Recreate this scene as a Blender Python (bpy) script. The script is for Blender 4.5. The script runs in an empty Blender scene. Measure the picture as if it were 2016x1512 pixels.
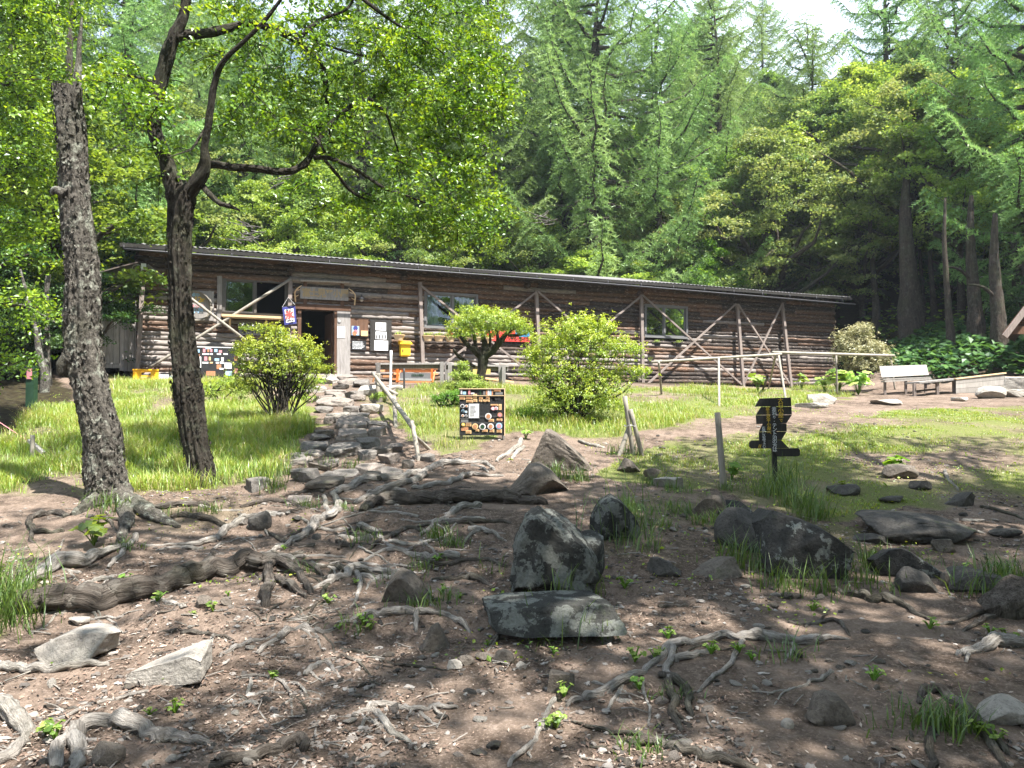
import bpy, math, random
import numpy as np
from mathutils import Vector, Matrix
R = math.radians
# ------------------------------------------------------------------ camera, sky, sun, exposure
SC = bpy.context.scene
COL = SC.collection
CAMZ = 1.5
F = 1500.0
PITCH = math.atan((794-756)/F)
cd = bpy.data.cameras.new('camera'); cam = bpy.data.objects.new('camera', cd); COL.objects.link(cam)
cam.location = (0, 0, CAMZ); cam.rotation_euler = (math.pi/2+PITCH, 0, 0)
cd.sensor_width = 36; cd.lens = 36*F/2016; cd.clip_start = .05; cd.clip_end = 2000
SC.camera = cam
SUN_EL = R(62.5); SUN_H = np.array([.74, -.67])          # horizontal direction towards the sun
world = bpy.data.worlds.new("World"); SC.world = world; world.use_nodes = True
wt = world.node_tree; wt.nodes.clear()
sky = wt.nodes.new('ShaderNodeTexSky'); sky.sky_type = 'NISHITA'; sky.sun_disc = False
sky.sun_elevation = SUN_EL; sky.sun_rotation = math.atan2(SUN_H[0], SUN_H[1]); sky.altitude = 1800
tc = wt.nodes.new('ShaderNodeTexCoord'); mp = wt.nodes.new('ShaderNodeMapping'); mp.inputs['Scale'].default_value = (1, 1, 2.2)
nz = wt.nodes.new('ShaderNodeTexNoise'); nz.inputs['Scale'].default_value = 2.3; nz.inputs['Detail'].default_value = 6; nz.inputs['Roughness'].default_value = .55
cr = wt.nodes.new('ShaderNodeValToRGB'); cr.color_ramp.elements[0].position = .36; cr.color_ramp.elements[1].position = .56
mx = wt.nodes.new('ShaderNodeMixRGB'); mx.inputs[2].default_value = (7.0, 8.0, 9.6, 1)
bg = wt.nodes.new('ShaderNodeBackground'); bg.inputs['Strength'].default_value = .065
wo = wt.nodes.new('ShaderNodeOutputWorld')
wt.links.new(tc.outputs['Generated'], mp.inputs['Vector']); wt.links.new(mp.outputs['Vector'], nz.inputs['Vector'])
wt.links.new(nz.outputs['Fac'], cr.inputs['Fac']); wt.links.new(cr.outputs['Color'], mx.inputs[0])
wt.links.new(sky.outputs['Color'], mx.inputs[1]); wt.links.new(mx.outputs['Color'], bg.inputs['Color']); wt.links.new(bg.outputs[0], wo.inputs[0])
sl = bpy.data.lights.new('sun', 'SUN'); sl.energy = 5.0; sl.angle = R(.55); sl.color = (1, .955, .88)
sun = bpy.data.objects.new('sun', sl); COL.objects.link(sun)
SD = Vector((SUN_H[0]*math.cos(SUN_EL), SUN_H[1]*math.cos(SUN_EL), math.sin(SUN_EL)))
sun.rotation_euler = SD.to_track_quat('Z', 'Y').to_euler(); sun.location = (4, -4, 30)
SC.view_settings.view_transform = 'Standard'; SC.view_settings.look = 'None'; SC.view_settings.gamma = 1
SC.view_settings.exposure = 1.95
SC.render.engine = 'CYCLES'
SC.cycles.max_bounces = 6; SC.cycles.diffuse_bounces = 3; SC.cycles.glossy_bounces = 2
SC.cycles.transmission_bounces = 4; SC.cycles.transparent_max_bounces = 6; SC.cycles.volume_bounces = 0
SC.cycles.caustics_reflective = False; SC.cycles.caustics_refractive = False
SC.cycles.use_denoising = True
# ------------------------------------------------------------------ maths helpers
rs = np.random.RandomState
cp, sp = math.cos(PITCH), math.sin(PITCH)
def ray(px, py):
    a = (px-1008)/F; b = (756-py)/F
    return np.array([a, cp-b*sp, sp+b*cp])
def at(px, py, d):                       # the point a pixel shows when it is d metres down the view
    r = ray(px, py); r = r*(d/r[1]); return np.array([r[0], r[1], r[2]+CAMZ])
def hsh(ix, iy, iz, s):
    h = (ix*374761393+iy*668265263+iz*2147483647+s*974634777) & 0xffffffff
    h = ((h ^ (h >> 13))*1274126177) & 0xffffffff
    h = ((h ^ (h >> 15))*2246822519) & 0xffffffff
    return ((h ^ (h >> 16)) & 0xffff)/65535.0
def vn(P, s=0):
    P = np.atleast_2d(P); I = np.floor(P).astype(np.int64); f = P-I; f = f*f*(3-2*f)
    o = 0
    for a in (0, 1):
        wa = f[:, 0] if a else 1-f[:, 0]
        for b in (0, 1):
            wb = f[:, 1] if b else 1-f[:, 1]
            for c in (0, 1):
                wc = f[:, 2] if c else 1-f[:, 2]
                o = o+wa*wb*wc*hsh(I[:, 0]+a, I[:, 1]+b, I[:, 2]+c, s)
    return o*2-1
def fbm(P, s=0, oc=4, g=.5):
    P = np.atleast_2d(P).astype(float); o = 0; a = 1; t = 0
    for i in range(oc):
        o = o+a*vn(P*(2.03**i)+i*7.3, s+i*13); t += a; a *= g
    return o/t
def nrm(v):
    v = np.asarray(v, float); return v/np.maximum(np.linalg.norm(v, axis=-1, keepdims=True), 1e-9)
# ------------------------------------------------------------------ object helpers
WL = {}
def tag(o, label=None, cat=None, group=None, kind=None):
    if label: o['label'] = label
    if cat: o['category'] = cat
    if group: o['group'] = group
    if kind: o['kind'] = kind
    return o
def thing(name, loc, label, cat, group=None, rz=0):
    o = bpy.data.objects.new(name, None); o.empty_display_size = .1; COL.objects.link(o); o.location = loc
    WL[o.name] = np.array(loc, float); return tag(o, label, cat, group)
class MB:
    def __init__(s): s.V = []; s.F = []; s.n = 0; s.T = []; s.M = []; s.U = []
    def add(s, V, F, tint=.5, m=0, U=None):
        V = np.asarray(V, float).reshape(-1, 3); s.V.append(V); s.U.append(V if U is None else U)
        if not isinstance(F, list) or (len(F) and not isinstance(F[0], np.ndarray)): F = [np.asarray(F)]
        for f in F:
            if len(f): s.F.append(f+s.n); s.M.append(np.full(len(f), m))
        s.T.append(np.broadcast_to(np.asarray(tint, float), (len(V),))); s.n += len(V); return s
    def box(s, c, size, ax=None, tint=.5, m=0):
        h = np.array([[x, y, z] for x in (-.5, .5) for y in (-.5, .5) for z in (-.5, .5)])*np.array(size)
        A = np.eye(3) if ax is None else np.array([nrm(a) for a in ax])
        return s.add(h@A+np.array(c), np.array([[0, 1, 3, 2], [4, 6, 7, 5], [0, 4, 5, 1], [2, 3, 7, 6], [0, 2, 6, 4], [1, 5, 7, 3]]), tint, m)
    def bar(s, a, b, w, t, up=(0, 0, 1), tint=.5, m=0):  # a squared timber from a to b: w across, t along 'up'
        a = np.array(a, float); b = np.array(b, float); x = nrm(b-a); y = nrm(np.cross(up, x)); z = np.cross(x, y)
        return s.box((a+b)/2, (np.linalg.norm(b-a), w, t), (x, y, z), tint, m)
    def tube(s, P, r, sides=8, tint=.5, m=0, amp=0., fr=3., seed=0, sub=0, caps=True, groove=0.):
        P = np.asarray(P, float); r = np.broadcast_to(np.asarray(r, float), (len(P),)).copy()
        if sub: P, r = smooth_line(P, r, sub)
        n = len(P); T = nrm(np.gradient(P, axis=0)); u = np.array([0, 0, 1.]) if abs(T[0][2]) < .9 else np.array([1., 0, 0])
        N = np.zeros((n, 3)); N[0] = nrm(np.cross(T[0], u))
        for i in range(1, n): N[i] = nrm(N[i-1]-T[i]*np.dot(N[i-1], T[i]))
        B = np.cross(T, N); th = np.linspace(0, 2*math.pi, sides, endpoint=False)
        D = np.cos(th)[None, :, None]*N[:, None, :]+np.sin(th)[None, :, None]*B[:, None, :]
        rr = r[:, None]*np.ones((1, sides))
        if amp:
            Q = (P[:, None, :]+D*r[:, None, None]).reshape(-1, 3)
            rr = rr*(1+amp*fbm(Q*fr, seed, 4, .6).reshape(n, sides))
            if groove:
                L = np.cumsum(np.r_[0, np.linalg.norm(np.diff(P, axis=0), axis=1)])
                G = np.stack([np.cos(th)[None, :]*2.6+0*L[:, None], np.sin(th)[None, :]*2.6+0*L[:, None], np.broadcast_to(L[:, None]/max(r.max(), 1e-3)*.35, rr.shape)], -1).reshape(-1, 3)
                rr = rr*(1+groove*(np.minimum(np.abs(fbm(G, seed+5, 2)).reshape(n, sides)*2, .95)-.7))
        V = (P[:, None, :]+D*rr[..., None]).reshape(-1, 3)
        L = np.cumsum(np.r_[0, np.linalg.norm(np.diff(P, axis=0), axis=1)]); UU = np.stack([np.cos(th)[None]*r[:, None], np.sin(th)[None]*r[:, None], np.broadcast_to(L[:, None]+seed*.7, rr.shape)], -1).reshape(-1, 3)
        i = np.arange(n-1)[:, None]*sides; j = np.arange(sides)[None, :]; k = (j+1) % sides
        q = np.stack([i+j, i+k, i+sides+k, i+sides+j], -1).reshape(-1, 4); Fs = [q]
        if caps:
            V = np.vstack([V, P[0], P[-1]]); UU = np.vstack([UU, [0, 0, L[0]], [0, 0, L[-1]]]); a = n*sides; jj = np.arange(sides); kk = (jj+1) % sides
            Fs.append(np.stack([np.full(sides, a), kk, jj], -1)); Fs.append(np.stack([np.full(sides, a+1), (n-1)*sides+jj, (n-1)*sides+kk], -1))
        return s.add(V, Fs, tint, m, UU)
    def build(s, name, mats, parent=None, org=(0, 0, 0), smooth=False):
        V = np.vstack(s.V) if s.V else np.zeros((0, 3))
        if parent is not None: org = WL[parent.name]
        org = np.array(org, float)
        me = bpy.data.meshes.new(name); me.vertices.add(len(V)); me.vertices.foreach_set('co', (V-org).astype(np.float32).ravel())
        tot = sum(f.size for f in s.F); npoly = sum(len(f) for f in s.F)
        me.loops.add(tot); me.polygons.add(npoly)
        me.loops.foreach_set('vertex_index', np.concatenate([f.ravel() for f in s.F]).astype(np.int32))
        cnt = np.concatenate([np.full(len(f), f.shape[1]) for f in s.F]).astype(np.int32)
        st = np.r_[0, np.cumsum(cnt)[:-1]].astype(np.int32)
        me.polygons.foreach_set('loop_start', st); me.polygons.foreach_set('loop_total', cnt)
        me.polygons.foreach_set('material_index', np.concatenate(s.M).astype(np.int32))
        me.polygons.foreach_set('use_smooth', np.full(npoly, bool(smooth)))
        a = me.attributes.new('tint', 'FLOAT', 'POINT'); a.data.foreach_set('value', np.concatenate(s.T).astype(np.float32))
        if any('bark' in q.name or 'root' in q.name for q in (mats if isinstance(mats, (list, tuple)) else [mats])):
            a = me.attributes.new('tube', 'FLOAT_VECTOR', 'POINT'); a.data.foreach_set('vector', np.vstack(s.U).astype(np.float32).ravel())
        for m in (mats if isinstance(mats, (list, tuple)) else [mats]): me.materials.append(m)
        me.update(calc_edges=True); me.validate()
        o = bpy.data.objects.new(name, me); COL.objects.link(o)
        if parent is not None: o.parent = parent
        else: o.location = org
        WL[o.name] = org; return o
def smooth_line(P, r, sub):
    n = len(P); t = np.linspace(0, n-1, (n-1)*sub+1); i = np.clip(t.astype(int), 0, n-2); f = (t-i)[:, None]
    p0 = P[np.maximum(i-1, 0)]; p1 = P[i]; p2 = P[i+1]; p3 = P[np.minimum(i+2, n-1)]
    Q = .5*((2*p1)+(-p0+p2)*f+(2*p0-5*p1+4*p2-p3)*f**2+(-p0+3*p1-3*p2+p3)*f**3)
    return Q, np.interp(t, np.arange(n), r)
def leafset(mb, C, N, size, rng, asp=.55, tint=None, m=0, T=None, fold=.12):
    n = len(C); C = np.asarray(C); N = nrm(N)
    if T is None: T = rng.normal(size=(n, 3))
    T = nrm(T-N*np.sum(T*N, 1, keepdims=True)); B = np.cross(N, T)
    s = (np.asarray(size)*rng.uniform(.7, 1.3, n))[:, None]
    V = np.stack([C-T*s*.5, C+B*s*asp*.5+N*s*fold, C+T*s*.5, C-B*s*asp*.5+N*s*fold], 1).reshape(-1, 3)
    if tint is None: tint = rng.uniform(0, 1, n)
    return mb.add(V, np.arange(n*4).reshape(-1, 4), np.repeat(tint, 4), m)
def copy_tree(o, parent=None):
    c = o.copy(); COL.objects.link(c); c.parent = parent
    for ch in [k for k in o.children]: copy_tree(ch, c)
    return c
# ------------------------------------------------------------------ materials
def mat(name):
    m = bpy.data.materials.new(name); m.use_nodes = True; t = m.node_tree; t.nodes.clear()
    o = t.nodes.new('ShaderNodeOutputMaterial'); return m, t, o
def nd(t, ty, **k):
    n = t.nodes.new(ty)
    for a, b in k.items():
        if a in n.inputs.keys() if hasattr(n.inputs, 'keys') else False: n.inputs[a].default_value = b
        else: setattr(n, a, b)
    return n
def noise(t, scale, detail=5, rough=.6, dist=0, vec=None):
    n = t.nodes.new('ShaderNodeTexNoise'); n.inputs['Scale'].default_value = scale; n.inputs['Detail'].default_value = detail
    n.inputs['Roughness'].default_value = rough; n.inputs['Distortion'].default_value = dist
    if vec is not None: t.links.new(vec, n.inputs['Vector'])
    return n.outputs['Fac']
def ramp(t, fac, stops):
    r = t.nodes.new('ShaderNodeValToRGB'); e = r.color_ramp.elements
    while len(e) < len(stops): e.new(.5)
    for k, (p, c) in zip(e, stops): k.position = p; k.color = (*c, 1) if len(c) == 3 else c
    t.links.new(fac, r.inputs['Fac']); return r.outputs['Color']
def g(v): return (v, v, v)
def mix(t, fac, a, b, mode='MIX'):
    n = t.nodes.new('ShaderNodeMixRGB'); n.blend_type = mode
    for s, v in ((0, fac), (1, a), (2, b)):
        if hasattr(v, 'is_linked') or isinstance(v, bpy.types.NodeSocket): t.links.new(v, n.inputs[s])
        elif s == 0: n.inputs[0].default_value = v
        else: n.inputs[s].default_value = (*v, 1)
    return n.outputs[0]
def math_(t, op, a, b=None):
    n = t.nodes.new('ShaderNodeMath'); n.operation = op; n.use_clamp = False
    for s, v in ((0, a), (1, b)):
        if v is None: continue
        if isinstance(v, bpy.types.NodeSocket): t.links.new(v, n.inputs[s])
        else: n.inputs[s].default_value = v
    return n.outputs[0]
def attr(t, name='tint'):
    n = t.nodes.new('ShaderNodeAttribute'); n.attribute_name = name; return n.outputs['Fac']
def coords(t, scale=(1, 1, 1), obj=True):
    c = t.nodes.new('ShaderNodeTexCoord'); m = t.nodes.new('ShaderNodeMapping'); m.inputs['Scale'].default_value = scale
    t.links.new(c.outputs['Object'], m.inputs['Vector']); return m.outputs['Vector']
def bsdf(t, o, col, rough=.8, bump=None, bstr=.5, bdist=.02, spec=.3, metal=0):
    p = t.nodes.new('ShaderNodeBsdfPrincipled')
    if isinstance(col, bpy.types.NodeSocket): t.links.new(col, p.inputs['Base Color'])
    else: p.inputs['Base Color'].default_value = (*col, 1)
    if isinstance(rough, bpy.types.NodeSocket): t.links.new(rough, p.inputs['Roughness'])
    else: p.inputs['Roughness'].default_value = rough
    p.inputs['Specular IOR Level'].default_value = spec; p.inputs['Metallic'].default_value = metal
    if bump is not None:
        b = t.nodes.new('ShaderNodeBump'); b.inputs['Strength'].default_value = bstr; b.inputs['Distance'].default_value = bdist
        t.links.new(bump, b.inputs['Height']); t.links.new(b.outputs[0], p.inputs['Normal'])
    t.links.new(p.outputs[0], o.inputs[0]); return p
def m_plain(name, col, rough=.7, var=.25, sc=12, metal=0, spec=.3, bstr=.15):
    m, t, o = mat(name); v = coords(t); n = noise(t, sc, 5, .6, 0, v)
    c = ramp(t, n, [(.25, tuple(x*(1-var) for x in col)), (.75, tuple(min(1, x*(1+var)) for x in col))])
    bsdf(t, o, c, rough, n, bstr, .01, spec, metal); return m
def m_wood(name, a, b, dirt=.35, sc=(30, 30, 2.5), rough=.85):
    m, t, o = mat(name); v = coords(t, sc); n = noise(t, 1.2, 6, .65, .6, v); n2 = noise(t, 2.2, 3, .5, 0, coords(t))
    c = ramp(t, n, [(.3, a), (.7, b)]); c = mix(t, attr(t), c, tuple(x*.6 for x in a), 'MIX') if dirt else c
    c = mix(t, ramp(t, n2, [(.4, g(0)), (.7, g(dirt))]), c, tuple(x*.45 for x in a))
    bsdf(t, o, c, rough, n, .4, .006, .2); return m
def m_leaf(name, stops, trans=.45, yel=(1.15, 1.1, .55), gloss=.05):
    m, t, o = mat(name); a = attr(t); oi = t.nodes.new('ShaderNodeObjectInfo')
    c = ramp(t, a, stops)
    hs = t.nodes.new('ShaderNodeHueSaturation'); t.links.new(c, hs.inputs['Color'])
    t.links.new(math_(t, 'ADD', math_(t, 'MULTIPLY', oi.outputs['Random'], .03), .485), hs.inputs['Hue'])
    t.links.new(math_(t, 'ADD', math_(t, 'MULTIPLY', oi.outputs['Random'], .35), .82), hs.inputs['Value'])
    c = hs.outputs[0]
    d = t.nodes.new('ShaderNodeBsdfDiffuse'); tr = t.nodes.new('ShaderNodeBsdfTranslucent'); gl = t.nodes.new('ShaderNodeBsdfGlossy')
    gl.inputs['Roughness'].default_value = .42; gl.inputs['Color'].default_value = (.9, 1, .95, 1)
    t.links.new(c, d.inputs[0]); t.links.new(mix(t, 1., c, tuple(yel), 'MULTIPLY'), tr.inputs[0])
    m1 = t.nodes.new('ShaderNodeMixShader'); m1.inputs[0].default_value = trans; t.links.new(d.outputs[0], m1.inputs[1]); t.links.new(tr.outputs[0], m1.inputs[2])
    m2 = t.nodes.new('ShaderNodeMixShader'); m2.inputs[0].default_value = gloss; t.links.new(m1.outputs[0], m2.inputs[1]); t.links.new(gl.outputs[0], m2.inputs[2])
    t.links.new(m2.outputs[0], o.inputs[0]); return m
def m_bark(name, a, b, li=(.30, .32, .26), lam=.45, sc=(9, 9, 3), fis=.55):
    m, t, o = mat(name); at_ = t.nodes.new('ShaderNodeAttribute'); at_.attribute_name = 'tube'; mp_ = t.nodes.new('ShaderNodeMapping'); mp_.inputs['Scale'].default_value = sc; t.links.new(at_.outputs['Vector'], mp_.inputs['Vector']); v = mp_.outputs['Vector']
    n = noise(t, 1.6, 8, .72, .5, v); n2 = noise(t, 9, 4, .6, 0, coords(t)); n4 = noise(t, 4.2, 6, .7, .3, v)
    c = ramp(t, n, [(.32, a), (.62, b)]); c = mix(t, ramp(t, n2, [(.54, g(0)), (.62, g(lam))]), c, li)
    c = mix(t, ramp(t, n4, [(.40, g(fis)), (.50, g(0))]), c, tuple(x*.35 for x in a))
    n3 = noise(t, 1.3, 3, .5, 0, coords(t)); c = mix(t, ramp(t, n3, [(.5, g(0)), (.72, g(.35))]), c, (.05, .07, .025))
    bsdf(t, o, c, .9, math_(t, 'ADD', math_(t, 'MULTIPLY', n2, .3), math_(t, 'ADD', n, n4)), 1., .03, .15); return m
def m_rock(name, a, b, lichen=0., lc=(.30, .32, .28), lsc=5):
    m, t, o = mat(name); v = coords(t); n = noise(t, 6, 10, .72, .3, v); n2 = noise(t, 55, 5, .7, 0, v); n3 = noise(t, 16, 8, .75, 1.2, v)
    c = ramp(t, n, [(.3, a), (.5, tuple((x+y)/2 for x, y in zip(a, b))), (.7, b)]); c = mix(t, ramp(t, n3, [(.55, g(0)), (.70, g(.5))]), c, tuple(min(1, x*1.35) for x in b))
    c = mix(t, ramp(t, n2, [(.36, g(.55)), (.5, g(0))]), c, tuple(x*.55 for x in a))
    if lichen:
        l = math_(t, 'ADD', math_(t, 'MULTIPLY', noise(t, lsc, 12, .66, .3, v), .75), math_(t, 'MULTIPLY', n3, .25)); th = .55-lichen*.2
        c = mix(t, ramp(t, l, [(th, g(0)), (th+.02, g(.75))]), c, mix(t, ramp(t, n2, [(.35, g(0)), (.65, g(1))]), lc, tuple(x*.55 for x in lc)))
    ge = t.nodes.new('ShaderNodeNewGeometry'); sx = t.nodes.new('ShaderNodeSeparateXYZ'); t.links.new(ge.outputs['Normal'], sx.inputs[0])
    mo = math_(t, 'MULTIPLY', ramp(t, noise(t, 3, 6, .7, 0, v), [(.58, g(0)), (.68, g(.6))]), ramp(t, sx.outputs['Z'], [(.3, g(0)), (.8, g(1))])); c = mix(t, mo, c, (.075, .10, .03))
    bsdf(t, o, c, .9, math_(t, 'ADD', math_(t, 'ADD', n, math_(t, 'MULTIPLY', n3, .5)), math_(t, 'MULTIPLY', n2, .3)), .9, .03, .2); return m
M = {}
M['grey_wood'] = m_wood('weathered_grey_wood', (.20, .185, .175), (.40, .38, .37))
M['pale_wood'] = m_wood('sun_bleached_wood', (.27, .25, .23), (.46, .43, .40), .25)
M['dark_wood'] = m_wood('dark_stained_wood', (.030, .028, .026), (.062, .058, .054), .2)
M['brown_wood'] = m_wood('brown_stained_wood', (.10, .055, .035), (.19, .11, .075))
M['new_wood'] = m_wood('fresh_pine', (.62, .42, .24), (.78, .58, .36), .05)
M['orange_wood'] = m_wood('cedar_boards', (.52, .24, .11), (.66, .36, .19), .1)
M['post_wood'] = m_wood('post_timber', (.17, .14, .125), (.34, .285, .26), .35)
M['branch_wood'] = m_wood('round_pole_wood', (.20, .18, .15), (.42, .39, .34), .3)
M['white'] = m_plain('white_paint', (.74, .74, .74), .6, .06)
M['paper'] = m_plain('paper', (.70, .70, .72), .8, .04)
M['alu'] = m_plain('grey_aluminium', (.15, .15, .155), .45, .08, metal=0)
M['black'] = m_plain('black_board', (.018, .018, .02), .6, .3)
M['dark_metal'] = m_plain('dark_metal', (.035, .035, .04), .5, .3)
M['yellow'] = m_plain('yellow_paint', (.75, .48, .03), .45, .08)
M['crate'] = m_plain('yellow_crate_plastic', (.78, .42, .02), .4, .06, bstr=0)
M['cream'] = m_plain('cream_plastic', (.60, .45, .28), .5, .06, bstr=0)
M['card'] = m_plain('price_card', (.62, .42, .22), .8, .12, 60)
M['red'] = m_plain('red_paint', (.65, .06, .05), .5, .1); M['blue'] = m_plain('blue_paint', (.05, .25, .50), .5, .1)
M['navy'] = m_plain('navy_cloth', (.045, .05, .20), .9, .15); M['ink'] = m_plain('black_ink', (.02, .02, .02), .7, .1)
M['gold'] = m_plain('faded_gold_paint', (.50, .36, .13), .6, .15); M['orange'] = m_plain('orange_frame', (.70, .14, .03), .5, .12)
M['steel'] = m_plain('pale_steel', (.50, .50, .50), .4, .08, metal=.5); M['pink'] = m_plain('pink_print', (.55, .22, .25), .7, .2, 60)
M['lblue'] = m_plain('light_blue_print', (.28, .45, .62), .7, .2, 60); M['plate'] = m_plain('plate_white', (.6, .58, .6), .5, .1)
M['food'] = m_plain('food_print', (.36, .17, .09), .7, .6, 90); M['bottlegreen'] = m_plain('green_strip', (.015, .045, .022), .6, .1)
M['ytext'] = m_plain('yellow_letter_paint', (.62, .42, .05), .7, .1); M['wtext'] = m_plain('white_letter_paint', (.62, .64, .66), .7, .08)
M['signgold'] = m_plain('carved_letter', (.36, .27, .15), .7, .15)
M['curtain'] = m_plain('curtain_cloth', (.6, .63, .68), .9, .1); M['soilpot'] = m_plain('potting_soil', (.05, .035, .025), .9, .3)
def mk_glass():
    m, t, o = mat('window_glass'); gl = t.nodes.new('ShaderNodeBsdfGlossy'); gl.inputs['Roughness'].default_value = .015; gl.inputs[0].default_value = (.9, .95, 1, 1)
    tr = t.nodes.new('ShaderNodeBsdfTransparent'); tr.inputs[0].default_value = (.80, .86, .86, 1); fr = t.nodes.new('ShaderNodeFresnel'); fr.inputs[0].default_value = 1.7
    ms = t.nodes.new('ShaderNodeMixShader'); t.links.new(fr.outputs[0], ms.inputs[0]); t.links.new(tr.outputs[0], ms.inputs[1]); t.links.new(gl.outputs[0], ms.inputs[2]); t.links.new(ms.outputs[0], o.inputs[0]); return m
M['glass'] = mk_glass()
def mk_log():
    m, t, o = mat('log_wood'); v = coords(t, (3, 3, 28)); n = noise(t, 1.6, 7, .7, .8, v); a = attr(t)
    big = noise(t, .55, 3, .5, 0, coords(t)); fine = noise(t, 9, 5, .6, 0, coords(t, (1, 1, 6)))
    grey = ramp(t, n, [(.3, (.10, .088, .08)), (.55, (.25, .22, .205)), (.75, (.45, .41, .385))])
    brown = ramp(t, n, [(.3, (.034, .026, .021)), (.55, (.125, .078, .055)), (.78, (.28, .185, .14))])
    dark = ramp(t, n, [(.35, (.022, .019, .018)), (.7, (.085, .068, .06))])
    c = mix(t, ramp(t, a, [(.32, g(0)), (.42, g(1))]), grey, brown); c = mix(t, ramp(t, a, [(.62, g(0)), (.74, g(1))]), c, dark)
    c = mix(t, ramp(t, big, [(.60, g(0)), (.74, g(.5))]), c, mix(t, n, (.10, .042, .02), (.30, .15, .08)))
    c = mix(t, ramp(t, fine, [(.58, g(0)), (.66, g(.7))]), c, (.42, .36, .31))
    bsdf(t, o, c, .85, n, .8, .02, .2); return m
M['log'] = mk_log()
def mk_roof():
    m, t, o = mat('corrugated_roof_metal'); n = noise(t, 3, 6, .65, 0, coords(t))
    c = ramp(t, n, [(.3, (.11, .105, .11)), (.7, (.26, .25, .26))]); bsdf(t, o, c, .5, n, .1, .01, .4, .2); return m
M['roof'] = mk_roof()
M['bark1'] = m_bark('flaky_bark', (.026, .023, .020), (.165, .150, .130), (.31, .32, .27), .8, (16, 16, 8))
M['bark2'] = m_bark('furrowed_bark', (.012, .010, .008), (.060, .052, .042), (.12, .13, .095), .35, (14, 14, 4))
M['bark3'] = m_bark('forest_bark', (.020, .016, .013), (.085, .068, .055), (.15, .16, .13), .3, (8, 8, 2))
M['root'] = m_bark('weathered_root', (.16, .142, .125), (.46, .42, .38), (.52, .49, .46), .5, (30, 30, 5), .4)
M['rootd'] = m_bark('dark_root', (.040, .032, .026), (.15, .128, .11), (.26, .24, .21), .4, (24, 24, 4))
M['rockg'] = m_rock('dark_lichen_rock', (.022, .023, .021), (.065, .064, .06), .22, (.215, .225, .205), 7)
M['rockl'] = m_rock('dark_rock_few_lichens', (.022, .022, .022), (.075, .072, .068), -.05, (.33, .35, .32), 5)
M['rockd'] = m_rock('dark_plain_rock', (.035, .033, .031), (.12, .11, .10))
M['rockb'] = m_rock('brown_rock', (.075, .062, .052), (.19, .165, .14))
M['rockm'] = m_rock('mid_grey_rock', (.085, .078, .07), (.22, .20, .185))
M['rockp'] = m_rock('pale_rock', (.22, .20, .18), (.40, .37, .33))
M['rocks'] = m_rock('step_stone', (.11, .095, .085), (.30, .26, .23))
M['l_main'] = m_leaf('oak_leaf', [(0, (0.04, 0.095, 0.008)), (0.5, (0.13, 0.24, 0.016)), (1, (0.29, 0.39, 0.03))], .5, (1.4, 1.2, .4))
M['l_maple'] = m_leaf('maple_leaf', [(0, (0.06, 0.12, 0.01)), (0.5, (0.17, 0.27, 0.015)), (1, (0.33, 0.42, 0.03))], .5, (1.3, 1.15, .4))
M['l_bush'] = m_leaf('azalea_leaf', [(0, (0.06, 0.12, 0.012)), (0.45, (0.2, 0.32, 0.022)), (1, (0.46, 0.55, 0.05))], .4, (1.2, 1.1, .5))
M['l_forest'] = m_leaf('forest_leaf', [(0, (0.0633, 0.1323, 0.0184)), (0.5, (0.161, 0.2818, 0.0391)), (1, (0.299, 0.414, 0.069))], .5, (1.2, 1.15, .5), .02)
M['l_light'] = m_leaf('light_forest_leaf', [(0, (0.1035, 0.1955, 0.0345)), (0.5, (0.2415, 0.368, 0.069)), (1, (0.414, 0.5175, 0.1495))], .5, (1.2, 1.15, .5), .02)
M['l_grey'] = m_leaf('muted_forest_leaf', [(0, (0.0978, 0.161, 0.046)), (0.5, (0.2127, 0.3047, 0.092)), (1, (0.3795, 0.414, 0.184))], .5, (1.15, 1.1, .6), .015)
M['l_larch'] = m_leaf('larch_needles', [(0, (0.0978, 0.1782, 0.0575)), (0.5, (0.1955, 0.322, 0.0978)), (1, (0.3335, 0.46, 0.1725))], .4, (1.1, 1.1, .8), .02)
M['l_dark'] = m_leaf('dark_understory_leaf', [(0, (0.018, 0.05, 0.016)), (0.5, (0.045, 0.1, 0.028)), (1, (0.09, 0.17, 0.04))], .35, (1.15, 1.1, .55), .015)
M['l_pale'] = m_leaf('variegated_leaf', [(0, (.10, .12, .04)), (.4, (.30, .31, .13)), (1, (.58, .55, .30))], .3, (1, 1, .8))
M['grass'] = m_leaf('grass_blade', [(0, (.06, .12, .02)), (.5, (.17, .27, .035)), (.88, (.32, .41, .06)), (1, (.42, .36, .18))], .45, (1.2, 1.1, .5))
M['grassd'] = m_leaf('wild_grass_blade', [(0, (.04, .085, .016)), (.6, (.10, .18, .03)), (1, (.20, .28, .05))], .45)
M['litter'] = m_plain('bark_chips', (.20, .135, .105), .95, .6, 25)
M['petal'] = m_plain('red_petals', (.6, .05, .04), .6, .1)
M['hose'] = m_plain('white_hose', (.55, .55, .52), .5, .1)
def mk_chip():
    m, t, o = mat('litter_chip'); c = ramp(t, attr(t), [(0, (.06, .042, .032)), (.45, (.17, .115, .09)), (.8, (.26, .19, .15)), (1, (.38, .32, .27))])
    bsdf(t, o, c, .95, None); return m
M['chip'] = mk_chip()
def mk_gravel():
    m, t, o = mat('gravel_stone'); c = ramp(t, attr(t), [(0, (.045, .040, .036)), (.5, (.12, .105, .095)), (1, (.33, .30, .275))])
    bsdf(t, o, c, .9, noise(t, 40, 4, .6, 0, coords(t)), .4, .005); return m
M['gravel'] = mk_gravel()
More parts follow.
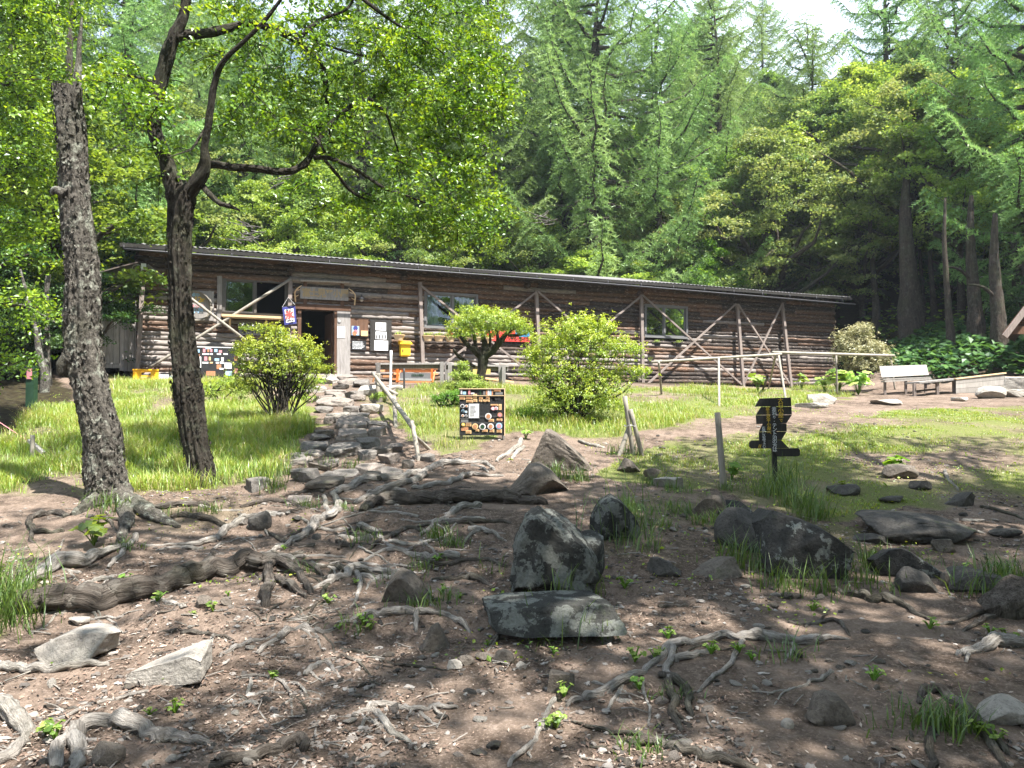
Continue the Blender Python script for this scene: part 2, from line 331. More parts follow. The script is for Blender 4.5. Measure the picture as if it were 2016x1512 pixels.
# ------------------------------------------------------------------ the lie of the land
CP = [(0,1512,3.1),(500,1512,3.12),(1008,1512,3.12),(1500,1512,3.12),(2016,1512,3.1),(0,1300,4.25),(1008,1300,4.3),(2016,1300,4.25),
 (0,1180,5.2),(500,1180,5.2),(1008,1180,5.15),(1500,1180,5.2),(2016,1180,5.2),(100,1080,6.3),(600,1080,6.3),(1000,1090,6.1),(1500,1090,6.1),(2016,1080,6.3),
 (60,1000,7.4),(215,988,7.6),(400,955,8.5),(700,990,7.5),(1100,1000,7.3),(1425,962,8.3),(1532,960,8.4),(1900,960,8.6),(0,965,8.2),
 (100,900,10.),(300,880,10.6),(500,900,10.),(560,850,11.8),(620,900,10.),(700,862,11.5),(800,890,10.6),(950,862,11.5),(1130,838,12.6),(1240,893,10.2),(1500,850,12.),(1800,880,11.),(2016,880,11.),
 (100,800,13.6),(300,800,14.2),(500,800,14.5),(690,800,14.5),(860,805,13.6),(950,770,15.9),(1150,785,15.4),(1300,795,15.4),(1500,815,14.6),(1700,800,16.5),(1850,790,18.8),(2016,778,20),
 (230,752,18.6),(420,750,18.6),(600,752,18.8),(680,746,19.6),(900,758,19.),(1100,766,18.8),(1300,768,19.5),(1440,762,25.),(1600,762,27.),(1760,760,24.),
 (60,765,16.),(0,740,18.),(60,700,23.),(60,640,30.),(1750,600,36.),(1900,655,30.),(1850,705,26.),(2016,720,24.5),(2100,640,31.)]
PT = [at(*c) for c in CP]
HA = np.array([-9.93, 20.2]); HB = np.array([(1640-1008)/F*30., 30.])
HU = nrm(HB-HA); HN = np.array([HU[1], -HU[0]]); HLEN = np.linalg.norm(HB-HA); HZ = 2.22
for u in (0, 6, 12, 18, HLEN):                       # the terrace the hut stands on, then the slope behind
    for w, z in ((0, HZ-.02), (-5, HZ+.1), (-9, HZ+1.6)):
        p = HA+HU*u+HN*w; PT.append(np.array([p[0], p[1], z]))
for x, y, z in ((-45,12,1.5),(-30,25,4.),(-60,60,17),(-25,45,11),(0,45,11.5),(25,50,13),(60,60,17),(45,30,5),(40,10,1),(-60,110,36),(0,110,38),(60,110,36),(0,72,24),(0,0,-.15),(0,-12,-.8),(-20,-8,-.6),(20,-8,-.6),(-12,4,.1),(12,4,.1),(-18,12,1.),(18,12,.9),(0,-40,-3),(-50,-40,-3),(50,-40,-3)):
    PT.append(np.array([x, y, z], float))
PT = np.array(PT)
def _tps(r2): return r2*np.log(np.maximum(r2, 1e-12))*.5
_n = len(PT); _K = _tps(((PT[:, None, :2]-PT[None, :, :2])**2).sum(-1))+np.eye(_n)*.06
_Pm = np.c_[np.ones(_n), PT[:, :2]]; _A = np.block([[_K, _Pm], [_Pm.T, np.zeros((3, 3))]])
_w = np.linalg.solve(_A, np.r_[PT[:, 2], 0, 0, 0])
def ground(X, Y):
    X = np.atleast_1d(np.asarray(X, float)); Y = np.atleast_1d(np.asarray(Y, float)); Q = np.c_[X, Y]; z = np.zeros(len(X))
    for i in range(0, len(X), 20000):
        q = Q[i:i+20000]; z[i:i+20000] = _tps(((q[:, None]-PT[None, :, :2])**2).sum(-1))@_w[:_n]+_w[_n]+q@_w[_n+1:]
    P = np.c_[X, Y, 0*X]; far = np.clip((Y-25)/15, 0, 1)
    tw_ = (z+.10*fbm(P*.8, 77, 3))/.17; fr_ = tw_-np.floor(tw_); st_ = np.clip((fr_-.5)/.28+.5, 0, 1); st_ = st_*st_*(3-2*st_)
    z = z+.17*(st_-fr_)*.75*np.clip((Y-3.6)/1.2, 0, 1)*np.clip((9.6-Y)/1., 0, 1)*np.clip((2.2-np.abs(X+1.6))/1.5, 0, 1)
    return z+.05*fbm(P*.9, 3, 3)+.028*fbm(P*3.1, 5, 4, .6)+.6*far*fbm(P*.12, 9, 3)
def gz(x, y): return float(ground(x, y)[0])
_ds = np.concatenate([np.arange(2.4, 14, .02), np.arange(14, 110, .08)])
def hit(px, py, dmax=110):                # where the view ray of a pixel meets the ground
    r = ray(px, py); r = r/r[1]; z = CAMZ+r[2]*_ds; h = ground(r[0]*_ds, _ds); k = np.argmax(z < h)
    if z[k] >= h[k]: k = len(_ds)-1
    d = _ds[k]; return np.array([r[0]*d, d, h[k]])
def poly(pts): return np.array([hit(*p)[:2] for p in pts])
def inside(P, G):
    x, y = P[:, 0], P[:, 1]; c = np.zeros(len(P), bool); n = len(G); j = n-1
    for i in range(n):
        a, b = G[i], G[j]; k = ((a[1] > y) != (b[1] > y)) & (x < (b[0]-a[0])*(y-a[1])/(b[1]-a[1]+1e-12)+a[0]); c ^= k; j = i
    return c
G_BANKL = poly([(-120,975),(100,972),(180,978),(300,968),(470,960),(540,945),(575,915),(600,880),(620,850),(600,800),(600,760),(420,750),(230,752),(190,790),(60,800),(20,860),(-200,880)])
G_BANKC = poly([(742,780),(790,850),(840,895),(930,880),(1000,860),(1100,855),(1200,880),(1230,850),(1330,850),(1500,820),(1600,795),(1700,775),(1600,762),(1300,765),(1000,762),(880,757)])
G_FIELD = poly([(1180,930),(1240,890),(1350,868),(1500,850),(1640,822),(1800,805),(2016,800),(2400,820),(2500,1010),(2016,1010),(1930,1000),(1750,990),(1640,1020),(1560,1010),(1420,965),(1300,960)])
G_MID = poly([(1180,1010),(1300,960),(1420,980),(1540,1010),(1720,1040),(1740,1120),(1640,1150),(1500,1140),(1420,1100),(1300,1100),(1210,1090)])
G_L2 = poly([(270,1000),(480,975),(520,1010),(430,1040),(330,1060),(250,1050)])
G_L3 = poly([(-50,1060),(130,1080),(150,1110),(60,1170),(-60,1280)])
PATHS = [poly([(1000,885),(1240,895),(1340,862),(1520,850),(1680,822),(1800,800),(1780,790),(1600,800),(1500,815),(1320,838),(1200,862),(1010,868)])]
def gmask(X, Y):
    P = np.c_[X, Y]; Q3 = np.c_[X, Y, 0*X]
    jit = .35*np.c_[fbm(Q3*1.7, 21, 3), fbm(Q3*1.7, 33, 3)]*np.clip(Y/8, .3, 2)[:, None]; Q = P+jit
    m = np.zeros(len(X))
    for G, v in ((G_BANKL, 1.), (G_BANKC, .85), (G_FIELD, .8), (G_MID, .5), (G_L2, .45), (G_L3, .4)): m = np.maximum(m, v*inside(Q, G))
    for G in PATHS: m = np.where(inside(Q, G), np.minimum(m, .12), m)
    dens = fbm(Q3*.8, 41, 4); m = m*np.clip(.72+1.9*dens, .05, 1.15)
    return np.clip(m, 0, 1)
def build_ground():
    ys = np.concatenate([np.arange(-45, 2.5, 1.5), np.arange(2.5, 9, .04), np.arange(9, 20, .09), np.arange(20, 40, .4), np.arange(40, 115, 1.5)])
    a = np.concatenate([np.arange(0, 4, .05), np.arange(4, 14, .12), np.arange(14, 30, .6), np.arange(30, 90, 2.5)]); xs = np.r_[-a[:0:-1], a]
    X, Y = np.meshgrid(xs, ys); x = X.ravel(); y = Y.ravel(); z = ground(x, y)
    near = np.clip(1-(y-4)/18, .1, 1)
    P = np.c_[x, y, 0*x]; z = z+.012*fbm(P*9, 55, 4, .65)*near
    nx, ny = len(xs), len(ys); i = np.arange(ny-1)[:, None]*nx; j = np.arange(nx-1)[None, :]
    Fq = np.stack([i+j, i+j+1, i+nx+j+1, i+nx+j], -1).reshape(-1, 4)
    m, t, o = mat('soil_and_turf'); v = coords(t); n = noise(t, 1.3, 6, .6, 0, v); n2 = noise(t, 9, 8, .72, .3, v); n3 = noise(t, 60, 5, .7, 0, v)
    soil = ramp(t, n2, [(.30, (.028, .021, .016)), (.48, (.082, .060, .046)), (.62, (.165, .125, .099)), (.78, (.29, .235, .195))])
    soil = mix(t, ramp(t, n, [(.42, g(0)), (.62, g(.5))]), soil, (.25, .19, .152))
    soil = mix(t, ramp(t, n3, [(.52, g(0)), (.66, g(.6))]), soil, (.32, .25, .21))
    gr = ramp(t, n3, [(.3, (.07, .085, .025)), (.55, (.13, .15, .045)), (.72, (.25, .22, .12))])
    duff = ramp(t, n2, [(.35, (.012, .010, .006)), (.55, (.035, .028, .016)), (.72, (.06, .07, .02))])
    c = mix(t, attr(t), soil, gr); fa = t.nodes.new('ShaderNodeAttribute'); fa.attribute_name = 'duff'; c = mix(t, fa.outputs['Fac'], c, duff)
    bsdf(t, o, c, .95, math_(t, 'ADD', n2, math_(t, 'MULTIPLY', n3, .35)), 1., .035, .1)
    b = MB(); b.add(np.c_[x, y, z], Fq, gmask(x, y)); gd = b.build('ground', m, smooth=True)
    w = (np.c_[x, y]-HA)@HN; duff_shade_v = np.clip(np.maximum((-w-1.)/1.5, (y-22)/3)*(1), 0, 1)*np.clip((y-15)/3, 0, 1)
    duff_shade_v = np.maximum(duff_shade_v, np.clip((-12.5-x)/1.5, 0, 1)); duff_shade_v = np.where((x > 6) & (w > 0), np.clip((y-22.5)/2, 0, 1)*np.clip((x-13.5), 0, 1), duff_shade_v)
    duff_shade_v = np.maximum(duff_shade_v, inside(np.c_[x, y]+.4*np.c_[fbm(P, 3, 3), fbm(P, 8, 3)], poly([(-400, 738), (100, 738), (165, 790), (30, 850), (-400, 905)])))  # shaded slope at the left darkened by painting it with the duff colour
    at_ = gd.data.attributes.new('duff', 'FLOAT', 'POINT'); at_.data.foreach_set('value', duff_shade_v.astype(np.float32)); tag(gd, kind='structure')
build_ground()
# ------------------------------------------------------------------ the hut, measured on its long wall
U3 = np.array([*HU, 0]); N3 = np.array([*HN, 0]); Z3 = np.array([0, 0, 1.]); A3 = np.array([*HA, HZ])
def W(u, z, w=0): return A3+U3*u+N3*w+Z3*z          # along the wall, above its foot, out from it
def wp(px, py, w=0):                                  # pixel -> (u, z) on the plane w in front of the wall
    r = ray(px, py); C = np.array([0, 0, CAMZ])-A3; k = (w-C@N3)/(r@N3); p = C+r*k; return p@U3, p[2]
def wbox(b, u0, u1, z0, z1, w0, w1, tint=.5, m=0): return b.box(W((u0+u1)/2, (z0+z1)/2, (w0+w1)/2), (u1-u0, w1-w0, z1-z0), (U3, N3, Z3), tint, m)
def wrect(px0, py0, px1, py1, w=0):
    a = wp(px0, (py0+py1)/2, w)[0]; c = wp(px1, (py0+py1)/2, w)[0]; m = (px0+px1)/2
    return a, c, wp(m, py1, w)[1], wp(m, py0, w)[1]
HH = 3.22
OPEN = {'w1': wrect(437, 547, 566, 624), 'door': wrect(592, 612, 657, 736), 'w2': wrect(834, 577, 940, 648), 'w3': wrect(1267, 601, 1352, 666)}
OPEN['w1'] = (*OPEN['w1'][:2], wp(500, 622)[1], wp(500, 550)[1])
hut = thing('log_cabin', W(0, 0), 'long low mountain hut of stacked dark logs with corrugated metal roof and grey buttress posts', 'log cabin')
def hut_wall():
    rng = rs(3); b = MB(); z = -.02; k = 0
    while z < HH-.02:
        h = rng.uniform(.115, .165) if z < 2.6 else rng.uniform(.15, .19)
        cuts = [0]; u = 0
        while u < HLEN: u += rng.uniform(2.6, 4.6); cuts.append(min(u, HLEN))
        segs = [(cuts[i], cuts[i+1]) for i in range(len(cuts)-1) if cuts[i+1]-cuts[i] > .2]
        for (a, c, z0, z1) in OPEN.values():
            if z+h > z0+.05 and z < z1-.05:
                out = []
                for s, e in segs:
                    if e <= a or s >= c: out.append((s, e))
                    else:
                        if s < a-.05: out.append((s, a))
                        if e > c+.05: out.append((c, e))
                segs = out
        for s, e in segs:
            s2 = s; e2 = e+(rng.uniform(-.06, .14) if e > HLEN-.01 else 0); mid = (s+e)/2
            low = z < 1.0; left = mid < 9
            pg = .62 if left and low else (.36 if left else (.28 if low else .06))
            r_ = rng.uniform(); tn = rng.uniform(0, .3) if r_ < pg else (rng.uniform(.42, .6) if r_ < pg+(.45 if left else .42) else rng.uniform(.7, 1))
            n = max(3, int((e2-s2)/.16)); uu = np.linspace(s2, e2, n); sag = rng.normal(0, .006, n).cumsum()*.35
            P = np.array([W(q, z+h/2+sg, rng.uniform(-.012, .012)) for q, sg in zip(uu, sag)])
            b.tube(P, h*.56*(1+.06*rng.normal(size=n)), 10, tn, 0, .10, 5, k*7+int(s*10)); k += 1
        z += h
    wbox(b, -.05, OPEN['w1'][0]-.02, 0, HH, -.14, -.05, .9)
    prev = None; xs = sorted(OPEN.values()); edges = [(0, xs[0][0])]+[(xs[i][1], xs[i+1][0]) for i in range(3)]+[(xs[3][1], HLEN-.02)]
    for a, c in edges[1:]: wbox(b, a, c, 0, HH, -.14, -.05, .9)
    for a, c, z0, z1 in xs:
        wbox(b, a+.002, c-.002, z1, HH-.002, -.138, -.052, .9)
        if z0 > .2: wbox(b, a+.002, c-.002, .002, z0, -.138, -.052, .9)
    return b.build('front_wall', M['log'], hut, smooth=True)
hut_wall()
DEP = 5.6
def hut_shell():
    rng = rs(8)
    for nm, u in (('end_wall', HLEN+.02), ('end_wall', -.02)):
        b = MB(); z = 0; k = 0
        while z < HH+.05:
            h = rng.uniform(.12, .17); P = [W(u, z+h/2, w+(rng.uniform(-.05, .12) if w == 0 else 0)) for w in np.linspace(.06, -DEP, 12)]
            b.tube(P, h*.56, 9, rng.uniform(.35, 1), 0, .08, 5, k); z += h; k += 1
        if u > 1:   # gable infill above the logs
            b.add([W(u, HH+.05, 0), W(u, HH+.05, -DEP), W(u, HH+1.15, -DEP)], np.array([[0, 1, 2]]), .9)
        b.build(nm, M['log'], hut, smooth=True)
    b = MB(); wbox(b, 0, HLEN, 0, HH+1.15, -DEP-.1, -DEP, .9); b.build('back_wall', M['dark_wood'], hut)
    b = MB(); wbox(b, .1, HLEN-.1, -.2, .02, -DEP+.05, -.15, .9); b.build('floorboards', M['dark_wood'], hut)
    for u in (OPEN['w1'][1]+3.2, 14.2):
        b = MB(); wbox(b, u, u+.08, .03, HH, -DEP+.05, -.16, .9); b.build('partition', M['dark_wood'], hut)
    # the roof: corrugated sheet sloping up to the back, with overhang
    zs = HH+.17; ov = .70; back = 6.3; sl = math.tan(R(10.9)); u0 = -.42; u1 = HLEN+.30
    us = np.arange(u0, u1, .038); wv = np.linspace(ov, -back, 9)
    ph = .012*np.sin((us-u0)*2*math.pi/.152); sag = .04*np.sin((us)*.45)*np.exp(-((us-14)/9)**2)+.012*fbm(np.c_[us*.6, 0*us, 0*us], 5, 3)
    V = []; 
    for w in wv:
        for q, p_, s_ in zip(us, ph, sag): V.append(W(q, zs+(ov-w)*sl+p_+s_+.02*math.sin(q*.3+w), w))
    n = len(us); i = np.arange(len(wv)-1)[:, None]*n; j = np.arange(n-1)[None, :]; Fq = np.stack([i+j, i+j+1, i+n+j+1, i+n+j], -1).reshape(-1, 4)
    b = MB(); b.add(V, Fq); rf = b.build('roof', M['roof'], hut, smooth=True)
    b = MB()
    for s in range(5):                      # battens and dark boarding under the sheet
        w = ov-.06-s*1.5; b.bar(W(u0+.05, zs-.06+(ov-w)*sl, w), W(u1-.05, zs-.06+(ov-w)*sl, w), .07, .05, tint=.8)
    b.add([W(u0+.04, zs-.03, ov-.03), W(u1-.04, zs-.03, ov-.03), W(u1-.04, zs-.03+(ov+back)*sl, -back), W(u0+.04, zs-.03+(ov+back)*sl, -back)], np.array([[0, 1, 2, 3]]), .9)
    b.build('roof_boarding', M['dark_wood'], rf)
    for q in np.arange(u0+.1, u1, .95): b = MB(); b.bar(W(q, zs-.12+.03*sl, ov-.05), W(q, zs-.12+(ov+.2)*sl, -.2), .07, .09, tint=.5); b.build('rafter_end', M['dark_wood'], hut)
    b = MB(); b.bar(W(u0, zs-.055, ov+.0), W(u1, zs-.055, ov), .03, .10, tint=.6); b.build('fascia', M['dark_wood'], hut)
    b = MB(); us2 = np.linspace(u0+.1, u1+.1, 40); P = [W(q, zs-.17-.10*max(0, (q-13)/11)**1.3, ov+.07) for q in us2]; b.tube(P, .028, 8)
    for q in us2[::2]: b.bar(W(q, zs-.06, ov+.02), W(q, zs-.17-.10*max(0, (q-13)/11)**1.3, ov+.05), .02, .03)
    b.build('gutter', M['dark_metal'], hut, smooth=True)
    # the long plate log under the eave
    b = MB()
    for a_, c_, t_ in ((0, 6.2, .5), (6.25, 13.2, .8), (13.25, 19, .75), (19.05, HLEN-.02, .8)): wbox(b, a_, c_, HH-.02, HH+.14, -.1, .075, t_)
    b.build('wall_plate', M['log'], hut)
    for u in (3.9, 7.2, 7.9+3.4, 15.6, 19.6):           # round purlin ends
        b = MB(); b.tube([W(u, HH-.13, .02), W(u, HH-.13, .22)], .10, 14, .9); b.build('log_end', M['log'], hut, smooth=True)
hut_shell()
def timber(name, pts, w, wd, th, mt, parent, round_=False, tint=.3, sw=None):
    b = MB(); P = [W(*wp(px, py, w_), w_) for (px, py), w_ in zip(pts, w if isinstance(w, (list, tuple)) else [w]*len(pts))]
    if round_: b.tube(P, wd/2, 10, tint, 0, .1, 8, 3, sub=4)
    else: b.bar(P[0], P[-1], wd, th, up=N3, tint=tint)
    return b.build(name, mt, parent, smooth=round_)
for p in [((282, 540), (270, 745)), ((572, 548), (566, 742)), ((827, 556), (833, 742)), ((1056, 572), (1063, 745)), ((1263, 580), (1264, 748)), ((1452, 598), (1462, 757)), ((1540, 596), (1556, 757))]:
    u, z = wp(*p[0], .22); ub = wp(*p[1], .30)[0]; q0 = W(u, z, .20); q1 = W(ub, -.12, .34)
    b = MB(); b.bar(q0, q1, .105, .10, up=N3, tint=.25); b.build('post', M['post_wood'], hut)
for p in [((290, 522), (484, 670), 1), ((573, 549), (274, 737), 1), ((829, 563), (1040, 730), 0), ((1056, 575), (868, 722), 0), ((1059, 574), (1262, 748), 0), ((1261, 584), (1068, 742), 0), ((1265, 581), (1460, 757), 0), ((1449, 598), (1276, 755), 0), ((1453, 599), (1554, 755), 0), ((1540, 598), (1464, 757), 0)]:
    timber('brace', p[:2], (.27, .36), .078 if p[2] else .060, .05, M['branch_wood'] if p[2] else M['post_wood'], hut, bool(p[2]), .2)
timber('brace', ((277, 736), (335, 697)), (.3, .3), .06, .05, M['grey_wood'], hut)
# windows: frame > glass panes
def window(key, mt, split, openright=False, curtain=False, shelf=False):
    a, c, z0, z1 = OPEN[key]; fr = MB(); t = .075; w0, w1 = -.05, .075
    wbox(fr, a, c, z0, z0+t, w0, w1); wbox(fr, a, c, z1-t, z1, w0, w1); wbox(fr, a, a+t, z0+t, z1-t, w0, w1); wbox(fr, c-t, c, z0+t, z1-t, w0, w1)
    m_ = a+(c-a)*split; wbox(fr, m_-.035, m_+.035, z0+t, z1-t, w0+.01, w1-.012)
    f = fr.build('window', mt, hut)
    for s, e, k in ((a+t, m_-.035, 0), (m_+.035, c-t, 1)):
        if k and openright: s, e = a+t+.06, m_-.05; wd = -.01
        else: wd = .02 if not k else -.005
        sb = MB(); q = .035
        wbox(sb, s, e, z0+t, z0+t+q, wd-.012, wd+.012); wbox(sb, s, e, z1-t-q, z1-t, wd-.012, wd+.012); wbox(sb, s, s+q, z0+t+q, z1-t-q, wd-.012, wd+.012); wbox(sb, e-q, e, z0+t+q, z1-t-q, wd-.012, wd+.012)
        sb.build('sash', mt, f)
        gb = MB(); wbox(gb, s+q, e-q, z0+t+q, z1-t-q, wd-.003, wd+.003); gb.build('pane', M['glass'], f)
    if curtain:
        for s, e in ((a+t, a+t+.42), (c-t-.5, c-t)):
            us = np.linspace(s, e, 30); V = [W(q, zz, -.16+.025*math.sin(q*55)) for zz in (z0+.02, z1-.05) for q in us]
            b = MB(); b.add(V, np.array([[i, i+1, i+31, i+30] for i in range(29)])); b.build('curtain', M['curtain'], f)
    return f
M['frame1'] = m_plain('aged_window_frame', (.085, .08, .075), .5, .2)
w1 = window('w1', M['frame1'], .50, True); window('w2', M['alu'], .52, curtain=True); window('w3', M['alu'], .46, curtain=False)
a, c, z0, z1 = OPEN['w1']
b = MB(); wbox(b, a-.13, a-.005, z0-.35, z1+.02, -.02, .10, .5); b.build('window_jamb', M['grey_wood'], w1)
b = MB(); wbox(b, a-.02, c+.04, z0-.085, z0-.02, .02, .36); wbox(b, a+.02, c-.02, z0-.12, z0-.09, .25, .33)
b.bar(W(a+.2, z0-.13, .27), W(a+.2, z0-.42, .10), .06, .05, up=U3); b.bar(W(a+1.15, z0-.13, .27), W(a+1.15, z0-.42, .10), .06, .05, up=U3)
b.build('serving_shelf', M['new_wood'], w1)
# doorway: frame, plank, step, half seen door leaf, dim counter inside
a, c, z0, z1 = OPEN['door']
dr = MB(); wbox(dr, a-.10, a, z0, z1+.02, -.06, .10); wbox(dr, c, c+.07, z0, z1+.02, -.06, .11); wbox(dr, a-.22, c+.48, z1+.02, z1+.17, -.06, .13)
df = dr.build('door_frame', M['brown_wood'], hut)
b = MB(); wbox(b, c+.075, c+.46, z0-.02, z1+.015, .02, .12, .2); b.build('side_board', M['grey_wood'], df)
b = MB(); b.bar(W(c-.02, (z0+z1)/2, -.07), W(c-.10, (z0+z1)/2, -.85), z1-z0-.06, .04, up=U3); b.build('door', M['brown_wood'], hut)
b = MB(); wbox(b, a-.1, c+.5, z0-.20, z0-.01, -.05, .30, .1); b.build('threshold', M['pale_wood'], hut)
def card_on_wall(name, px0, py0, px1, py1, w, mt, parent, th=.008, lines=0, inkm='ink', lw=.5):
    a_, c_, z0_, z1_ = wrect(px0, py0, px1, py1, w); b_ = MB(); wbox(b_, a_, c_, z0_, z1_, w-th, w); o_ = b_.build(name, mt, parent)
    if lines:
        b_ = MB(); r_ = rs(int(px0)); hgt = (z1_-z0_)
        for i in range(lines):
            zz = z1_-hgt*(.12+.8*i/lines); u = a_+(c_-a_)*.1; ue = a_+(c_-a_)*r_.uniform(.6, .92)
            while u < ue:
                l = r_.uniform(.02, .07)*(c_-a_)/.5; wbox(b_, u, min(u+l, ue), zz-hgt*.028*lw*2, zz, w, w+.003); u += l+.012
        b_.build('writing', M[inkm], o_)
    return o_
card_on_wall('notice_paper', 664, 643, 679, 665, .13, M['paper'], df, lines=8, inkm='lblue')
b = MB(); b.tube([W(*wp(668, 632, .12), .115), W(*wp(668, 632, .12), .14)], .045, 12); b.build('round_knob', M['steel'], df)
# things standing in the dim room
cn = thing('shop_counter', W(a+.3, 0, -2.2), 'wooden counter seen in the dark room through the open door', 'counter')
b = MB(); wbox(b, a-.6, c+.9, .0, .85, -2.6, -2.1, .2); wbox(b, a-.65, c+.95, .85, .9, -2.65, -2.02, .2); b.build('counter_body', M['brown_wood'], cn)
rng = rs(5)
for i in range(5):
    b = MB(); u = a-.3+i*.33; h = rng.uniform(.08, .25); wbox(b, u, u+rng.uniform(.12, .25), .903, .903+h, -2.45, -2.2, .2); wbox(b, u+.01, u+.10, .903+h, .91+h, -2.44, -2.3, .2); o = b.build('goods_box', [M['cream'], M['card'], M['white'], M['grey_wood'], M['card']][i], org=W(u, .9, -2.3))
    tag(o, 'small box of goods on the dim counter inside the doorway', 'box', 'goods on the counter inside the door')
# ------------------------------------------------------------------ writing
def text_mesh(s, size, mt, name, parent, O, X, Y, Z, align='CENTER', extr=.004, weight=0., vertical=False, bend=None):
    if vertical: s = '\n'.join(s)
    cu = bpy.data.curves.new('t', 'FONT'); cu.body = s; cu.size = size; cu.align_x = align; cu.align_y = 'CENTER'; cu.extrude = extr; cu.offset = weight; cu.resolution_u = 3
    if vertical: cu.space_line = .78
    o = bpy.data.objects.new('t', cu); COL.objects.link(o); dg = bpy.context.evaluated_depsgraph_get(); me = bpy.data.meshes.new_from_object(o.evaluated_get(dg))
    bpy.data.objects.remove(o); n = len(me.vertices); v = np.zeros(n*3, np.float32); me.vertices.foreach_get('co', v); v = v.reshape(-1, 3)
    V = np.array(O)+v[:, :1]*np.array(X)+v[:, 1:2]*np.array(Y)+v[:, 2:]*np.array(Z)-WL[parent.name]
    me.vertices.foreach_set('co', V.astype(np.float32).ravel()); me.materials.clear(); me.materials.append(mt); me.update()
    r = bpy.data.objects.new(name, me); COL.objects.link(r); r.parent = parent; WL[r.name] = WL[parent.name]; return r
def wtext(s, px, py, size, mt, parent, w, **k):
    return text_mesh(s, size, mt, 'writing', parent, W(*wp(px, py, w), w), U3, Z3, N3, **k)
def wt_thing(name, px, py, w, label, cat, group=None): return thing(name, W(*wp(px, py, w), w), label, cat, group)
def wcard(name, r, w, mt, parent, th=.02, m=0):
    a_, c_, z0_, z1_ = wrect(*r, w); b_ = MB(); wbox(b_, a_, c_, z0_, z1_, w-th, w, .2); return b_.build(name, mt, parent)
# name board over the door
t = wt_thing('name_board', 637, 590, .1, 'weathered wooden name board with carved letters hung on brown brackets above the doorway', 'sign')
wcard('board', (591, 566.5, 686, 590), .135, M['grey_wood'], t, .04)
for px in (601, 674): wcard('bracket', (px-3.4, 553, px+3.4, 604), .092, M['brown_wood'], t, .05)
b = MB(); b.bar(W(*wp(592, 552.5, .16), .16), W(*wp(687, 556.5, .16), .16), .12, .035, up=Z3, tint=.1); b.build('top_rail', M['pale_wood'], t)
for i, ch in enumerate('富士見平小屋'): wtext(ch, 603+i*15.1, 577.0+i*.5, .265 if ch in '富見屋' else .23, M['signgold'], t, .137, weight=.006, extr=.006)
for px, py, s in ((582, 590, 1), (698, 596, -1)):
    b = MB(); z = lambda x, y, w=.14: W(*wp(px+x*s, py+y, w), w)
    b.tube([z(0, 5, .1), z(-1, -5, .12), z(-1.5, -14), z(1, -19, .2), z(6, -24, .24), z(12, -28, .26)], [.02, .022, .022, .02, .017, .006], 8, 0, sub=3); b.tube([z(1, -19, .2), z(6, -19, .25), z(10, -22, .28)], [.015, .011, .004], 6, .1, sub=3)
    b.tube([z(-1, -6, .12), z(4, -8, .2), z(6, -10, .24)], [.014, .01, .003], 6, .1, sub=3)
    o = b.build('antler_hook', M['new_wood' if s > 0 else 'cream'], org=z(0, 0), smooth=True)
    tag(o, 'forked antler hook on the log wall at the %s end of the name board' % ('left' if s > 0 else 'right'), 'antler', 'antler hooks beside the name board')
# wall lamp
t = wt_thing('wall_lamp', 712, 588, .1, 'small dark wall lamp with a glass globe right of the name board', 'wall lamp')
b = MB(); q = lambda x, y, w: W(*wp(712+x, 588+y, w), w); b.tube([q(0, -6, .05), q(0, -8, .2), q(0, -3, .24)], .012, 8, sub=3); b.tube([q(0, -4, .24), q(0, -1, .24), q(0, 1.5, .24)], [.03, .06, .16], 14); b.build('lamp_shade', M['dark_metal'], t, smooth=True)
b = MB(); b.tube([q(0, 1, .24), q(0, 3, .24), q(0, 6, .24)], [.05, .06, .02], 12); b.build('lamp_globe', M['steel'], t, smooth=True)
# the ice flag
t = wt_thing('ice_flag', 567, 615, .45, 'small navy-edged cloth flag with a red ice character hanging at the serving window', 'flag')
def flag():
    c4 = [(555.5, 605), (581, 600.5), (584, 637), (560, 640)]; b1 = MB(); b2 = MB(); n = 16
    def P(u, v, e=0):
        x = (c4[0][0]*(1-u)+c4[1][0]*u)*(1-v)+(c4[3][0]*(1-u)+c4[2][0]*u)*v; y = (c4[0][1]*(1-u)+c4[1][1]*u)*(1-v)+(c4[3][1]*(1-u)+c4[2][1]*u)*v
        w = .42+.02*math.sin(u*7+v*3)+.03*v*math.sin(u*4)+e; return W(*wp(x, y, w), w)
    for bb, e, r0 in ((b1, 0, (0, 1, 0, 1)), (b2, .006, (.16, .84, .16, .88))):
        for k in (0, 1):
            if bb is b2 and k == 0: continue
        V = [P(r0[0]+(r0[1]-r0[0])*i/n, r0[2]+(r0[3]-r0[2])*j/n, e) for j in range(n+1) for i in range(n+1)]
        bb.add(V, np.array([[j*(n+1)+i, j*(n+1)+i+1, (j+1)*(n+1)+i+1, (j+1)*(n+1)+i] for j in range(n) for i in range(n)]))
    b1.build('cloth', M['navy'], t, smooth=True); b2.build('white_field', M['white'], t, smooth=True)
    X = nrm(P(1, .5)-P(0, .5)); Y = nrm(P(.5, 0)-P(.5, 1)); Z = np.cross(X, Y)
    text_mesh('氷', .25, M['red'], 'writing', t, P(.5, .50, .04), X, Y, Z, weight=.006, extr=.003)
    text_mesh('自 家', .075, M['ink'], 'writing', t, P(.48, .24, .03), X, Y, Z, weight=.003); text_mesh('≈≈≈', .10, M['ink'], 'writing', t, P(.52, .80, .05), X, Y, Z, weight=.004)
    b = MB(); top = W(*wp(567.5, 585, .44), .44); b.tube([P(0, 0), top, P(1, 0)], .005, 6); b.build('cord', M['white'], t)
    b = MB(); b.tube([P(-.03, 0), P(1.03, 0)], .012, 8); b.build('rod', M['dark_wood'], t)
flag()
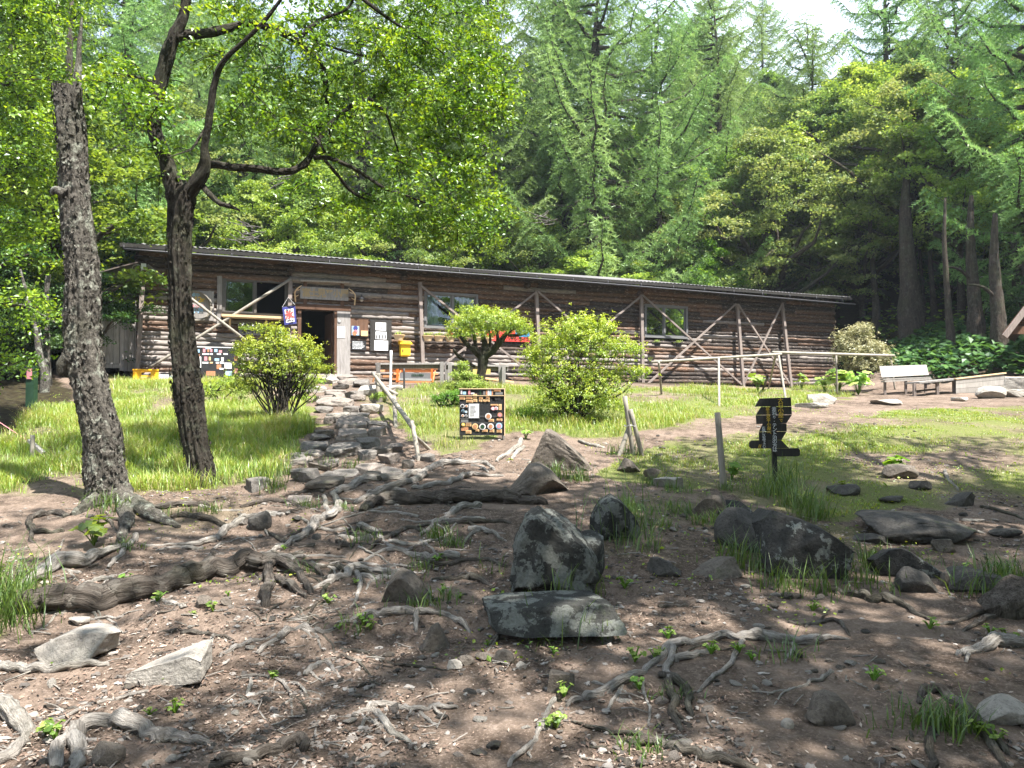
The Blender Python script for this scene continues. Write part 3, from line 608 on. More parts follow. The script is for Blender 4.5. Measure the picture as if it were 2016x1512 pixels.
# notice boards
t = wt_thing('notice_board', 707, 662, .1, 'brown plywood notice board with a small photo and an orange card right of the doorway', 'notice board')
wcard('board', (688, 626, 725, 660), .11, M['brown_wood'], t, .03)
bd = wcard('photo_print', (692.5, 642, 707, 660), .125, M['lblue'], t, .01); b = MB()
for i, (x, y, r_) in enumerate(((700, 646, .07), (701, 652, .06), (698, 656, .07))): b.tube([W(*wp(x, y, .13), .125), W(*wp(x, y, .13), .131)], r_, 10, .5, m=i)
b.build('printed_picture', [M['navy'], M['pink'], M['food']], bd)
o = wcard('orange_card', (711, 651, 724, 661.5), .125, M['card'], t, .01)
t = wt_thing('info_plaque', 706, 682, .1, 'small black plaque with white writing under the brown notice board', 'plaque')
wcard('board', (692, 670.5, 721, 689.5), .115, M['black'], t, .03)
def scribble(parent, r, w, rows, mt, seed=1, fill=.8):
    a_, c_, z0_, z1_ = wrect(*r, w); r_ = rs(seed); b_ = MB(); H_ = (z1_-z0_)/rows
    for i in range(rows):
        zz = z1_-H_*i; u = a_; ue = a_+(c_-a_)*r_.uniform(.65, 1)
        while u < ue-.005:
            l = r_.uniform(.02, .06); wbox(b_, u, min(u+l, ue), zz-H_*.5, zz, w, w+.002); u += l+.01
    return b_.build('writing', mt, parent)
scribble(t, (694, 672.5, 719, 688), .116, 6, M['wtext'])
t = wt_thing('information_board', 750, 690, .1, 'tall grey plank board with three white notices pinned above one another', 'notice board')
wcard('board', (729, 629, 771, 691.5), .115, M['dark_wood'], t, .035)
for i, r in enumerate(((739.5, 635, 760, 650.5), (739.5, 653, 761, 668), (737, 670.5, 764, 690))):
    o = wcard('notice_sheet', r, .125, M['paper'], t, .008)
    if i == 0: b = MB(); c_ = W(*wp(750, 639.5, .126), .126); b.tube([c_+N3*.0, c_+N3*.002], .035, 14); b.build('round_mark', M['plate'], o); scribble(o, (743, 644, 757, 648.5), .1265, 2, M['ink'], 3)
    if i == 1:
        scribble(o, (745, 655, 756, 658), .1265, 1, M['pink'], 4); b = MB()
        for x in (742, 747.5, 752.5, 758.5):
            p = W(*wp(x, 663.5, .128), .128); b.bar(p-Z3*.05, p+Z3*.04, .035, .004, up=N3); b.tube([p+Z3*.045, p+Z3*.075], .016, 8)
        b.build('pictogram', M['ink'], o)
    if i == 2: scribble(o, (740, 673, 762, 688), .1265, 6, M['lblue'], 6)
# flower pots on the wall
def flower_pot(px, py, label, leafy, red=False, mt='cream', grp='cream flower pots hung on the log wall', sc=1.):
    p = W(*wp(px, py, .30), .30); t = thing('flower_pot', p, label, 'flower pot', grp)
    b = MB(); h = .165*sc; r0, r1 = .095*sc, .155*sc; th = np.linspace(0, 2*math.pi, 21)[:-1]
    rings = [(0, r0), (h*.9, r1*.94), (h*.9, r1*1.08), (h, r1*1.08), (h, r1*.95), (h*.85, r1*.9)]
    V = np.array([p+U3*math.cos(a)*r*1.15+N3*math.sin(a)*r*.85+Z3*z for z, r in rings for a in th]); n = 20
    b.add(V, [np.array([[i*n+j, i*n+(j+1) % n, (i+1)*n+(j+1) % n, (i+1)*n+j] for i in range(5) for j in range(n)]), np.array([list(range(n))[::-1]]), np.array([[5*n+j for j in range(n)]])])
    b.build('pot', M[mt], t, smooth=False)
    rng = rs(int(px)); k = 90 if leafy else 50; Cc = p+U3*rng.normal(0, .075*sc, (k, 1))+N3*rng.normal(0, .05*sc, (k, 1))+Z3*(h+rng.uniform(-.01, .10*sc, (k, 1)))
    b = MB(); leafset(b, Cc, rng.normal(size=(k, 3))+[0, 0, .8], .045, rng, .6, rng.uniform(.3, 1, k)); b.build('plant', M['l_light' if not red else 'l_bush'], t)
    if red: b = MB(); Cc = p+U3*rng.normal(0, .07, (14, 1))+N3*rng.normal(.03, .04, (14, 1))+Z3*(h+rng.uniform(.06, .13, (14, 1))); leafset(b, Cc, rng.normal(size=(14, 3)), .04, rng, .9); b.build('flowers', M['petal'], t)
    b = MB(); b.bar(p-N3*.2+Z3*h*.9, p-N3*.28+Z3*h*.9, .12, .02); b.build('bracket', M['dark_metal'], t)
for a_ in ((785.5, 670, 'cream flower pot alone on the logs right of the information board', 0), (842, 671.5, 'cream pot with small plants, first one right of the wooden post', 1), (864, 672, 'cream pot of low plants, second one right of the wooden post', 1),
           (886, 673, 'cream pot with red flowers, third one right of the wooden post', 1, True), (913, 675, 'cream pot half hidden behind the left branches of the small topiary tree', 1), (938, 675, 'cream pot with red flowers behind the topiary tree crown', 1, True), (960, 676, 'cream pot behind the middle stems of the topiary tree', 1)): flower_pot(*a_)
flower_pot(1294, 682, 'dark pot with a pale plant under the left pane of the right hand window', 1, False, 'dark_metal', 'dark pots under the right hand window', .85)
flower_pot(1336, 683, 'dark pot with a pale plant under the right pane of the right hand window', 1, False, 'dark_metal', 'dark pots under the right hand window', .85)
t = wt_thing('window_planter', 492, 660, .2, 'long dark planter with white flowering plants under the serving window', 'planter')
a_, c_, z0_, z1_ = wrect(470, 649.5, 516, 660, .28); b = MB(); wbox(b, a_, c_, z0_, z1_, .08, .28); b.build('planter_box', M['black'], t)
rng = rs(2); k = 420; Cc = np.array([W(rng.uniform(a_, c_), z1_+abs(rng.normal(0, .07)), rng.uniform(.08, .32)) for _ in range(k)]); b = MB(); leafset(b, Cc, rng.normal(size=(k, 3))+[0, 0, .6], .055, rng, .6, rng.uniform(.3, 1, k)); b.build('plant', M['l_light'], t)
b = MB(); leafset(b, Cc[:45]+[0, 0, .05], rng.normal(size=(45, 3)), .05, rng, .9); b.build('flowers', M['white'], t)
# yellow letter box
t = wt_thing('letter_box', 799, 701, .1, 'bright yellow wooden letter box fixed to the log wall below the single pot', 'letter box')
a_, c_, z0_, z1_ = wrect(789.5, 678, 808, 700, .3); b = MB(); wbox(b, a_, c_, z0_, z1_, .09, .30); wbox(b, a_+.03, c_-.03, z0_-.03, z0_-.002, .10, .26); b.build('box_body', M['yellow'], t)
b = MB(); b.add([W(u, z, w) for u in (a_-.04, c_+.04) for z, w in ((z1_+.003, .36), (z1_+.035, .36), (z1_+.12, .09), (z1_+.003, .09))], [np.array([[0, 1, 2, 3], [7, 6, 5, 4], [0, 4, 5, 1], [1, 5, 6, 2], [3, 2, 6, 7], [0, 3, 7, 4]])]); b.build('lid', M['yellow'], t)
b = MB(); wbox(b, a_+.02, c_-.02, z0_+.02, (z0_+z1_)/2+.05, .302, .308); b.build('door', M['yellow'], t)
b = MB(); wbox(b, a_+.04, a_+.07, (z0_+z1_)/2-.05, (z0_+z1_)/2+.02, .31, .325); b.build('latch', M['dark_metal'], t)
# round wreath sign and picture board at the left
t = wt_thing('opening_sign', 388, 605, .15, 'grey plank sign with coloured lettering and a round vine wreath behind the trunk', 'sign')
wcard('board', (352, 572, 421, 630), .11, M['grey_wood'], t, .03)
for s_, x, y, z_, mm in (('営業中', 381, 580.5, .11, 'lblue'), ('12', 389.5, 590, .20, 'ytext'), ('時', 400, 592, .11, 'ytext'), ('ランチ', 388, 604, .12, 'pink'), ('小屋', 389, 612.5, .15, 'lblue')):
    wtext(s_, x, y, z_, M[mm], t, .113, weight=.004, extr=.003)
b = MB(); th = np.linspace(0, 2*math.pi, 40); cu_, cz_ = wp(383, 602, .17); rr = abs(wp(416, 602, .17)[0]-cu_)
for k in range(3): b.tube([W(cu_+math.cos(a)*rr*(1+.05*math.sin(3*a+k*2)), cz_+math.sin(a)*rr*(.92+.05*math.cos(2*a+k)), .16+.02*k) for a in th], .014+.004*k, 7, .3+.2*k, 0, .2, 20, k)
b.build('wreath', M['branch_wood'], t, smooth=True)
def picture_board(name, r, w, label, seed):
    t = wt_thing(name, (r[0]+r[2])/2, r[3], w, label, 'menu board'); wcard('board', r, w, M['black'], t, .03); return t
t = picture_board('drinks_board', (384, 684, 472, 748), .42, 'large dark menu board with drink and food pictures leaning on the wall behind the trunk', 1)
b = MB(); a_, c_, z0_, z1_ = wrect(384, 683, 472, 684.5, .43); wbox(b, a_, c_, z0_, z1_, .39, .43); b.build('top_edge', M['white'], t)
for i, (x, y, w_, h_, mm) in enumerate(((402, 690, 5, 7, 'pink'), (410, 690, 4, 6, 'food'), (416, 690, 4, 6, 'pink'), (402, 697, 7, 3, 'paper'), (409, 697, 5, 3, 'paper'), (416, 697, 6, 3, 'paper'), (425, 690, 6, 6, 'lblue'), (434, 692, 6, 5, 'pink'), (431, 697, 8, 3, 'paper'), (444, 697, 8, 3, 'paper'), (410, 686, 11, 3, 'lblue'),
    (390, 691, 6, 6, 'lblue'), (390, 700, 6, 5, 'food'), (392, 713, 8, 22, 'paper'), (405, 706, 6, 8, 'pink'), (413, 706, 4, 7, 'card'), (404, 714, 12, 3, 'paper'), (416, 714, 6, 3, 'card'), (427, 708, 9, 5, 'lblue'), (438, 707, 5, 7, 'plate'), (428, 714, 6, 3, 'paper'), (437, 714, 8, 4, 'paper'),
    (431, 722, 9, 9, 'food'), (436, 726, 8, 3, 'paper'), (449, 720, 14, 12, 'plate'), (449, 720, 8, 7, 'pink'), (415, 735, 18, 9, 'food'), (450, 735, 13, 9, 'lblue'), (465, 730, 7, 10, 'pink'), (465, 706, 7, 8, 'food'))):
    wcard('menu_picture' if mm != 'paper' else 'price_card', (x-w_/2, y-h_/2, x+w_/2, y+h_/2), .424+.0006*(i % 5), M[mm], t, .004)
t = wt_thing('tent_sign', 325, 747, .5, 'low white strip sign with blue writing in the grass beside the yellow crate', 'sign')
wcard('board', (309, 737.5, 346, 748), .5, M['white'], t, .03); wtext('ミソソーキ', 327, 742.5, .13, M['lblue'], t, .503, weight=.004, extr=.003)
# painted banner behind the topiary
t = wt_thing('painted_banner', 1005, 672, .15, 'red and blue painted banner board partly hidden by the topiary tree', 'banner')
wcard('board', (958, 650, 1043, 672), .13, M['red'], t, .03); wcard('blue_patch', (1015, 650.5, 1042.5, 663), .136, M['blue'], t, .005)
wtext('ハヤシライス', 1020, 667.5, .14, M['ink'], t, .139, weight=.004, extr=.003); wtext('冷やし', 1028, 656, .12, M['ink'], t, .139, weight=.004, extr=.003)
# junction box and hose
t = wt_thing('junction_box', 282, 530, .3, 'white junction box with coiled pale hose on the left corner post', 'electrical box')
a_, c_, z0_, z1_ = wrect(277.5, 518.5, 287.5, 530, .42); b = MB(); wbox(b, a_, c_, z0_, z1_, .28, .42); b.build('box_body', M['white'], t)
b = MB(); c0 = W(*wp(270, 530, .3), .3)
for k in range(3): b.tube([c0+U3*math.cos(a)*(.10+.008*k)+Z3*math.sin(a)*(.10+.01*k)+N3*.015*k for a in np.linspace(0, 6.3, 24)], .009, 7)
b.build('hose_coil', M['hose'], t, smooth=True)
# lean-to and planked porch at the hut's left end
def porch():
    t = thing('plank_enclosure', W(-.8, 0, -.3), 'grey weathered plank enclosure with sloping lean-to roof at the left end of the hut', 'lean-to')
    rng = rs(12)
    def panel(name, p0, p1, z0, z1, nb, th=.03, skew=0):
        b = MB(); p0 = np.array(p0); p1 = np.array(p1); d = (p1-p0)/nb
        for i in range(nb):
            a_ = p0+d*(i+.03); c_ = p0+d*(i+.97); y = np.cross(nrm(d), Z3); dz = rng.uniform(-.03, .03)
            b.box((a_+c_)/2+Z3*((z0+z1)/2)+y*rng.uniform(0, .012), (np.linalg.norm(c_-a_), th, z1-z0+dz), (nrm(d), y, Z3), rng.uniform(0, .7))
        return b.build(name, M['grey_wood'], t)
    G0 = W(0, 0, 0)
    panel('upper_panel', W(-1.55, 0, -.35), W(-.14, 0, -.35), 1.15, 2.16, 10)
    panel('side_panel', W(-.14, 0, -.35), W(-.05, 0, .1), .15, 2.0, 3)
    panel('front_panel', W(-1.55, 0, .35), W(-.42, 0, .35), .30, 1.42, 8)
    panel('return_panel', W(-.42, 0, .35), W(-.06, 0, .02), .12, 1.37, 4)
    b = MB(); b.bar(W(-1.6, .24, .38), W(-.40, .24, .38), .06, .10, tint=.1); b.bar(W(-1.6, 1.45, .36), W(-.40, 1.45, .36), .05, .05, tint=.1); b.bar(W(-1.6, 2.18, -.33), W(-.1, 2.18, -.33), .05, .08, tint=.1); b.build('rail', M['grey_wood'], t)
    for u, w in ((-.46, .36), (-1.62, .36)): b = MB(); b.bar(W(u, -.35, w), W(u, .20, w), .09, .09, tint=.2); b.build('leg', M['grey_wood'], t)
    b = MB(); b.bar(W(-2.6, -.5, .3), W(-2.42, 1.55, .1), .11, .07, up=N3, tint=.1); b.build('leaning_plank', M['grey_wood'], t)
    b = MB(); zt, zl = 2.95, 2.1
    for i in range(9):
        w = .35-i*.42; b.box((W(0, zt, w)+W(-2.3, zl, w))/2, (np.linalg.norm(W(0, zt, w)-W(-2.3, zl, w)), .405, .03), (nrm(W(0, zt, w)-W(-2.3, zl, w)), N3, np.cross(nrm(W(0, zt, w)-W(-2.3, zl, w)), N3)), rng.uniform(.2, 1))
    b.build('lean_to_roof', M['post_wood'], t)
    b = MB(); b.bar(W(0, zt-.12, .30), W(-2.3, zl-.12, .30), .06, .16, tint=.6); b.bar(W(-.2, zt-.55, -.5), W(-2.3, zl-.3, -.5), .06, .14, tint=.6); b.build('rafter', M['post_wood'], t)
    b = MB(); wbox(b, -2.3, -.08, -.1, 1.9, -3.0, -2.9, .9); wbox(b, -2.3, -2.2, 0, 1.9, -2.9, .2, .9); b.build('rear_boards', M['dark_wood'], t)
porch()
# yellow crate
p = hit(286, 749); t = thing('bottle_crate', p, 'yellow plastic bottle crate standing in the grass at the left corner of the hut', 'crate')
p = at(287.5, 748, 19.4); b = MB(); X, Y = U3, N3; w_, d_, h_ = .58, .38, .27
for sx in (-1, 1): b.box(p+X*sx*(w_/2-.01)+Z3*h_/2, (.02, d_, h_), (X, Y, Z3))
for sy in (-1, 1):
    c_ = p+Y*sy*(d_/2-.01)
    for z_, hh in ((.055, .11), (h_-.035, .07)): b.box(c_+Z3*z_, (w_-.042, .02, hh), (X, Y, Z3))
    for sx in (-1, 1): b.box(c_+X*sx*(w_/2-.10)+Z3*.155, (.155, .019, .088), (X, Y, Z3))
b.box(p+Z3*.03, (w_-.044, d_-.044, .02), (X, Y, Z3)); b.box(p+Y*(d_/2+.008)+Z3*(h_-.02), (w_+.02, .02, .03), (X, Y, Z3))
WL[t.name] = p; t.location = p; b.build('crate_body', M['crate'], t)
b = MB(); b.box(p+Y*(d_/2+.003)+Z3*.055, (.25, .004, .05), (X, Y, Z3)); b.build('printed_mark', M['gold'], t)
# ------------------------------------------------------------------ front rail fence, timber stack, folding bench
def dvec(px0, py0, d0, px1, py1, d1): return at(px0, py0, d0), at(px1, py1, d1)
t = thing('rail_fence', at(870, 757, 18.3), 'low grey post and rail fence on the terrace edge in front of the hut', 'fence')
for x, y0, y1, d in ((745, 714, 770, 18.0), (870, 712, 758, 18.4), (879, 712, 752, 18.9), (886, 714, 758, 18.5), (985, 718, 762, 18.9), (992, 718, 757, 18.8)):
    b = MB(); b.bar(at(x, y1+6, d), at(x, y0, d), .085, .085, up=(0, 1, 0), tint=rs(x).uniform(0, .8)); b.build('post', M['grey_wood'], t)
for a_, c_, yy in (((739, 716.5, 18.1), (874, 716, 18.5), 0), ((878, 717.5, 18.6), (1000, 721, 19.0), 0)):
    b = MB(); P, Q = at(*a_), at(*c_); b.bar(P, Q, .16, .04, tint=.1); b.bar(P-Z3*.07+[0, .03, 0], Q-Z3*.07+[0, .03, 0], .035, .10, tint=.5); b.build('rail', M['grey_wood'], t)
t = thing('timber_stack', at(800, 750, 19.3), 'stack of fresh orange timber boards lying against the hut behind the rail fence', 'timber stack')
b = MB(); rng = rs(4)
for i in range(7):
    z_ = .045*i*1.55; l0, l1 = rng.uniform(-.1, .35), rng.uniform(0, .3)
    for k in range(2): b.bar(at(752, 752, 19.2+k*.22)+Z3*z_+[l0, 0, 0], at(862, 752, 19.5+k*.22)+Z3*z_+[l1-.3, 0, 0], .17, .052, tint=rng.uniform(0, .9))
b.build('boards', M['orange_wood'], t)
b = MB(); b.bar(at(880, 735, 19.6), at(1010, 752, 20.2), .14, .05); b.bar(at(895, 757, 19.6), at(1030, 762, 20.2), .18, .10); o = b.build('spare_planks', M['new_wood'], t)
t = thing('folding_bench', at(823, 752, 18.9), 'folding workbench with a grey board and bright orange legs behind the rail fence', 'workbench')
for x in (782, 850):
    b = MB(); b.bar(at(x, 752, 18.85), at(x+1, 724, 18.85), .05, .04, up=(0, 1, 0)); b.bar(at(x+2, 752, 18.9), at(x+7, 730, 19.1), .03, .03, up=(0, 1, 0)); b.build('leg', M['orange'], t)
b = MB(); b.bar(at(787, 740, 18.82), at(848, 741, 18.82), .02, .17); b.build('board', M['alu'], t)
text_mesh('COLUMN', .07, M['bottlegreen'], 'writing', t, at(822, 738.5, 18.80), (1, 0, 0), (0, 0, 1), (0, -1, 0), weight=.003, extr=.002)
b = MB(); b.bar(at(786, 746.5, 18.78), at(850, 748, 18.78), .10, .05); b.build('lower_shelf', M['steel'], t)
t = thing('yellow_sign', at(952, 734, 18.9), 'blank mustard yellow board fixed to the rail fence behind the topiary trunk', 'sign')
b = MB(); b.bar(at(931, 732, 18.7), at(965.5, 731.5, 18.75), .03, .13); b.build('board', M['gold'], t)
def pole(name, a_, c_, r_, mt, label, cat, group=None, tint=.3, taper=.9):
    P, Q = np.array(a_), np.array(c_); b = MB(); n = 8; L = [P+(Q-P)*i/(n-1)+rs(int(abs(P[0]*99))).normal(0, .004, 3)*i/(n-1) for i in range(n)]
    b.tube(L, np.linspace(r_, r_*taper, n), 12, tint, 0, .06, 9, 2); return tag(b.build(name, mt, org=P, smooth=True), label, cat, group)
pole('marker_pole', at(768, 778, 16.2)-Z3*.1, at(770, 690, 16.2), .028, M['white'], 'thin white pole standing upright at the top of the stone steps', 'pole')
pole('dark_stake', at(796, 775, 17)-Z3*.1, at(795, 726, 17), .022, M['dark_metal'], 'thin black stake with a round pale cap in front of the workbench', 'stake')
# the rustic handrail beside the stone steps
t = thing('log_handrail', hit(828, 908), 'rustic handrail of bare round poles beside the right side of the stone steps', 'handrail')
def rp(name, a_, c_, r0, r1): b = MB(); P, Q = np.array(a_), np.array(c_); b.tube([P+(Q-P)*s for s in np.linspace(0, 1, 7)], np.linspace(r0, r1, 7)*(1+.08*rs(int(a_[0]*50) % 999).normal(size=7)), 12, .25, 0, .12, 9, 7, sub=2); return b.build(name, M['branch_wood'], t, smooth=True)
rp('post', hit(828, 908)-Z3*.1, at(811, 829, 10.2), .034, .030); rp('rail', at(814, 842, 10.15), at(734, 734, 16.2), .036, .034); rp('brace', at(817, 858, 10.3), hit(844, 890)+[0, .25, 0], .022, .028)
rp('post', hit(780, 846)-Z3*.1, at(776, 779, 12.9), .034, .03); rp('rail', at(740, 755, 15.4), at(780, 776, 14.2), .03, .035); rp('post', at(744, 775, 15.6)-Z3*.1, at(744, 735, 15.6), .05, .05)
b = MB(); b.bar(at(734, 752, 16.15), at(739, 737, 16.15), .03, .05, up=(0, 1, 0)); b.build('broken_end', M['orange_wood'], t)
# props of the cut-off gate: three leaning posts, and a single post
t = thing('post_tripod', hit(1240, 893), 'three grey round posts tied together and leaning on each other at the path', 'posts')
for a_, c_ in (((1268, 897), (1241, 806)), ((1249, 896), (1230, 780)), ((1213, 897), (1239, 838))):
    P = hit(*a_)-Z3*.12; b = MB(); Q = at(c_[0], c_[1], 10.15 if a_[0] > 1213 else 10.25); b.tube([P+(Q-P)*s for s in np.linspace(0, 1, 6)], .030, 14, .4, 0, .03, 9); b.build('post', M['branch_wood'], t, smooth=True)
b = MB(); q = at(1240, 838, 10.15); b.tube([q+np.array([math.cos(a)*.07, math.sin(a)*.07, .01*math.sin(3*a)]) for a in np.linspace(0, 6.283, 16)], .005, 6); b.build('wire_tie', M['steel'], t)
pole('round_post', hit(1427, 962)-Z3*.15, at(1411, 811, 8.35), .038, M['branch_wood'], 'single leaning round post with a cut top left of the black wooden sign', 'post', None, .4, .85)
# black wooden sign
def wood_sign():
    base = hit(1531, 960); D = base[1]; t = thing('wooden_sign', base, 'black plank sign on a post, cut in arrow shapes, with yellow and white writing', 'sign')
    planks = [[(1487.5, 800.5), (1496.5, 784.5), (1557, 782.5), (1558.2, 800)], [(1499.5, 801.1), (1558.2, 800.6), (1559, 816.3), (1489.5, 817)], [(1489.5, 817.6), (1559, 816.9), (1548.5, 833), (1490.5, 835)],
              [(1503.5, 833.6), (1548.5, 833.6), (1549, 849), (1495.5, 850)], [(1495.5, 850.6), (1548.8, 849.6), (1538.5, 866), (1496, 867)],
              [(1476, 879), (1476, 872), (1480, 867.3), (1538.5, 866.6), (1553, 882.4), (1519, 882.9), (1480, 883), (1476, 879)][:7], [(1519, 883.5), (1553, 883), (1572, 882.5), (1575, 886), (1575, 895), (1572, 898.5), (1531, 898.8)]]
    for i, pl in enumerate(planks):
        n = len(pl); dz = .004*(i % 2); V = [at(x, y, D+.02+dz) for x, y in pl]+[at(x, y, D+.02+dz)+np.array([0, .03, 0]) for x, y in pl]
        b = MB(); b.add(V, [np.array([list(range(n))]), np.array([list(range(2*n-1, n-1, -1))]), np.array([[(k+1) % n, k, n+k, n+(k+1) % n] for k in range(n)])], rs(i).uniform(0, .7)); b.build('plank', M['dark_wood'], t)
    b = MB(); b.bar(base-Z3*.15+[.0, .075, 0], at(1522, 800, D+.075), .05, .035, up=(0, 1, 0)); b.build('post', M['black'], t)
    m = 1/F*D
    def col(s, x, y0, y1, sz, mt, dx=0):
        n = len(s)
        for i, ch in enumerate(s):
            f = (i+.5)/n; text_mesh(ch, sz*m*1.12*(.7 if ch in '・りで' else 1), mt, 'writing', t, at(x+dx*f, y0+(y1-y0)*f, D+.014), (1, 0, 0), (0, 0, 1), (0, -1, 0), extr=.002)
    col('大日小屋で', 1536.5, 784, 833, 10, M['ytext'], 1.5); col('素泊り・テント泊の方は', 1524, 802, 890, 8.6, M['wtext'], 1.5); col('富士見平小屋へ', 1511, 801, 856, 7.6, M['ytext'], 4); col('お申し込み下さい', 1503, 840, 883, 6.2, M['wtext'], 2)
    for x in (1494.5, 1497.5): b = MB(); b.bar(at(x-.9, 881.5, D+.014), at(x+.8, 875, D+.014), .006, .003, up=(0, 1, 0)); b.build('painted_stroke', M['ytext'], t)
wood_sign()
# menu board on the bank
def menu_board():
    base = hit(950, 864); D = base[1]-.1; t = thing('menu_board', base, 'square black menu board with food photos and price cards standing on the grassy bank', 'menu board')
    def P(x, y, e=0): return at(x, y, D-e)
    def plate(name, x0, y0, x1, y1, e, mt, th=.003):
        a_, c_ = P(x0, y1, e), P(x1, y0, e); b = MB(); b.box((a_+c_)/2+[0, th/2, 0], (c_[0]-a_[0], th, c_[2]-a_[2])); return b.build(name, mt, t)
    plate('board', 904.5, 765.5, 994, 857, 0, M['black'], .02)
    for x in (908, 991): b = MB(); b.bar(P(x, 872)+[0, .06, 0], P(x, 764)+[0, .06, 0], .04, .03, up=(0, 1, 0)); b.build('leg', M['grey_wood'], t)
    for r in ((903, 764.5, 993, 766), (901, 778.3, 994, 779.4), (992.8, 764, 994.6, 858)): plate('edge_strip', *r, .018, M['cream'], .012)
    plate('glass_cover_edge', 906, 819, 992, 819.6, .012, M['alu']); plate('glass_cover_edge', 906, 832.4, 992, 833, .012, M['alu']); plate('glass_cover_edge', 943.3, 794, 944.4, 824, .012, M['alu']); plate('glass_cover_edge', 906, 823.2, 943, 824, .012, M['alu'])
    pg = plate('price_list', 923, 795, 942.5, 822.5, .012, M['paper']); b = MB(); rng = rs(3)
    for i in range(9): q0 = P(925.5, 798+i*2.5, .0165); q1 = P(925.5+rng.uniform(8, 14), 798+i*2.5, .0165); b.bar(q0, q1, .002, .0045, up=(0, 0, 1))
    b.build('writing', M['alu'], pg)
    for x0, y0, x1, y1 in ((904.8, 780.5, 915.5, 787), (917, 780.5, 930, 786), (931.5, 775.5, 939, 784), (932, 785.5, 939.5, 791.5), (918, 787.5, 931, 792.5), (943, 781, 950.5, 786), (943, 786.8, 949, 791), (950.5, 786.5, 956, 791), (956.5, 780, 964, 785), (957, 786.5, 964, 791), (972, 766.5, 986, 771), (966, 795.5, 981, 799), (982, 795.5, 987.5, 807), (962, 825, 972.5, 830.5), (978, 824, 989, 828.5), (917, 832, 928, 839.5), (917, 847, 928, 854), (936, 845, 943.5, 849.5), (949, 845.5, 960, 850.5), (964, 845, 973, 851), (978, 845, 988, 852)):
        o = plate('price_card', x0, y0, x1, y1, .008, M['card']); b = MB(); h = y1-y0
        for k in range(2): q0 = P(x0+1.2, y0+h*(.3+.35*k), .0125); q1 = P(x1-1.5, y0+h*(.3+.35*k), .0125); b.bar(q0, q1, .002, .007 if h > 4 else .005)
        b.build('writing', M['food'], o)
    for x, y, r, mo, mi in ((910.5, 799.5, 4.2, 'plate', 'ink'), (918.5, 799.5, 3, 'plate', 'food'), (911.5, 809, 2.8, 'lblue', 'ink'), (917.5, 811, 2.6, 'plate', 'lblue'), (911, 818.5, 3, 'plate', 'food'), (917.5, 818.8, 2.7, 'plate', 'ink'), (970.5, 804.5, 4, 'pink', 'plate'), (977, 804, 3.6, 'plate', 'pink'), (961.5, 819.5, 6.3, 'plate', 'food'), (935.5, 839.5, 6, 'card', 'food'), (950, 840, 6.4, 'plate', 'bottlegreen'), (966, 839.5, 6.2, 'plate', 'food'), (982.5, 838.5, 6.4, 'lblue', 'pink'), (912, 836, 3.6, 'ytext', 'card'), (984, 817, 5, 'food', 'pink')):
        c0 = P(x, y, .010); rr = r*D/F; b = MB(); b.tube([c0, c0-[0, .005, 0]], rr, 16); o = b.build('food_photo', M[mo], t); b = MB(); b.tube([c0-[0, .006, 0], c0-[0, .009, 0]], rr*.68, 12); b.build('food', M[mi], o)
    for x0, y0, x1, y1, mm in ((907, 767.5, 910, 776, 'plate'), (911, 771, 917.5, 776.5, 'lblue'), (922, 767, 926, 776.5, 'pink'), (927, 773, 934, 776, 'plate'), (951.5, 770, 955.5, 777.5, 'alu'), (956.5, 768, 959.5, 777.5, 'food'), (960, 767.5, 963.5, 778, 'plate'), (964, 767, 967.3, 778, 'lblue'), (967.8, 768, 970.5, 778, 'food'), (975, 772, 990, 777, 'alu'), (970, 781, 985.5, 788, 'ink'), (970, 784, 974, 788, 'pink'), (907.5, 825.5, 922, 831.5, 'alu'), (908, 840.5, 922, 848, 'food'), (944.5, 766.5, 947, 777.5, 'bottlegreen'), (979.5, 825, 988, 829.5, 'pink')): plate('menu_picture', x0, y0, x1, y1, .006, M[mm])
menu_board()
# pale rail fence over the right part of the terrace
t = thing('pole_railing', hit(1415, 795), 'long railing of pale peeled poles running across the right part of the terrace', 'railing')
RA, RB, RC = at(1282, 713, 17.), at(1530, 697, 18.2), at(1760, 700, 23.)
def rt(name, P, Q, r_, tint=.1, mt='branch_wood'): b = MB(); b.tube([np.array(P)+(np.array(Q)-P)*s for s in np.linspace(0, 1, 6)], r_, 10, tint, 0, .05, 8, 1); return b.build(name, M[mt], t, smooth=True)
rt('rail', RA, RB+[.1, 0, .0], .032); rt('rail', RB+[-.1, 0, .04], RC, .037)
for (x, y, d), Q in (((1303, 772, 17.1), RA+[.17, 0, 0]), ((1416, 800, 15.6), at(1415, 705, 17.6)), ((1549, 788, 17.6), RB+[.03, 0, 0]), ((1512, 760, 19.), RB+[-.03, 0, 0]), ((1648, 738, 21), at(1646, 699, 20.8)), ((1762, 720, 23), RC+[-.1, 0, -.05])):
    gp = hit(x, y+4) if y > 750 else at(x, y, d); gp = np.array([gp[0], gp[1], gz(gp[0], gp[1])-.1]); rt('post', gp, Q, .026, .3)
b = MB(); b.bar(hit(1499, 768)-Z3*.1, at(1511, 742, 18.6), .05, .05, up=(0, 1, 0)); b.build('dark_stub', M['black'], t)
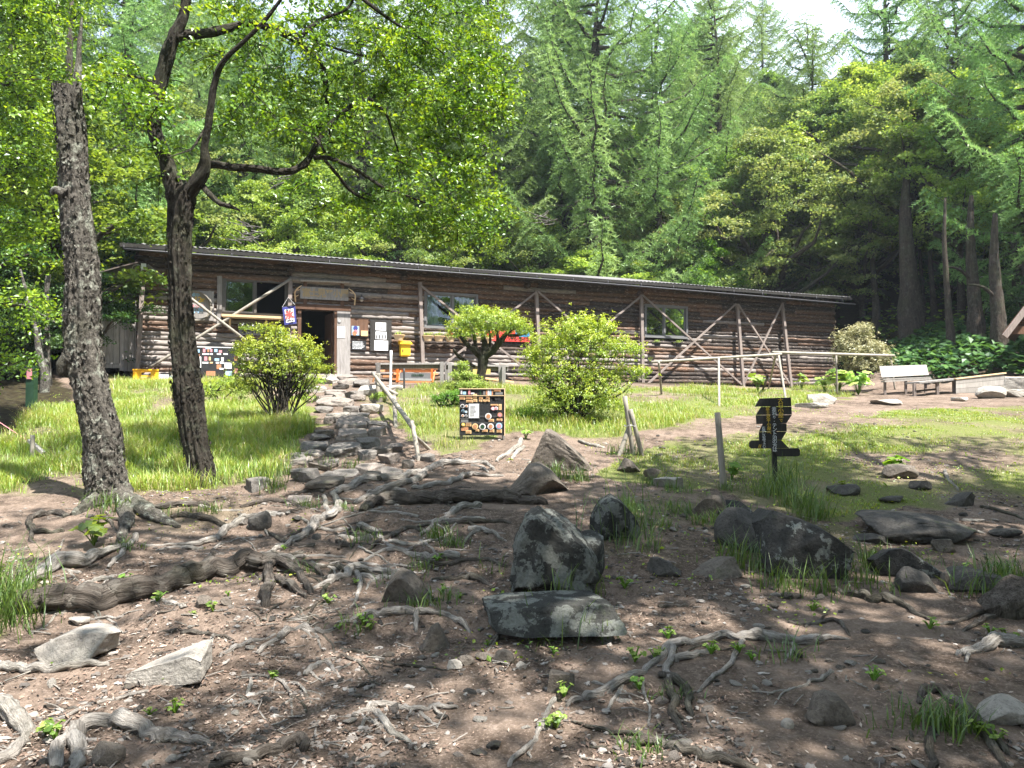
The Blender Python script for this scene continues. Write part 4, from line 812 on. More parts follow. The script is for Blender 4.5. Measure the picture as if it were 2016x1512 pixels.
# bench, low table and planter box
def bench():
    D = 21.8; base = hit(1780, 784); t = thing('park_bench', base, 'weathered grey plank bench with backrest at the edge of the woods', 'bench')
    def q(x, y, d=0): return at(x, y, D+d)
    b = MB(); b.add([q(1731, 721, .35), q(1824, 718, .35), q(1829, 738, .2), q(1736, 743, .2)]+[q(1731, 721, .40), q(1824, 718, .40), q(1829, 738, .25), q(1736, 743, .25)], [np.array([[3, 2, 1, 0], [4, 5, 6, 7], [0, 1, 5, 4], [1, 2, 6, 5], [2, 3, 7, 6], [3, 0, 4, 7]])], .2); b.build('backrest', M['pale_wood'], t)
    b = MB(); b.bar(q(1738, 751, -.05), q(1830, 746, -.05), .22, .045, tint=.1); b.bar(q(1736, 747, .2), q(1829, 743, .2), .2, .04, tint=.4); b.build('seat', M['pale_wood'], t)
    for x in (1742, 1783, 1822):
        b = MB(); f = q(x, 752, -.05); e = f.copy(); e[2] = gz(f[0], f[1])-.05; b.bar(e, f, .06, .05, up=(0, 1, 0)); b.build('leg', M['post_wood'], t)
        b = MB(); f = q(x, 735, .33); e = q(x, 752, .45); e[2] = gz(e[0], e[1])-.05; b.bar(e, f, .06, .05, up=(0, 1, 0)); b.build('leg', M['post_wood'], t)
    t = thing('low_table', hit(1850, 785), 'low grey plank table between the bench and the wooden box', 'table')
    b = MB(); b.bar(q(1796, 754, -.8), q(1882, 746, -.5), .55, .045, tint=.3); b.build('table_top', M['grey_wood'], t)
    for x, y, d in ((1800, 754, -.95), (1845, 751, -.85), (1878, 748, -.72), (1878, 748, -.35)): b = MB(); f = q(x, y, d); e = f.copy(); e[2] = gz(f[0], f[1])-.05; b.bar(e, f, .07, .07, up=(0, 1, 0)); b.build('leg', M['post_wood'], t)
    b = MB(); b.bar(q(1804, 770, -.8), q(1845, 766, -.7), .04, .05); b.build('stretcher', M['dark_wood'], t)
    t = thing('plank_box', hit(1930, 785), 'long low box of pale horizontal planks with a tilted top edge near the right edge', 'wooden box')
    rng = rs(2)
    for i in range(4):
        y0 = 747-10*0+i*9.2; b = MB(); f = (i)/4
        l0, r0 = q(1882, 747+i*9.3, -.9), q(1977, 736+i*11, -.6); l1, r1 = q(1882, 747+(i+.95)*9.3, -.9), q(1977, 736+(i+.95)*11, -.6)
        V = [l0, r0, r1, l1]; V2 = [v+np.array([.02, .035, 0]) for v in V]; b.add(V+V2, [np.array([[3, 2, 1, 0], [4, 5, 6, 7], [0, 1, 5, 4], [1, 2, 6, 5], [2, 3, 7, 6], [3, 0, 4, 7]])], rng.uniform(0, .6)); b.build('side_plank', M['pale_wood'], t)
    b = MB(); b.bar(q(1880, 746, -.86), q(1978, 734.5, -.56), .12, .03, tint=.1); b.build('top_edge', M['new_wood'], t)
    b = MB(); b.bar(q(1881, 765, -.4), q(1977, 757, -.1), .03, .42); b.build('rear_side', M['dark_wood'], t)
bench()
# corner of an A-frame shelter at the right edge
t = thing('aframe_shelter', at(2060, 640, 23.), 'steep roof corner of a small brown A-frame shelter cut off by the right edge', 'shelter')
AD = nrm(np.array([.80, 1., 0]))*3.2
def slab(name, e, tp, mt, th=.07, dv=AD, tint=.3, n_=(0, 0, 1.)):
    e = np.array(e); tp = np.array(tp); up = np.array(n_)*th; b = MB(); q = [e, tp, tp+dv, e+dv]; b.add(q+[v-up for v in q], [np.array([[0, 1, 2, 3], [7, 6, 5, 4], [0, 4, 5, 1], [1, 5, 6, 2], [2, 6, 7, 3], [3, 7, 4, 0]])], tint); return b.build(name, M[mt], t)
e = at(1974, 655, 22.6); tp = at(2130, 455, 22.6); e2 = at(2290, 655, 22.6)
slab('roof', e, tp, 'brown_wood'); slab('roof', e2, tp+[.01, 0, 0], 'brown_wood')
b = MB(); b.bar(e+[.03, -.04, -.12], tp+[0, -.04, -.12], .06, .16, up=(-.79, 0, .61), tint=.1); b.build('barge_board', M['post_wood'], t)
b = MB(); b.bar(at(1990, 650, 22.9), at(2280, 650, 22.9), .05, .24, tint=.2); b.bar(at(2008, 627, 22.9), at(2260, 627, 22.9), .05, .3, tint=.9); b.build('gable_boards', M['brown_wood'], t)
for px in (2065, 2240): b = MB(); f = at(px, 650, 23.1); e = f.copy(); e[2] = gz(f[0], f[1])-.1; b.bar(e, f, .13, .13, up=(0, 1, 0)); b.build('post', M['brown_wood'], t)
# small things at the far left
pole('short_stake', hit(63, 900)-Z3*.1, hit(63, 900)+Z3*.28, .03, M['branch_wood'], 'short grey stake in the tall grass at the left edge', 'stake')
b = MB(); b.bar(hit(86, 900)+Z3*.05, at(57, 867, hit(86, 900)[1]+.1), .05, .035, tint=0); tag(b.build('white_batten', M['pale_wood'], org=hit(86, 900)), 'short pale batten leaning on the stake in the left grass', 'batten')
b = MB(); b.tube([at(-60, 805, 10.5), at(0, 832, 10.6), at(55, 868, 10.7)], .006, 6); tag(b.build('red_rope', M['pink'], org=at(0, 832, 10.6)), 'thin reddish rope sloping down to the stake at the left edge', 'rope')
b = MB(); q = hit(62, 800); b.bar(q-Z3*.1, q+Z3*.72, .14, .12, up=(0, 1, 0)); o = tag(b.build('bollard', M['bottlegreen'], org=q), 'dark green square bollard with a red panel in the shade left of the trees', 'bollard')
b = MB(); b.bar(q+[0, -.075, .48], q+[0, -.075, .66], .09, .01, up=(0, 1, 0)); b.build('red_panel', M['pink'], o)
# ------------------------------------------------------------------ rocks
def ico(n):
    t_ = (1+5**.5)/2; V = [(-1, t_, 0), (1, t_, 0), (-1, -t_, 0), (1, -t_, 0), (0, -1, t_), (0, 1, t_), (0, -1, -t_), (0, 1, -t_), (t_, 0, -1), (t_, 0, 1), (-t_, 0, -1), (-t_, 0, 1)]
    V = [tuple(nrm(v)) for v in V]; Fc = [(0, 11, 5), (0, 5, 1), (0, 1, 7), (0, 7, 10), (0, 10, 11), (1, 5, 9), (5, 11, 4), (11, 10, 2), (10, 7, 6), (7, 1, 8), (3, 9, 4), (3, 4, 2), (3, 2, 6), (3, 6, 8), (3, 8, 9), (4, 9, 5), (2, 4, 11), (6, 2, 10), (8, 6, 7), (9, 8, 1)]
    for _ in range(n):
        d = {}; out = []
        def mid(a, b):
            k = (min(a, b), max(a, b))
            if k not in d: d[k] = len(V); V.append(tuple(nrm((np.array(V[a])+np.array(V[b]))/2)))
            return d[k]
        for a, b, c in Fc: x, y, z = mid(a, b), mid(b, c), mid(c, a); out += [(a, x, z), (b, y, x), (c, z, y), (x, y, z)]
        Fc = out
    return np.array(V), np.array(Fc)
ICO = {n: ico(n) for n in (1, 2, 3, 4, 5)}
def rock_shape(seed, lod, cuts=9, rough=.05, flat=0, blocky=0, boxy=0, dents=()):
    V, Fc = ICO[lod]; V = V.copy(); r = rs(seed)
    if boxy: V = np.sign(V)*np.abs(V)**boxy; V = V/np.abs(V).max()*1.0
    if blocky:
        for ax in np.r_[np.eye(3), -np.eye(3)]:
            n = nrm(ax+r.normal(size=3)*.16); d = V@n-r.uniform(.42, .62); V = V-np.maximum(d, 0)[:, None]*n
    for i in range(cuts):
        n = nrm(r.normal(size=3)); 
        if flat and i < 3: n = nrm(np.array([r.normal()*.12, r.normal()*.12, 1.]))
        h = r.uniform(.45, .82); d = V@n-h; V = V-np.maximum(d, 0)[:, None]*n*.96
    V = V*(1+rough*fbm(V*2.2+seed, seed, 5, .62)[:, None])+.02*nrm(V)*fbm(V*9+seed, seed+3, 3)[:, None]
    for (x_, y_, z_, r_, dp_) in dents: V = V*(1-dp_*np.exp(-((V-np.array([x_, y_, z_]))**2).sum(1)/r_**2))[:, None]
    ya = r.uniform(-.6, .6)*(1 if blocky else 0); V = V@np.array([[math.cos(ya), -math.sin(ya), 0], [math.sin(ya), math.cos(ya), 0], [0, 0, 1]]); mn, mxx = V.min(0), V.max(0); return (V-(mn+mxx)/2)/(mxx-mn)*2, Fc      # unit box -1..1
def rock(px0, px1, py0, py1, mt, label=None, seed=None, prof=None, lod=None, cuts=9, flat=0, depth=.75, group=None, sink=.25, name='rock', rough=.06, dd=0, blocky=0, boxy=0, dents=(), tilt=0):
    seed = seed or int(px0*7+py1*3) % 9973; base = hit((px0+px1)/2, py1-1)
    if dd: base = base+[0, dd, 0]
    D = base[1]; w = (px1-px0)/F*D; h = max(.02, (py1-py0)/F*D*.97); dp = w*depth
    h_vis = max(h-dp*(CAMZ-base[2])/D*(.6 if flat else .35), h*(.5 if flat else .6))         # part of the pixel height is the top seen from above
    lod = lod or (5 if w > .45 else 4 if w > .2 else 3 if w > .08 else 2)
    V, Fc = rock_shape(seed, lod, cuts, rough, flat, blocky, boxy, dents); V = V.copy(); hh = h_vis/(1-sink)
    if prof is not None: k = np.interp(V[:, 0], np.linspace(-1, 1, len(prof)), prof); up = (V[:, 2]+1)/2; V[:, 2] = up*k*2-1
    P = np.c_[V[:, 0]*w/2, V[:, 1]*dp/2, (V[:, 2]+1)/2*hh-hh*sink]
    if tilt: P[:, 2] += P[:, 1]*tilt
    org = np.array([base[0], D+dp*.38, gz(base[0], D+dp*.2)]); b = MB(); b.add(P+org, Fc, .5)
    o = b.build(name, M[mt], org=org, smooth=lod > 3)
    if lod > 3:
        pass
    if label: tag(o, label, 'rock', group)
    return o
RK = [
 (1003,1182,988,1178,'rockg','largest boulder, dark with pale green lichen patches, in the centre foreground',dict(prof=[.72,.92,1,.98,.9,.8,.6],depth=.75,seed=5,cuts=5,rough=.24,sink=.12,boxy=.66,dents=((.15,-.8,.1,.5,.38),(-.6,-.8,.5,.3,.2),(.75,-.6,-.2,.35,.35),(-.2,-.9,-.6,.3,.2)))),
 (1140,1200,1060,1172,'rockg','narrow lichen-spotted rock leaning against the right side of the largest boulder',dict(seed=17,depth=1.4,dd=.1)),
 (1165,1268,975,1072,'rockg','lichen-covered boulder just behind and right of the largest boulder',dict(prof=[.6,.9,1,.9,.7,.5],seed=21,boxy=.7,rough=.12)),
 (1037,1176,838,927,'rockb','tall sunlit boulder with its peak on the left, in front of the green bush',dict(prof=[.45,.8,1,.9,.75,.6,.45,.2],seed=33,depth=.8,cuts=8,boxy=.65,rough=.1)),
 (998,1132,910,975,'rockb','broad pale brown rock below the tall sunlit boulder',dict(prof=[.3,.6,.95,1,.8,.5,.2],seed=36,boxy=.65,rough=.1)),
 (945,1232,1170,1268,'rockg','long flat-topped lichen-edged slab in the centre foreground',dict(prof=[.85,.95,.97,1,1,.95,.9],seed=41,flat=1,depth=.6,cuts=8,sink=.1,rough=.06, blocky=1)),
 (743,862,1117,1192,'rockb','angular brown boulder with a ridge on top left of the large boulders',dict(prof=[.35,.85,1,.95,.75,.5,.2],seed=47,boxy=.75,cuts=10)),
 (818,890,1224,1284,'rockb','pointed grey-brown stone between the root and the flat slab',dict(prof=[.2,.5,.9,1,.6,.2],seed=52)),
 (64,216,1226,1306,'rockp','pale wedge-shaped stone at the lower left below the thick root',dict(prof=[.7,.9,1,1,1,.9],seed=58,blocky=1,flat=1,cuts=7,sink=.05)),
 (244,402,1260,1347,'rockp','flat pale stone tilted up to the right at the lower left',dict(prof=[.4,.5,.65,.8,1,.95],seed=63,blocky=1,flat=1,cuts=7,sink=.08)),
 (1504,1702,992,1142,'rockl','big black boulder with white lichen spots on the right',dict(prof=[.8,1,.93,.86,.78,.66,.5,.35],seed=71,blocky=1,boxy=.85,depth=.7,cuts=8,rough=.07,sink=.12)),
 (1430,1524,1015,1104,'rockd','dark split rock touching the left side of the big black boulder',dict(prof=[.85,1,1,.95],seed=77,boxy=.6,depth=1.,dd=.15)),
 (1724,1948,1005,1070,'rockd','long low slab rock with a flat top at the right',dict(prof=[.9,1,1,.95,.85,.6],seed=83,boxy=.55,rough=.09,flat=1,depth=.8,cuts=7)),
 (1727,1882,1064,1140,'rockl','dark sloping rock below the long low slab',dict(prof=[.95,1,.85,.65,.45,.25],seed=89,boxy=.65,depth=.6)),
 (1777,1857,1117,1170,'rockd','rounded dark stone in front of the dark sloping rock',dict(prof=[.8,1,.9,.5],seed=93,boxy=.7)),
 (1855,1880,1127,1158,'rockb','small grey egg-shaped stone wedged right of the rounded dark stone',dict(seed=94)),
 (1874,2000,1118,1168,'rockd','long low ridged stone at the right below the sloping rock',dict(prof=[.7,.9,1,.95,.8],seed=97,blocky=1,flat=1)),
 (1594,1692,1358,1430,'rockb','smooth rounded half-buried stone in the lower right soil',dict(prof=[.35,.8,1,1,.8,.4],seed=101,boxy=.8,cuts=3,rough=.04)),
 (1591,1630,1402,1434,'rockb','small stone resting against the left foot of the rounded stone',dict(seed=103)),
 (1944,2060,1365,1432,'rockp','pale block stone cut off by the lower right edge',dict(prof=[.6,.9,1,1],seed=107)),
 (1077,1132,1323,1363,'rockb','squarish grey stone left of the pale branching root',dict(seed=109,blocky=1)),
 (1365,1432,973,1022,'rockb','brown stone with a hollow top beside the single round post',dict(seed=111)),
 (1398,1488,985,1026,'rockl','low black lichen-flecked stone just right of the hollow brown stone',dict(seed=113)),
 (1279,1346,1100,1138,'rockd','flat dark stone in the bare soil between the two boulder groups',dict(seed=117,prof=[.9,1,.8,.4])),
 (1352,1466,1088,1137,'rockb','long sloping stone rising to the right left of the black boulders',dict(seed=119,blocky=1,prof=[.2,.35,.6,.9,1])),
 (1839,1892,1060,1090,'rockb','small grey stone with a flat top under the long low slab',dict(seed=121,flat=1)),
 (1692,1760,1050,1075,'rockd','low dark stone left of the dark sloping rock',dict(seed=122,flat=1)),
 (1746,1814,915,945,'rockb','dark brown stone behind the broad-leaved plant in the right meadow',dict(seed=123)),
 (1798,1842,946,966,'rockd','small dark slab alone in the shaded part of the meadow',dict(seed=124,flat=1)),
 (1638,1702,954,978,'rockd','low mossy stone in the shade right of the black sign',dict(seed=125,flat=1)),
 (1864,1928,962,999,'rockd','tilted grey slab behind the long low slab at the right',dict(seed=127,blocky=1,prof=[.3,.5,.8,1])),
 (1738,1790,978,992,'rockd','two-tiered flat dark stone above the long low slab',dict(seed=128,flat=1)),
 (1217,1266,902,932,'rockb','pale brown triangular stone in front of the tied posts',dict(seed=129,prof=[.6,1,.8,.3])),
 (1269,1302,922,948,'rockb','small dark knobby stone below the tied posts',dict(seed=131)),
 (1290,1352,939,962,'rockp','pale flat-topped stone between the tied posts and the single post',dict(seed=133,blocky=1,flat=1)),
 (1594,1656,776,797,'rockp','large flat pale stone beside the leafy plants near the hut corner',dict(seed=137,blocky=1,flat=1)),
 (1573,1636,795,806,'rockp','second flat pale stone in front of the large flat one',dict(seed=138,flat=1)),
 (1928,1986,760,786,'rockp','pale round-topped stone in front of the plank box',dict(seed=139)),
 (1990,2060,740,776,'rockp','large pale block at the right edge behind the plank box',dict(seed=141,blocky=1)),
 (1970,2030,770,784,'rockp','low pale stone at the right edge in front of the block',dict(seed=143,flat=1)),
 (1725,1785,788,800,'rockp','flat pale stone on the ground in front of the bench',dict(seed=145,flat=1)),
 (1878,930+980,783,792,'rockp','thin pale slab under the low table',dict(seed=147,flat=1)),
 (170,236,1463,1508,'rockb','rounded grey stone under the arching grey root at the lower left',dict(seed=149,cuts=4)),
 (484,531,1008,1046,'rockd','round dark stone among the roots right of the second tree',dict(seed=151,cuts=3)),
 (380,413,1174,1201,'rockb','angular grey stone under the thick long root',dict(seed=153)),
 (430,456,1176,1194,'rockb','small pale wedge stone right of the angular one under the thick root',dict(seed=155)),
 (1960,2020,1040,1060,'rockd','pale slab at the right edge among thin stones',dict(seed=157,flat=1)),
 (126,172,1217,1236,'rockp','flat pale stone lying behind the wedge-shaped stone',dict(seed=159,flat=1)),
 (1540,1566,1416,1438,'rockp','round pale pebble stone left of the rounded half-buried stone',dict(seed=161,cuts=3)),
 (879,910,1302,1323,'rockp','leftmost stone in the small row below the flat slab',dict(seed=163)),
 (900,934,1292,1314,'rockb','second stone in the small row below the flat slab',dict(seed=165)),
 (934,976,1285,1304,'rockb','third and widest stone in the small row below the flat slab',dict(seed=167,flat=1)),
 (970,1012,1281,1310,'rockb','fourth and tallest stone in the small row below the flat slab',dict(seed=169)),
 (1016,1037,1306,1323,'rockp','rightmost lone stone of the row below the flat slab',dict(seed=171)),
]
for r_ in RK: rock(r_[0], r_[1], r_[2], r_[3], r_[4], r_[5], **r_[6])
tag(rock(1948, 2070, 1135, 1222, 'rootd', None, seed=191, boxy=.8, rough=.25, prof=[.5,.8,1,1], name='tree_stump'), 'dark mossy stump with grass on it at the right edge', 'stump')
# stone steps up to the doorway
ST = [(639,704,868,900),(654,722,846,867),(698,746,857,883),(730,768,873,896),(704,737,881,905),(744,782,886,914),(662,722,819,845),(716,764,825,844),(724,754,838,858),(709,749,791,814),(641,674,774,786),
 (678,710,765,786),(639,677,766,780),(706,746,758,779),(664,702,746,757),(694,722,748,763),(664,697,737,752),(622,662,742,755),(620,682,788,800),(676,706,798,813),(652,690,786,800),(642,682,810,826),(634,657,820,834),(688,722,812,823),
 (590,640,865,886),(598,632,888,898),(568,624,916,950),(598,668,938,965),(620,676,931,947),(696,750,910,933),(742,788,916,940),(705,752,927,945),(543,598,892,916),(508,532,905,915),(476,530,936,968),(604,656,907,927),(650,699,927,941),(555,605,978,994),
 (828,853,892,909),(793,812,901,922),(812,842,895,905),(760,790,870,888),(610,645,852,868),(614,660,845,862),(640,665,905,916),(575,610,902,914),(735,760,780,792),(652,684,756,766),(690,715,777,790),(600,640,760,772),(612,648,778,790),(620,650,800,812),(745,775,765,776),(760,790,757,768)]
for i, (x0, x1, y0, y1) in enumerate(ST):
    y0 += (y1-y0)*.34; rr_ = rs(i)
    low = y1 > 860; big = x1-x0 > 55  # sun on the upper flight and shade below put into the stone tones
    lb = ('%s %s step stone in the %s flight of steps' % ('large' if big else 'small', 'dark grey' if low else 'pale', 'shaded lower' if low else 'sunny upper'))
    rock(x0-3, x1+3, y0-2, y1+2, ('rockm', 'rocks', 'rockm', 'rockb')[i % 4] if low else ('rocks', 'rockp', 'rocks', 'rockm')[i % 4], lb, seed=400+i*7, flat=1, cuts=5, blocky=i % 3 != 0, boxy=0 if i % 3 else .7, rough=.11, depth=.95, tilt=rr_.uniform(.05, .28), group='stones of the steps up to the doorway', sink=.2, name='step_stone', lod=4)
rng = rs(77)
PRO = []
for k in range(7):
    V, Fc = rock_shape(900+k*5, 2, 8, .08, k % 2); b = MB(); b.add(V*[.5, .4, .26], Fc); PRO.append(b.build('loose_stone', M[['rockp', 'rockb', 'rockd', 'rockp', 'rockb', 'rocks', 'rockd'][k]]))
cnt = 0; used = set(); SP = []
while cnt < 185:
    px, py = rng.uniform(-20, 2040), 1512-abs(rng.normal(0, 260)); 
    if py < 840: continue
    p = hit(px, py)
    if gmask(p[:1], p[1:2])[0] > .35 and rng.uniform() < .8: continue
    SP.append((p, rng.uniform(.03, .085)*(1.2 if rng.uniform() < .12 else 1))); cnt += 1
for cx_, cy_, n_, sd_ in ((1900, 1040, 30, 60), (1350, 1040, 12, 40), (1400, 885, 16, 90), (1560, 1180, 12, 60), (560, 1060, 12, 80), (1700, 835, 12, 120), (1850, 885, 10, 90), (1560, 870, 8, 80), (960, 1090, 8, 20), (330, 1140, 14, 60), (700, 960, 10, 50)):
    for _ in range(n_): SP.append((hit(cx_+rng.normal()*sd_, cy_+rng.normal()*sd_*.3), rng.uniform(.04, .11)))
SP = SP[:295]
for i, (p, s_) in enumerate(SP):
    k = i % 7; o = PRO[k] if k not in used else PRO[k].copy()
    if k in used: COL.objects.link(o)
    used.add(k); o.location = p+[0, 0, s_*.06]; o.scale = (s_, s_*rng.uniform(.6, 1), s_*rng.uniform(.6, 1)); o.rotation_euler = (rng.normal()*.2, rng.normal()*.2, rng.uniform(0, 6.3))
    wh = ('pale', 'brown', 'dark grey', 'pale', 'brown', 'buff', 'dark grey')[k]
    tag(o, 'small %s loose stone lying on the bare soil' % wh, 'stone', 'small %s loose stones on the bare soil' % wh)
# gravel, chips and twigs: nobody could count them
def scatter(n, ymax, seed, soil=True, ymin=2.6):
    r = rs(seed); y = ymin+(ymax-ymin)*r.uniform(0, 1, n*3)**1.35; x = r.uniform(-1, 1, n*3)*(y*.74+.4); m = gmask(x, y); k = (m < .35) if soil else (m > .2); k &= r.uniform(0, 1, len(x)) < np.clip(.42+1.9*fbm(np.c_[x*1.5, y*1.5, 0*x], 61, 4), .04, 1)
    x, y = x[k][:n], y[k][:n]; return x, y, ground(x, y), r
x, y, z, r = scatter(5200, 12.5, 5); V0, F0 = ICO[1]; V0 = V0*(1+.25*r.normal(size=(len(V0), 1))*.5); n = len(x)
s_ = r.uniform(.004, .02, n)*r.uniform(.6, 1.5, n); a_ = r.uniform(0, 6.28, n); ca, sa = np.cos(a_), np.sin(a_); st = np.c_[s_*r.uniform(.8, 1.5, n), s_*r.uniform(.6, 1, n), s_*r.uniform(.25, .6, n)]
Vv = V0[None]*st[:, None, :]*r.uniform(.85, 1.15, (n, len(V0), 1)); X_ = Vv[..., 0]*ca[:, None]-Vv[..., 1]*sa[:, None]; Y_ = Vv[..., 0]*sa[:, None]+Vv[..., 1]*ca[:, None]
b = MB(); b.add(np.stack([X_+x[:, None], Y_+y[:, None], Vv[..., 2]+z[:, None]+.002], -1).reshape(-1, 3), (F0[None]+(np.arange(n)*len(V0))[:, None, None]).reshape(-1, 3), np.repeat(r.uniform(0, 1, n), len(V0)))
tag(b.build('gravel', M['gravel']), kind='stuff')
x, y, z, r = scatter(38000, 11.5, 6); n = len(x); b = MB(); Nn = r.normal(size=(n, 3))*.35+[0, 0, 1]
leafset(b, np.c_[x, y, z+.006+r.uniform(0, .008, n)], Nn, r.uniform(.008, .034, n), r, .38, r.uniform(0, 1, n)**1.3, fold=.05); tag(b.build('wood_litter', M['chip']), kind='stuff')
x, y, z, r = scatter(900, 11, 8); b = MB()
for i in range(len(x)):
    a = r.uniform(0, 6.28); L = r.uniform(.04, .16); d = np.array([math.cos(a), math.sin(a), 0])*L; p = np.array([x[i], y[i], z[i]+.008]); q = p+d; q[2] = p[2]+r.uniform(-.01, .02)+(0); b.tube([p, (p+q)/2+r.normal(0, .006, 3), q], r.uniform(.002, .005), 4, caps=False)
tag(b.build('fallen_twigs', M['root']), kind='stuff')
# ------------------------------------------------------------------ roots
def root_mesh(b, pts, lift=.45, mt=0, seed=0):
    P = []; Rr = []
    for (px, py, hw) in pts:
        p = hit(px, min(py+hw*.55, 1600)); r_ = max(hw/F*p[1], .004); P.append([p[0], p[1]+r_*.3, p[2]+r_*lift]); Rr.append(r_)
    P = np.array(P); Rr = np.array(Rr); Q, rr = smooth_line(P, Rr, 7); s_ = rs(seed); n = len(Q)
    Q = Q+np.c_[fbm(np.c_[np.arange(n)*.22, np.zeros(n)+seed, np.zeros(n)], 5, 3), fbm(np.c_[np.arange(n)*.22, np.zeros(n)+seed, np.zeros(n)+9], 5, 3), fbm(np.c_[np.arange(n)*.3, np.zeros(n)+seed, np.zeros(n)+19], 5, 3)*.8]*(rr*.9+.008)[:, None]
    gzv = ground(Q[:, 0], Q[:, 1]); Q[:, 2] = np.maximum(Q[:, 2], gzv-rr*.3); Q[:, 2] = np.minimum(Q[:, 2], gzv+rr*.9+.05)
    Q[-1, 2] = gzv[-1]-rr[-1]*.8; Q[0, 2] = min(Q[0, 2], gzv[0]+rr[0]*.1)
    rr = rr*(1+.13*fbm(np.c_[np.arange(n)*.16, np.zeros(n)+seed*3, np.zeros(n)], 7, 3))
    big = rr.max() > .03; b.tube(Q, rr, 24 if big else 9, rs(seed).uniform(0, 1), mt, .07, 26 if big else 40, seed, groove=.34 if big else .2, sub=3 if big else 0)
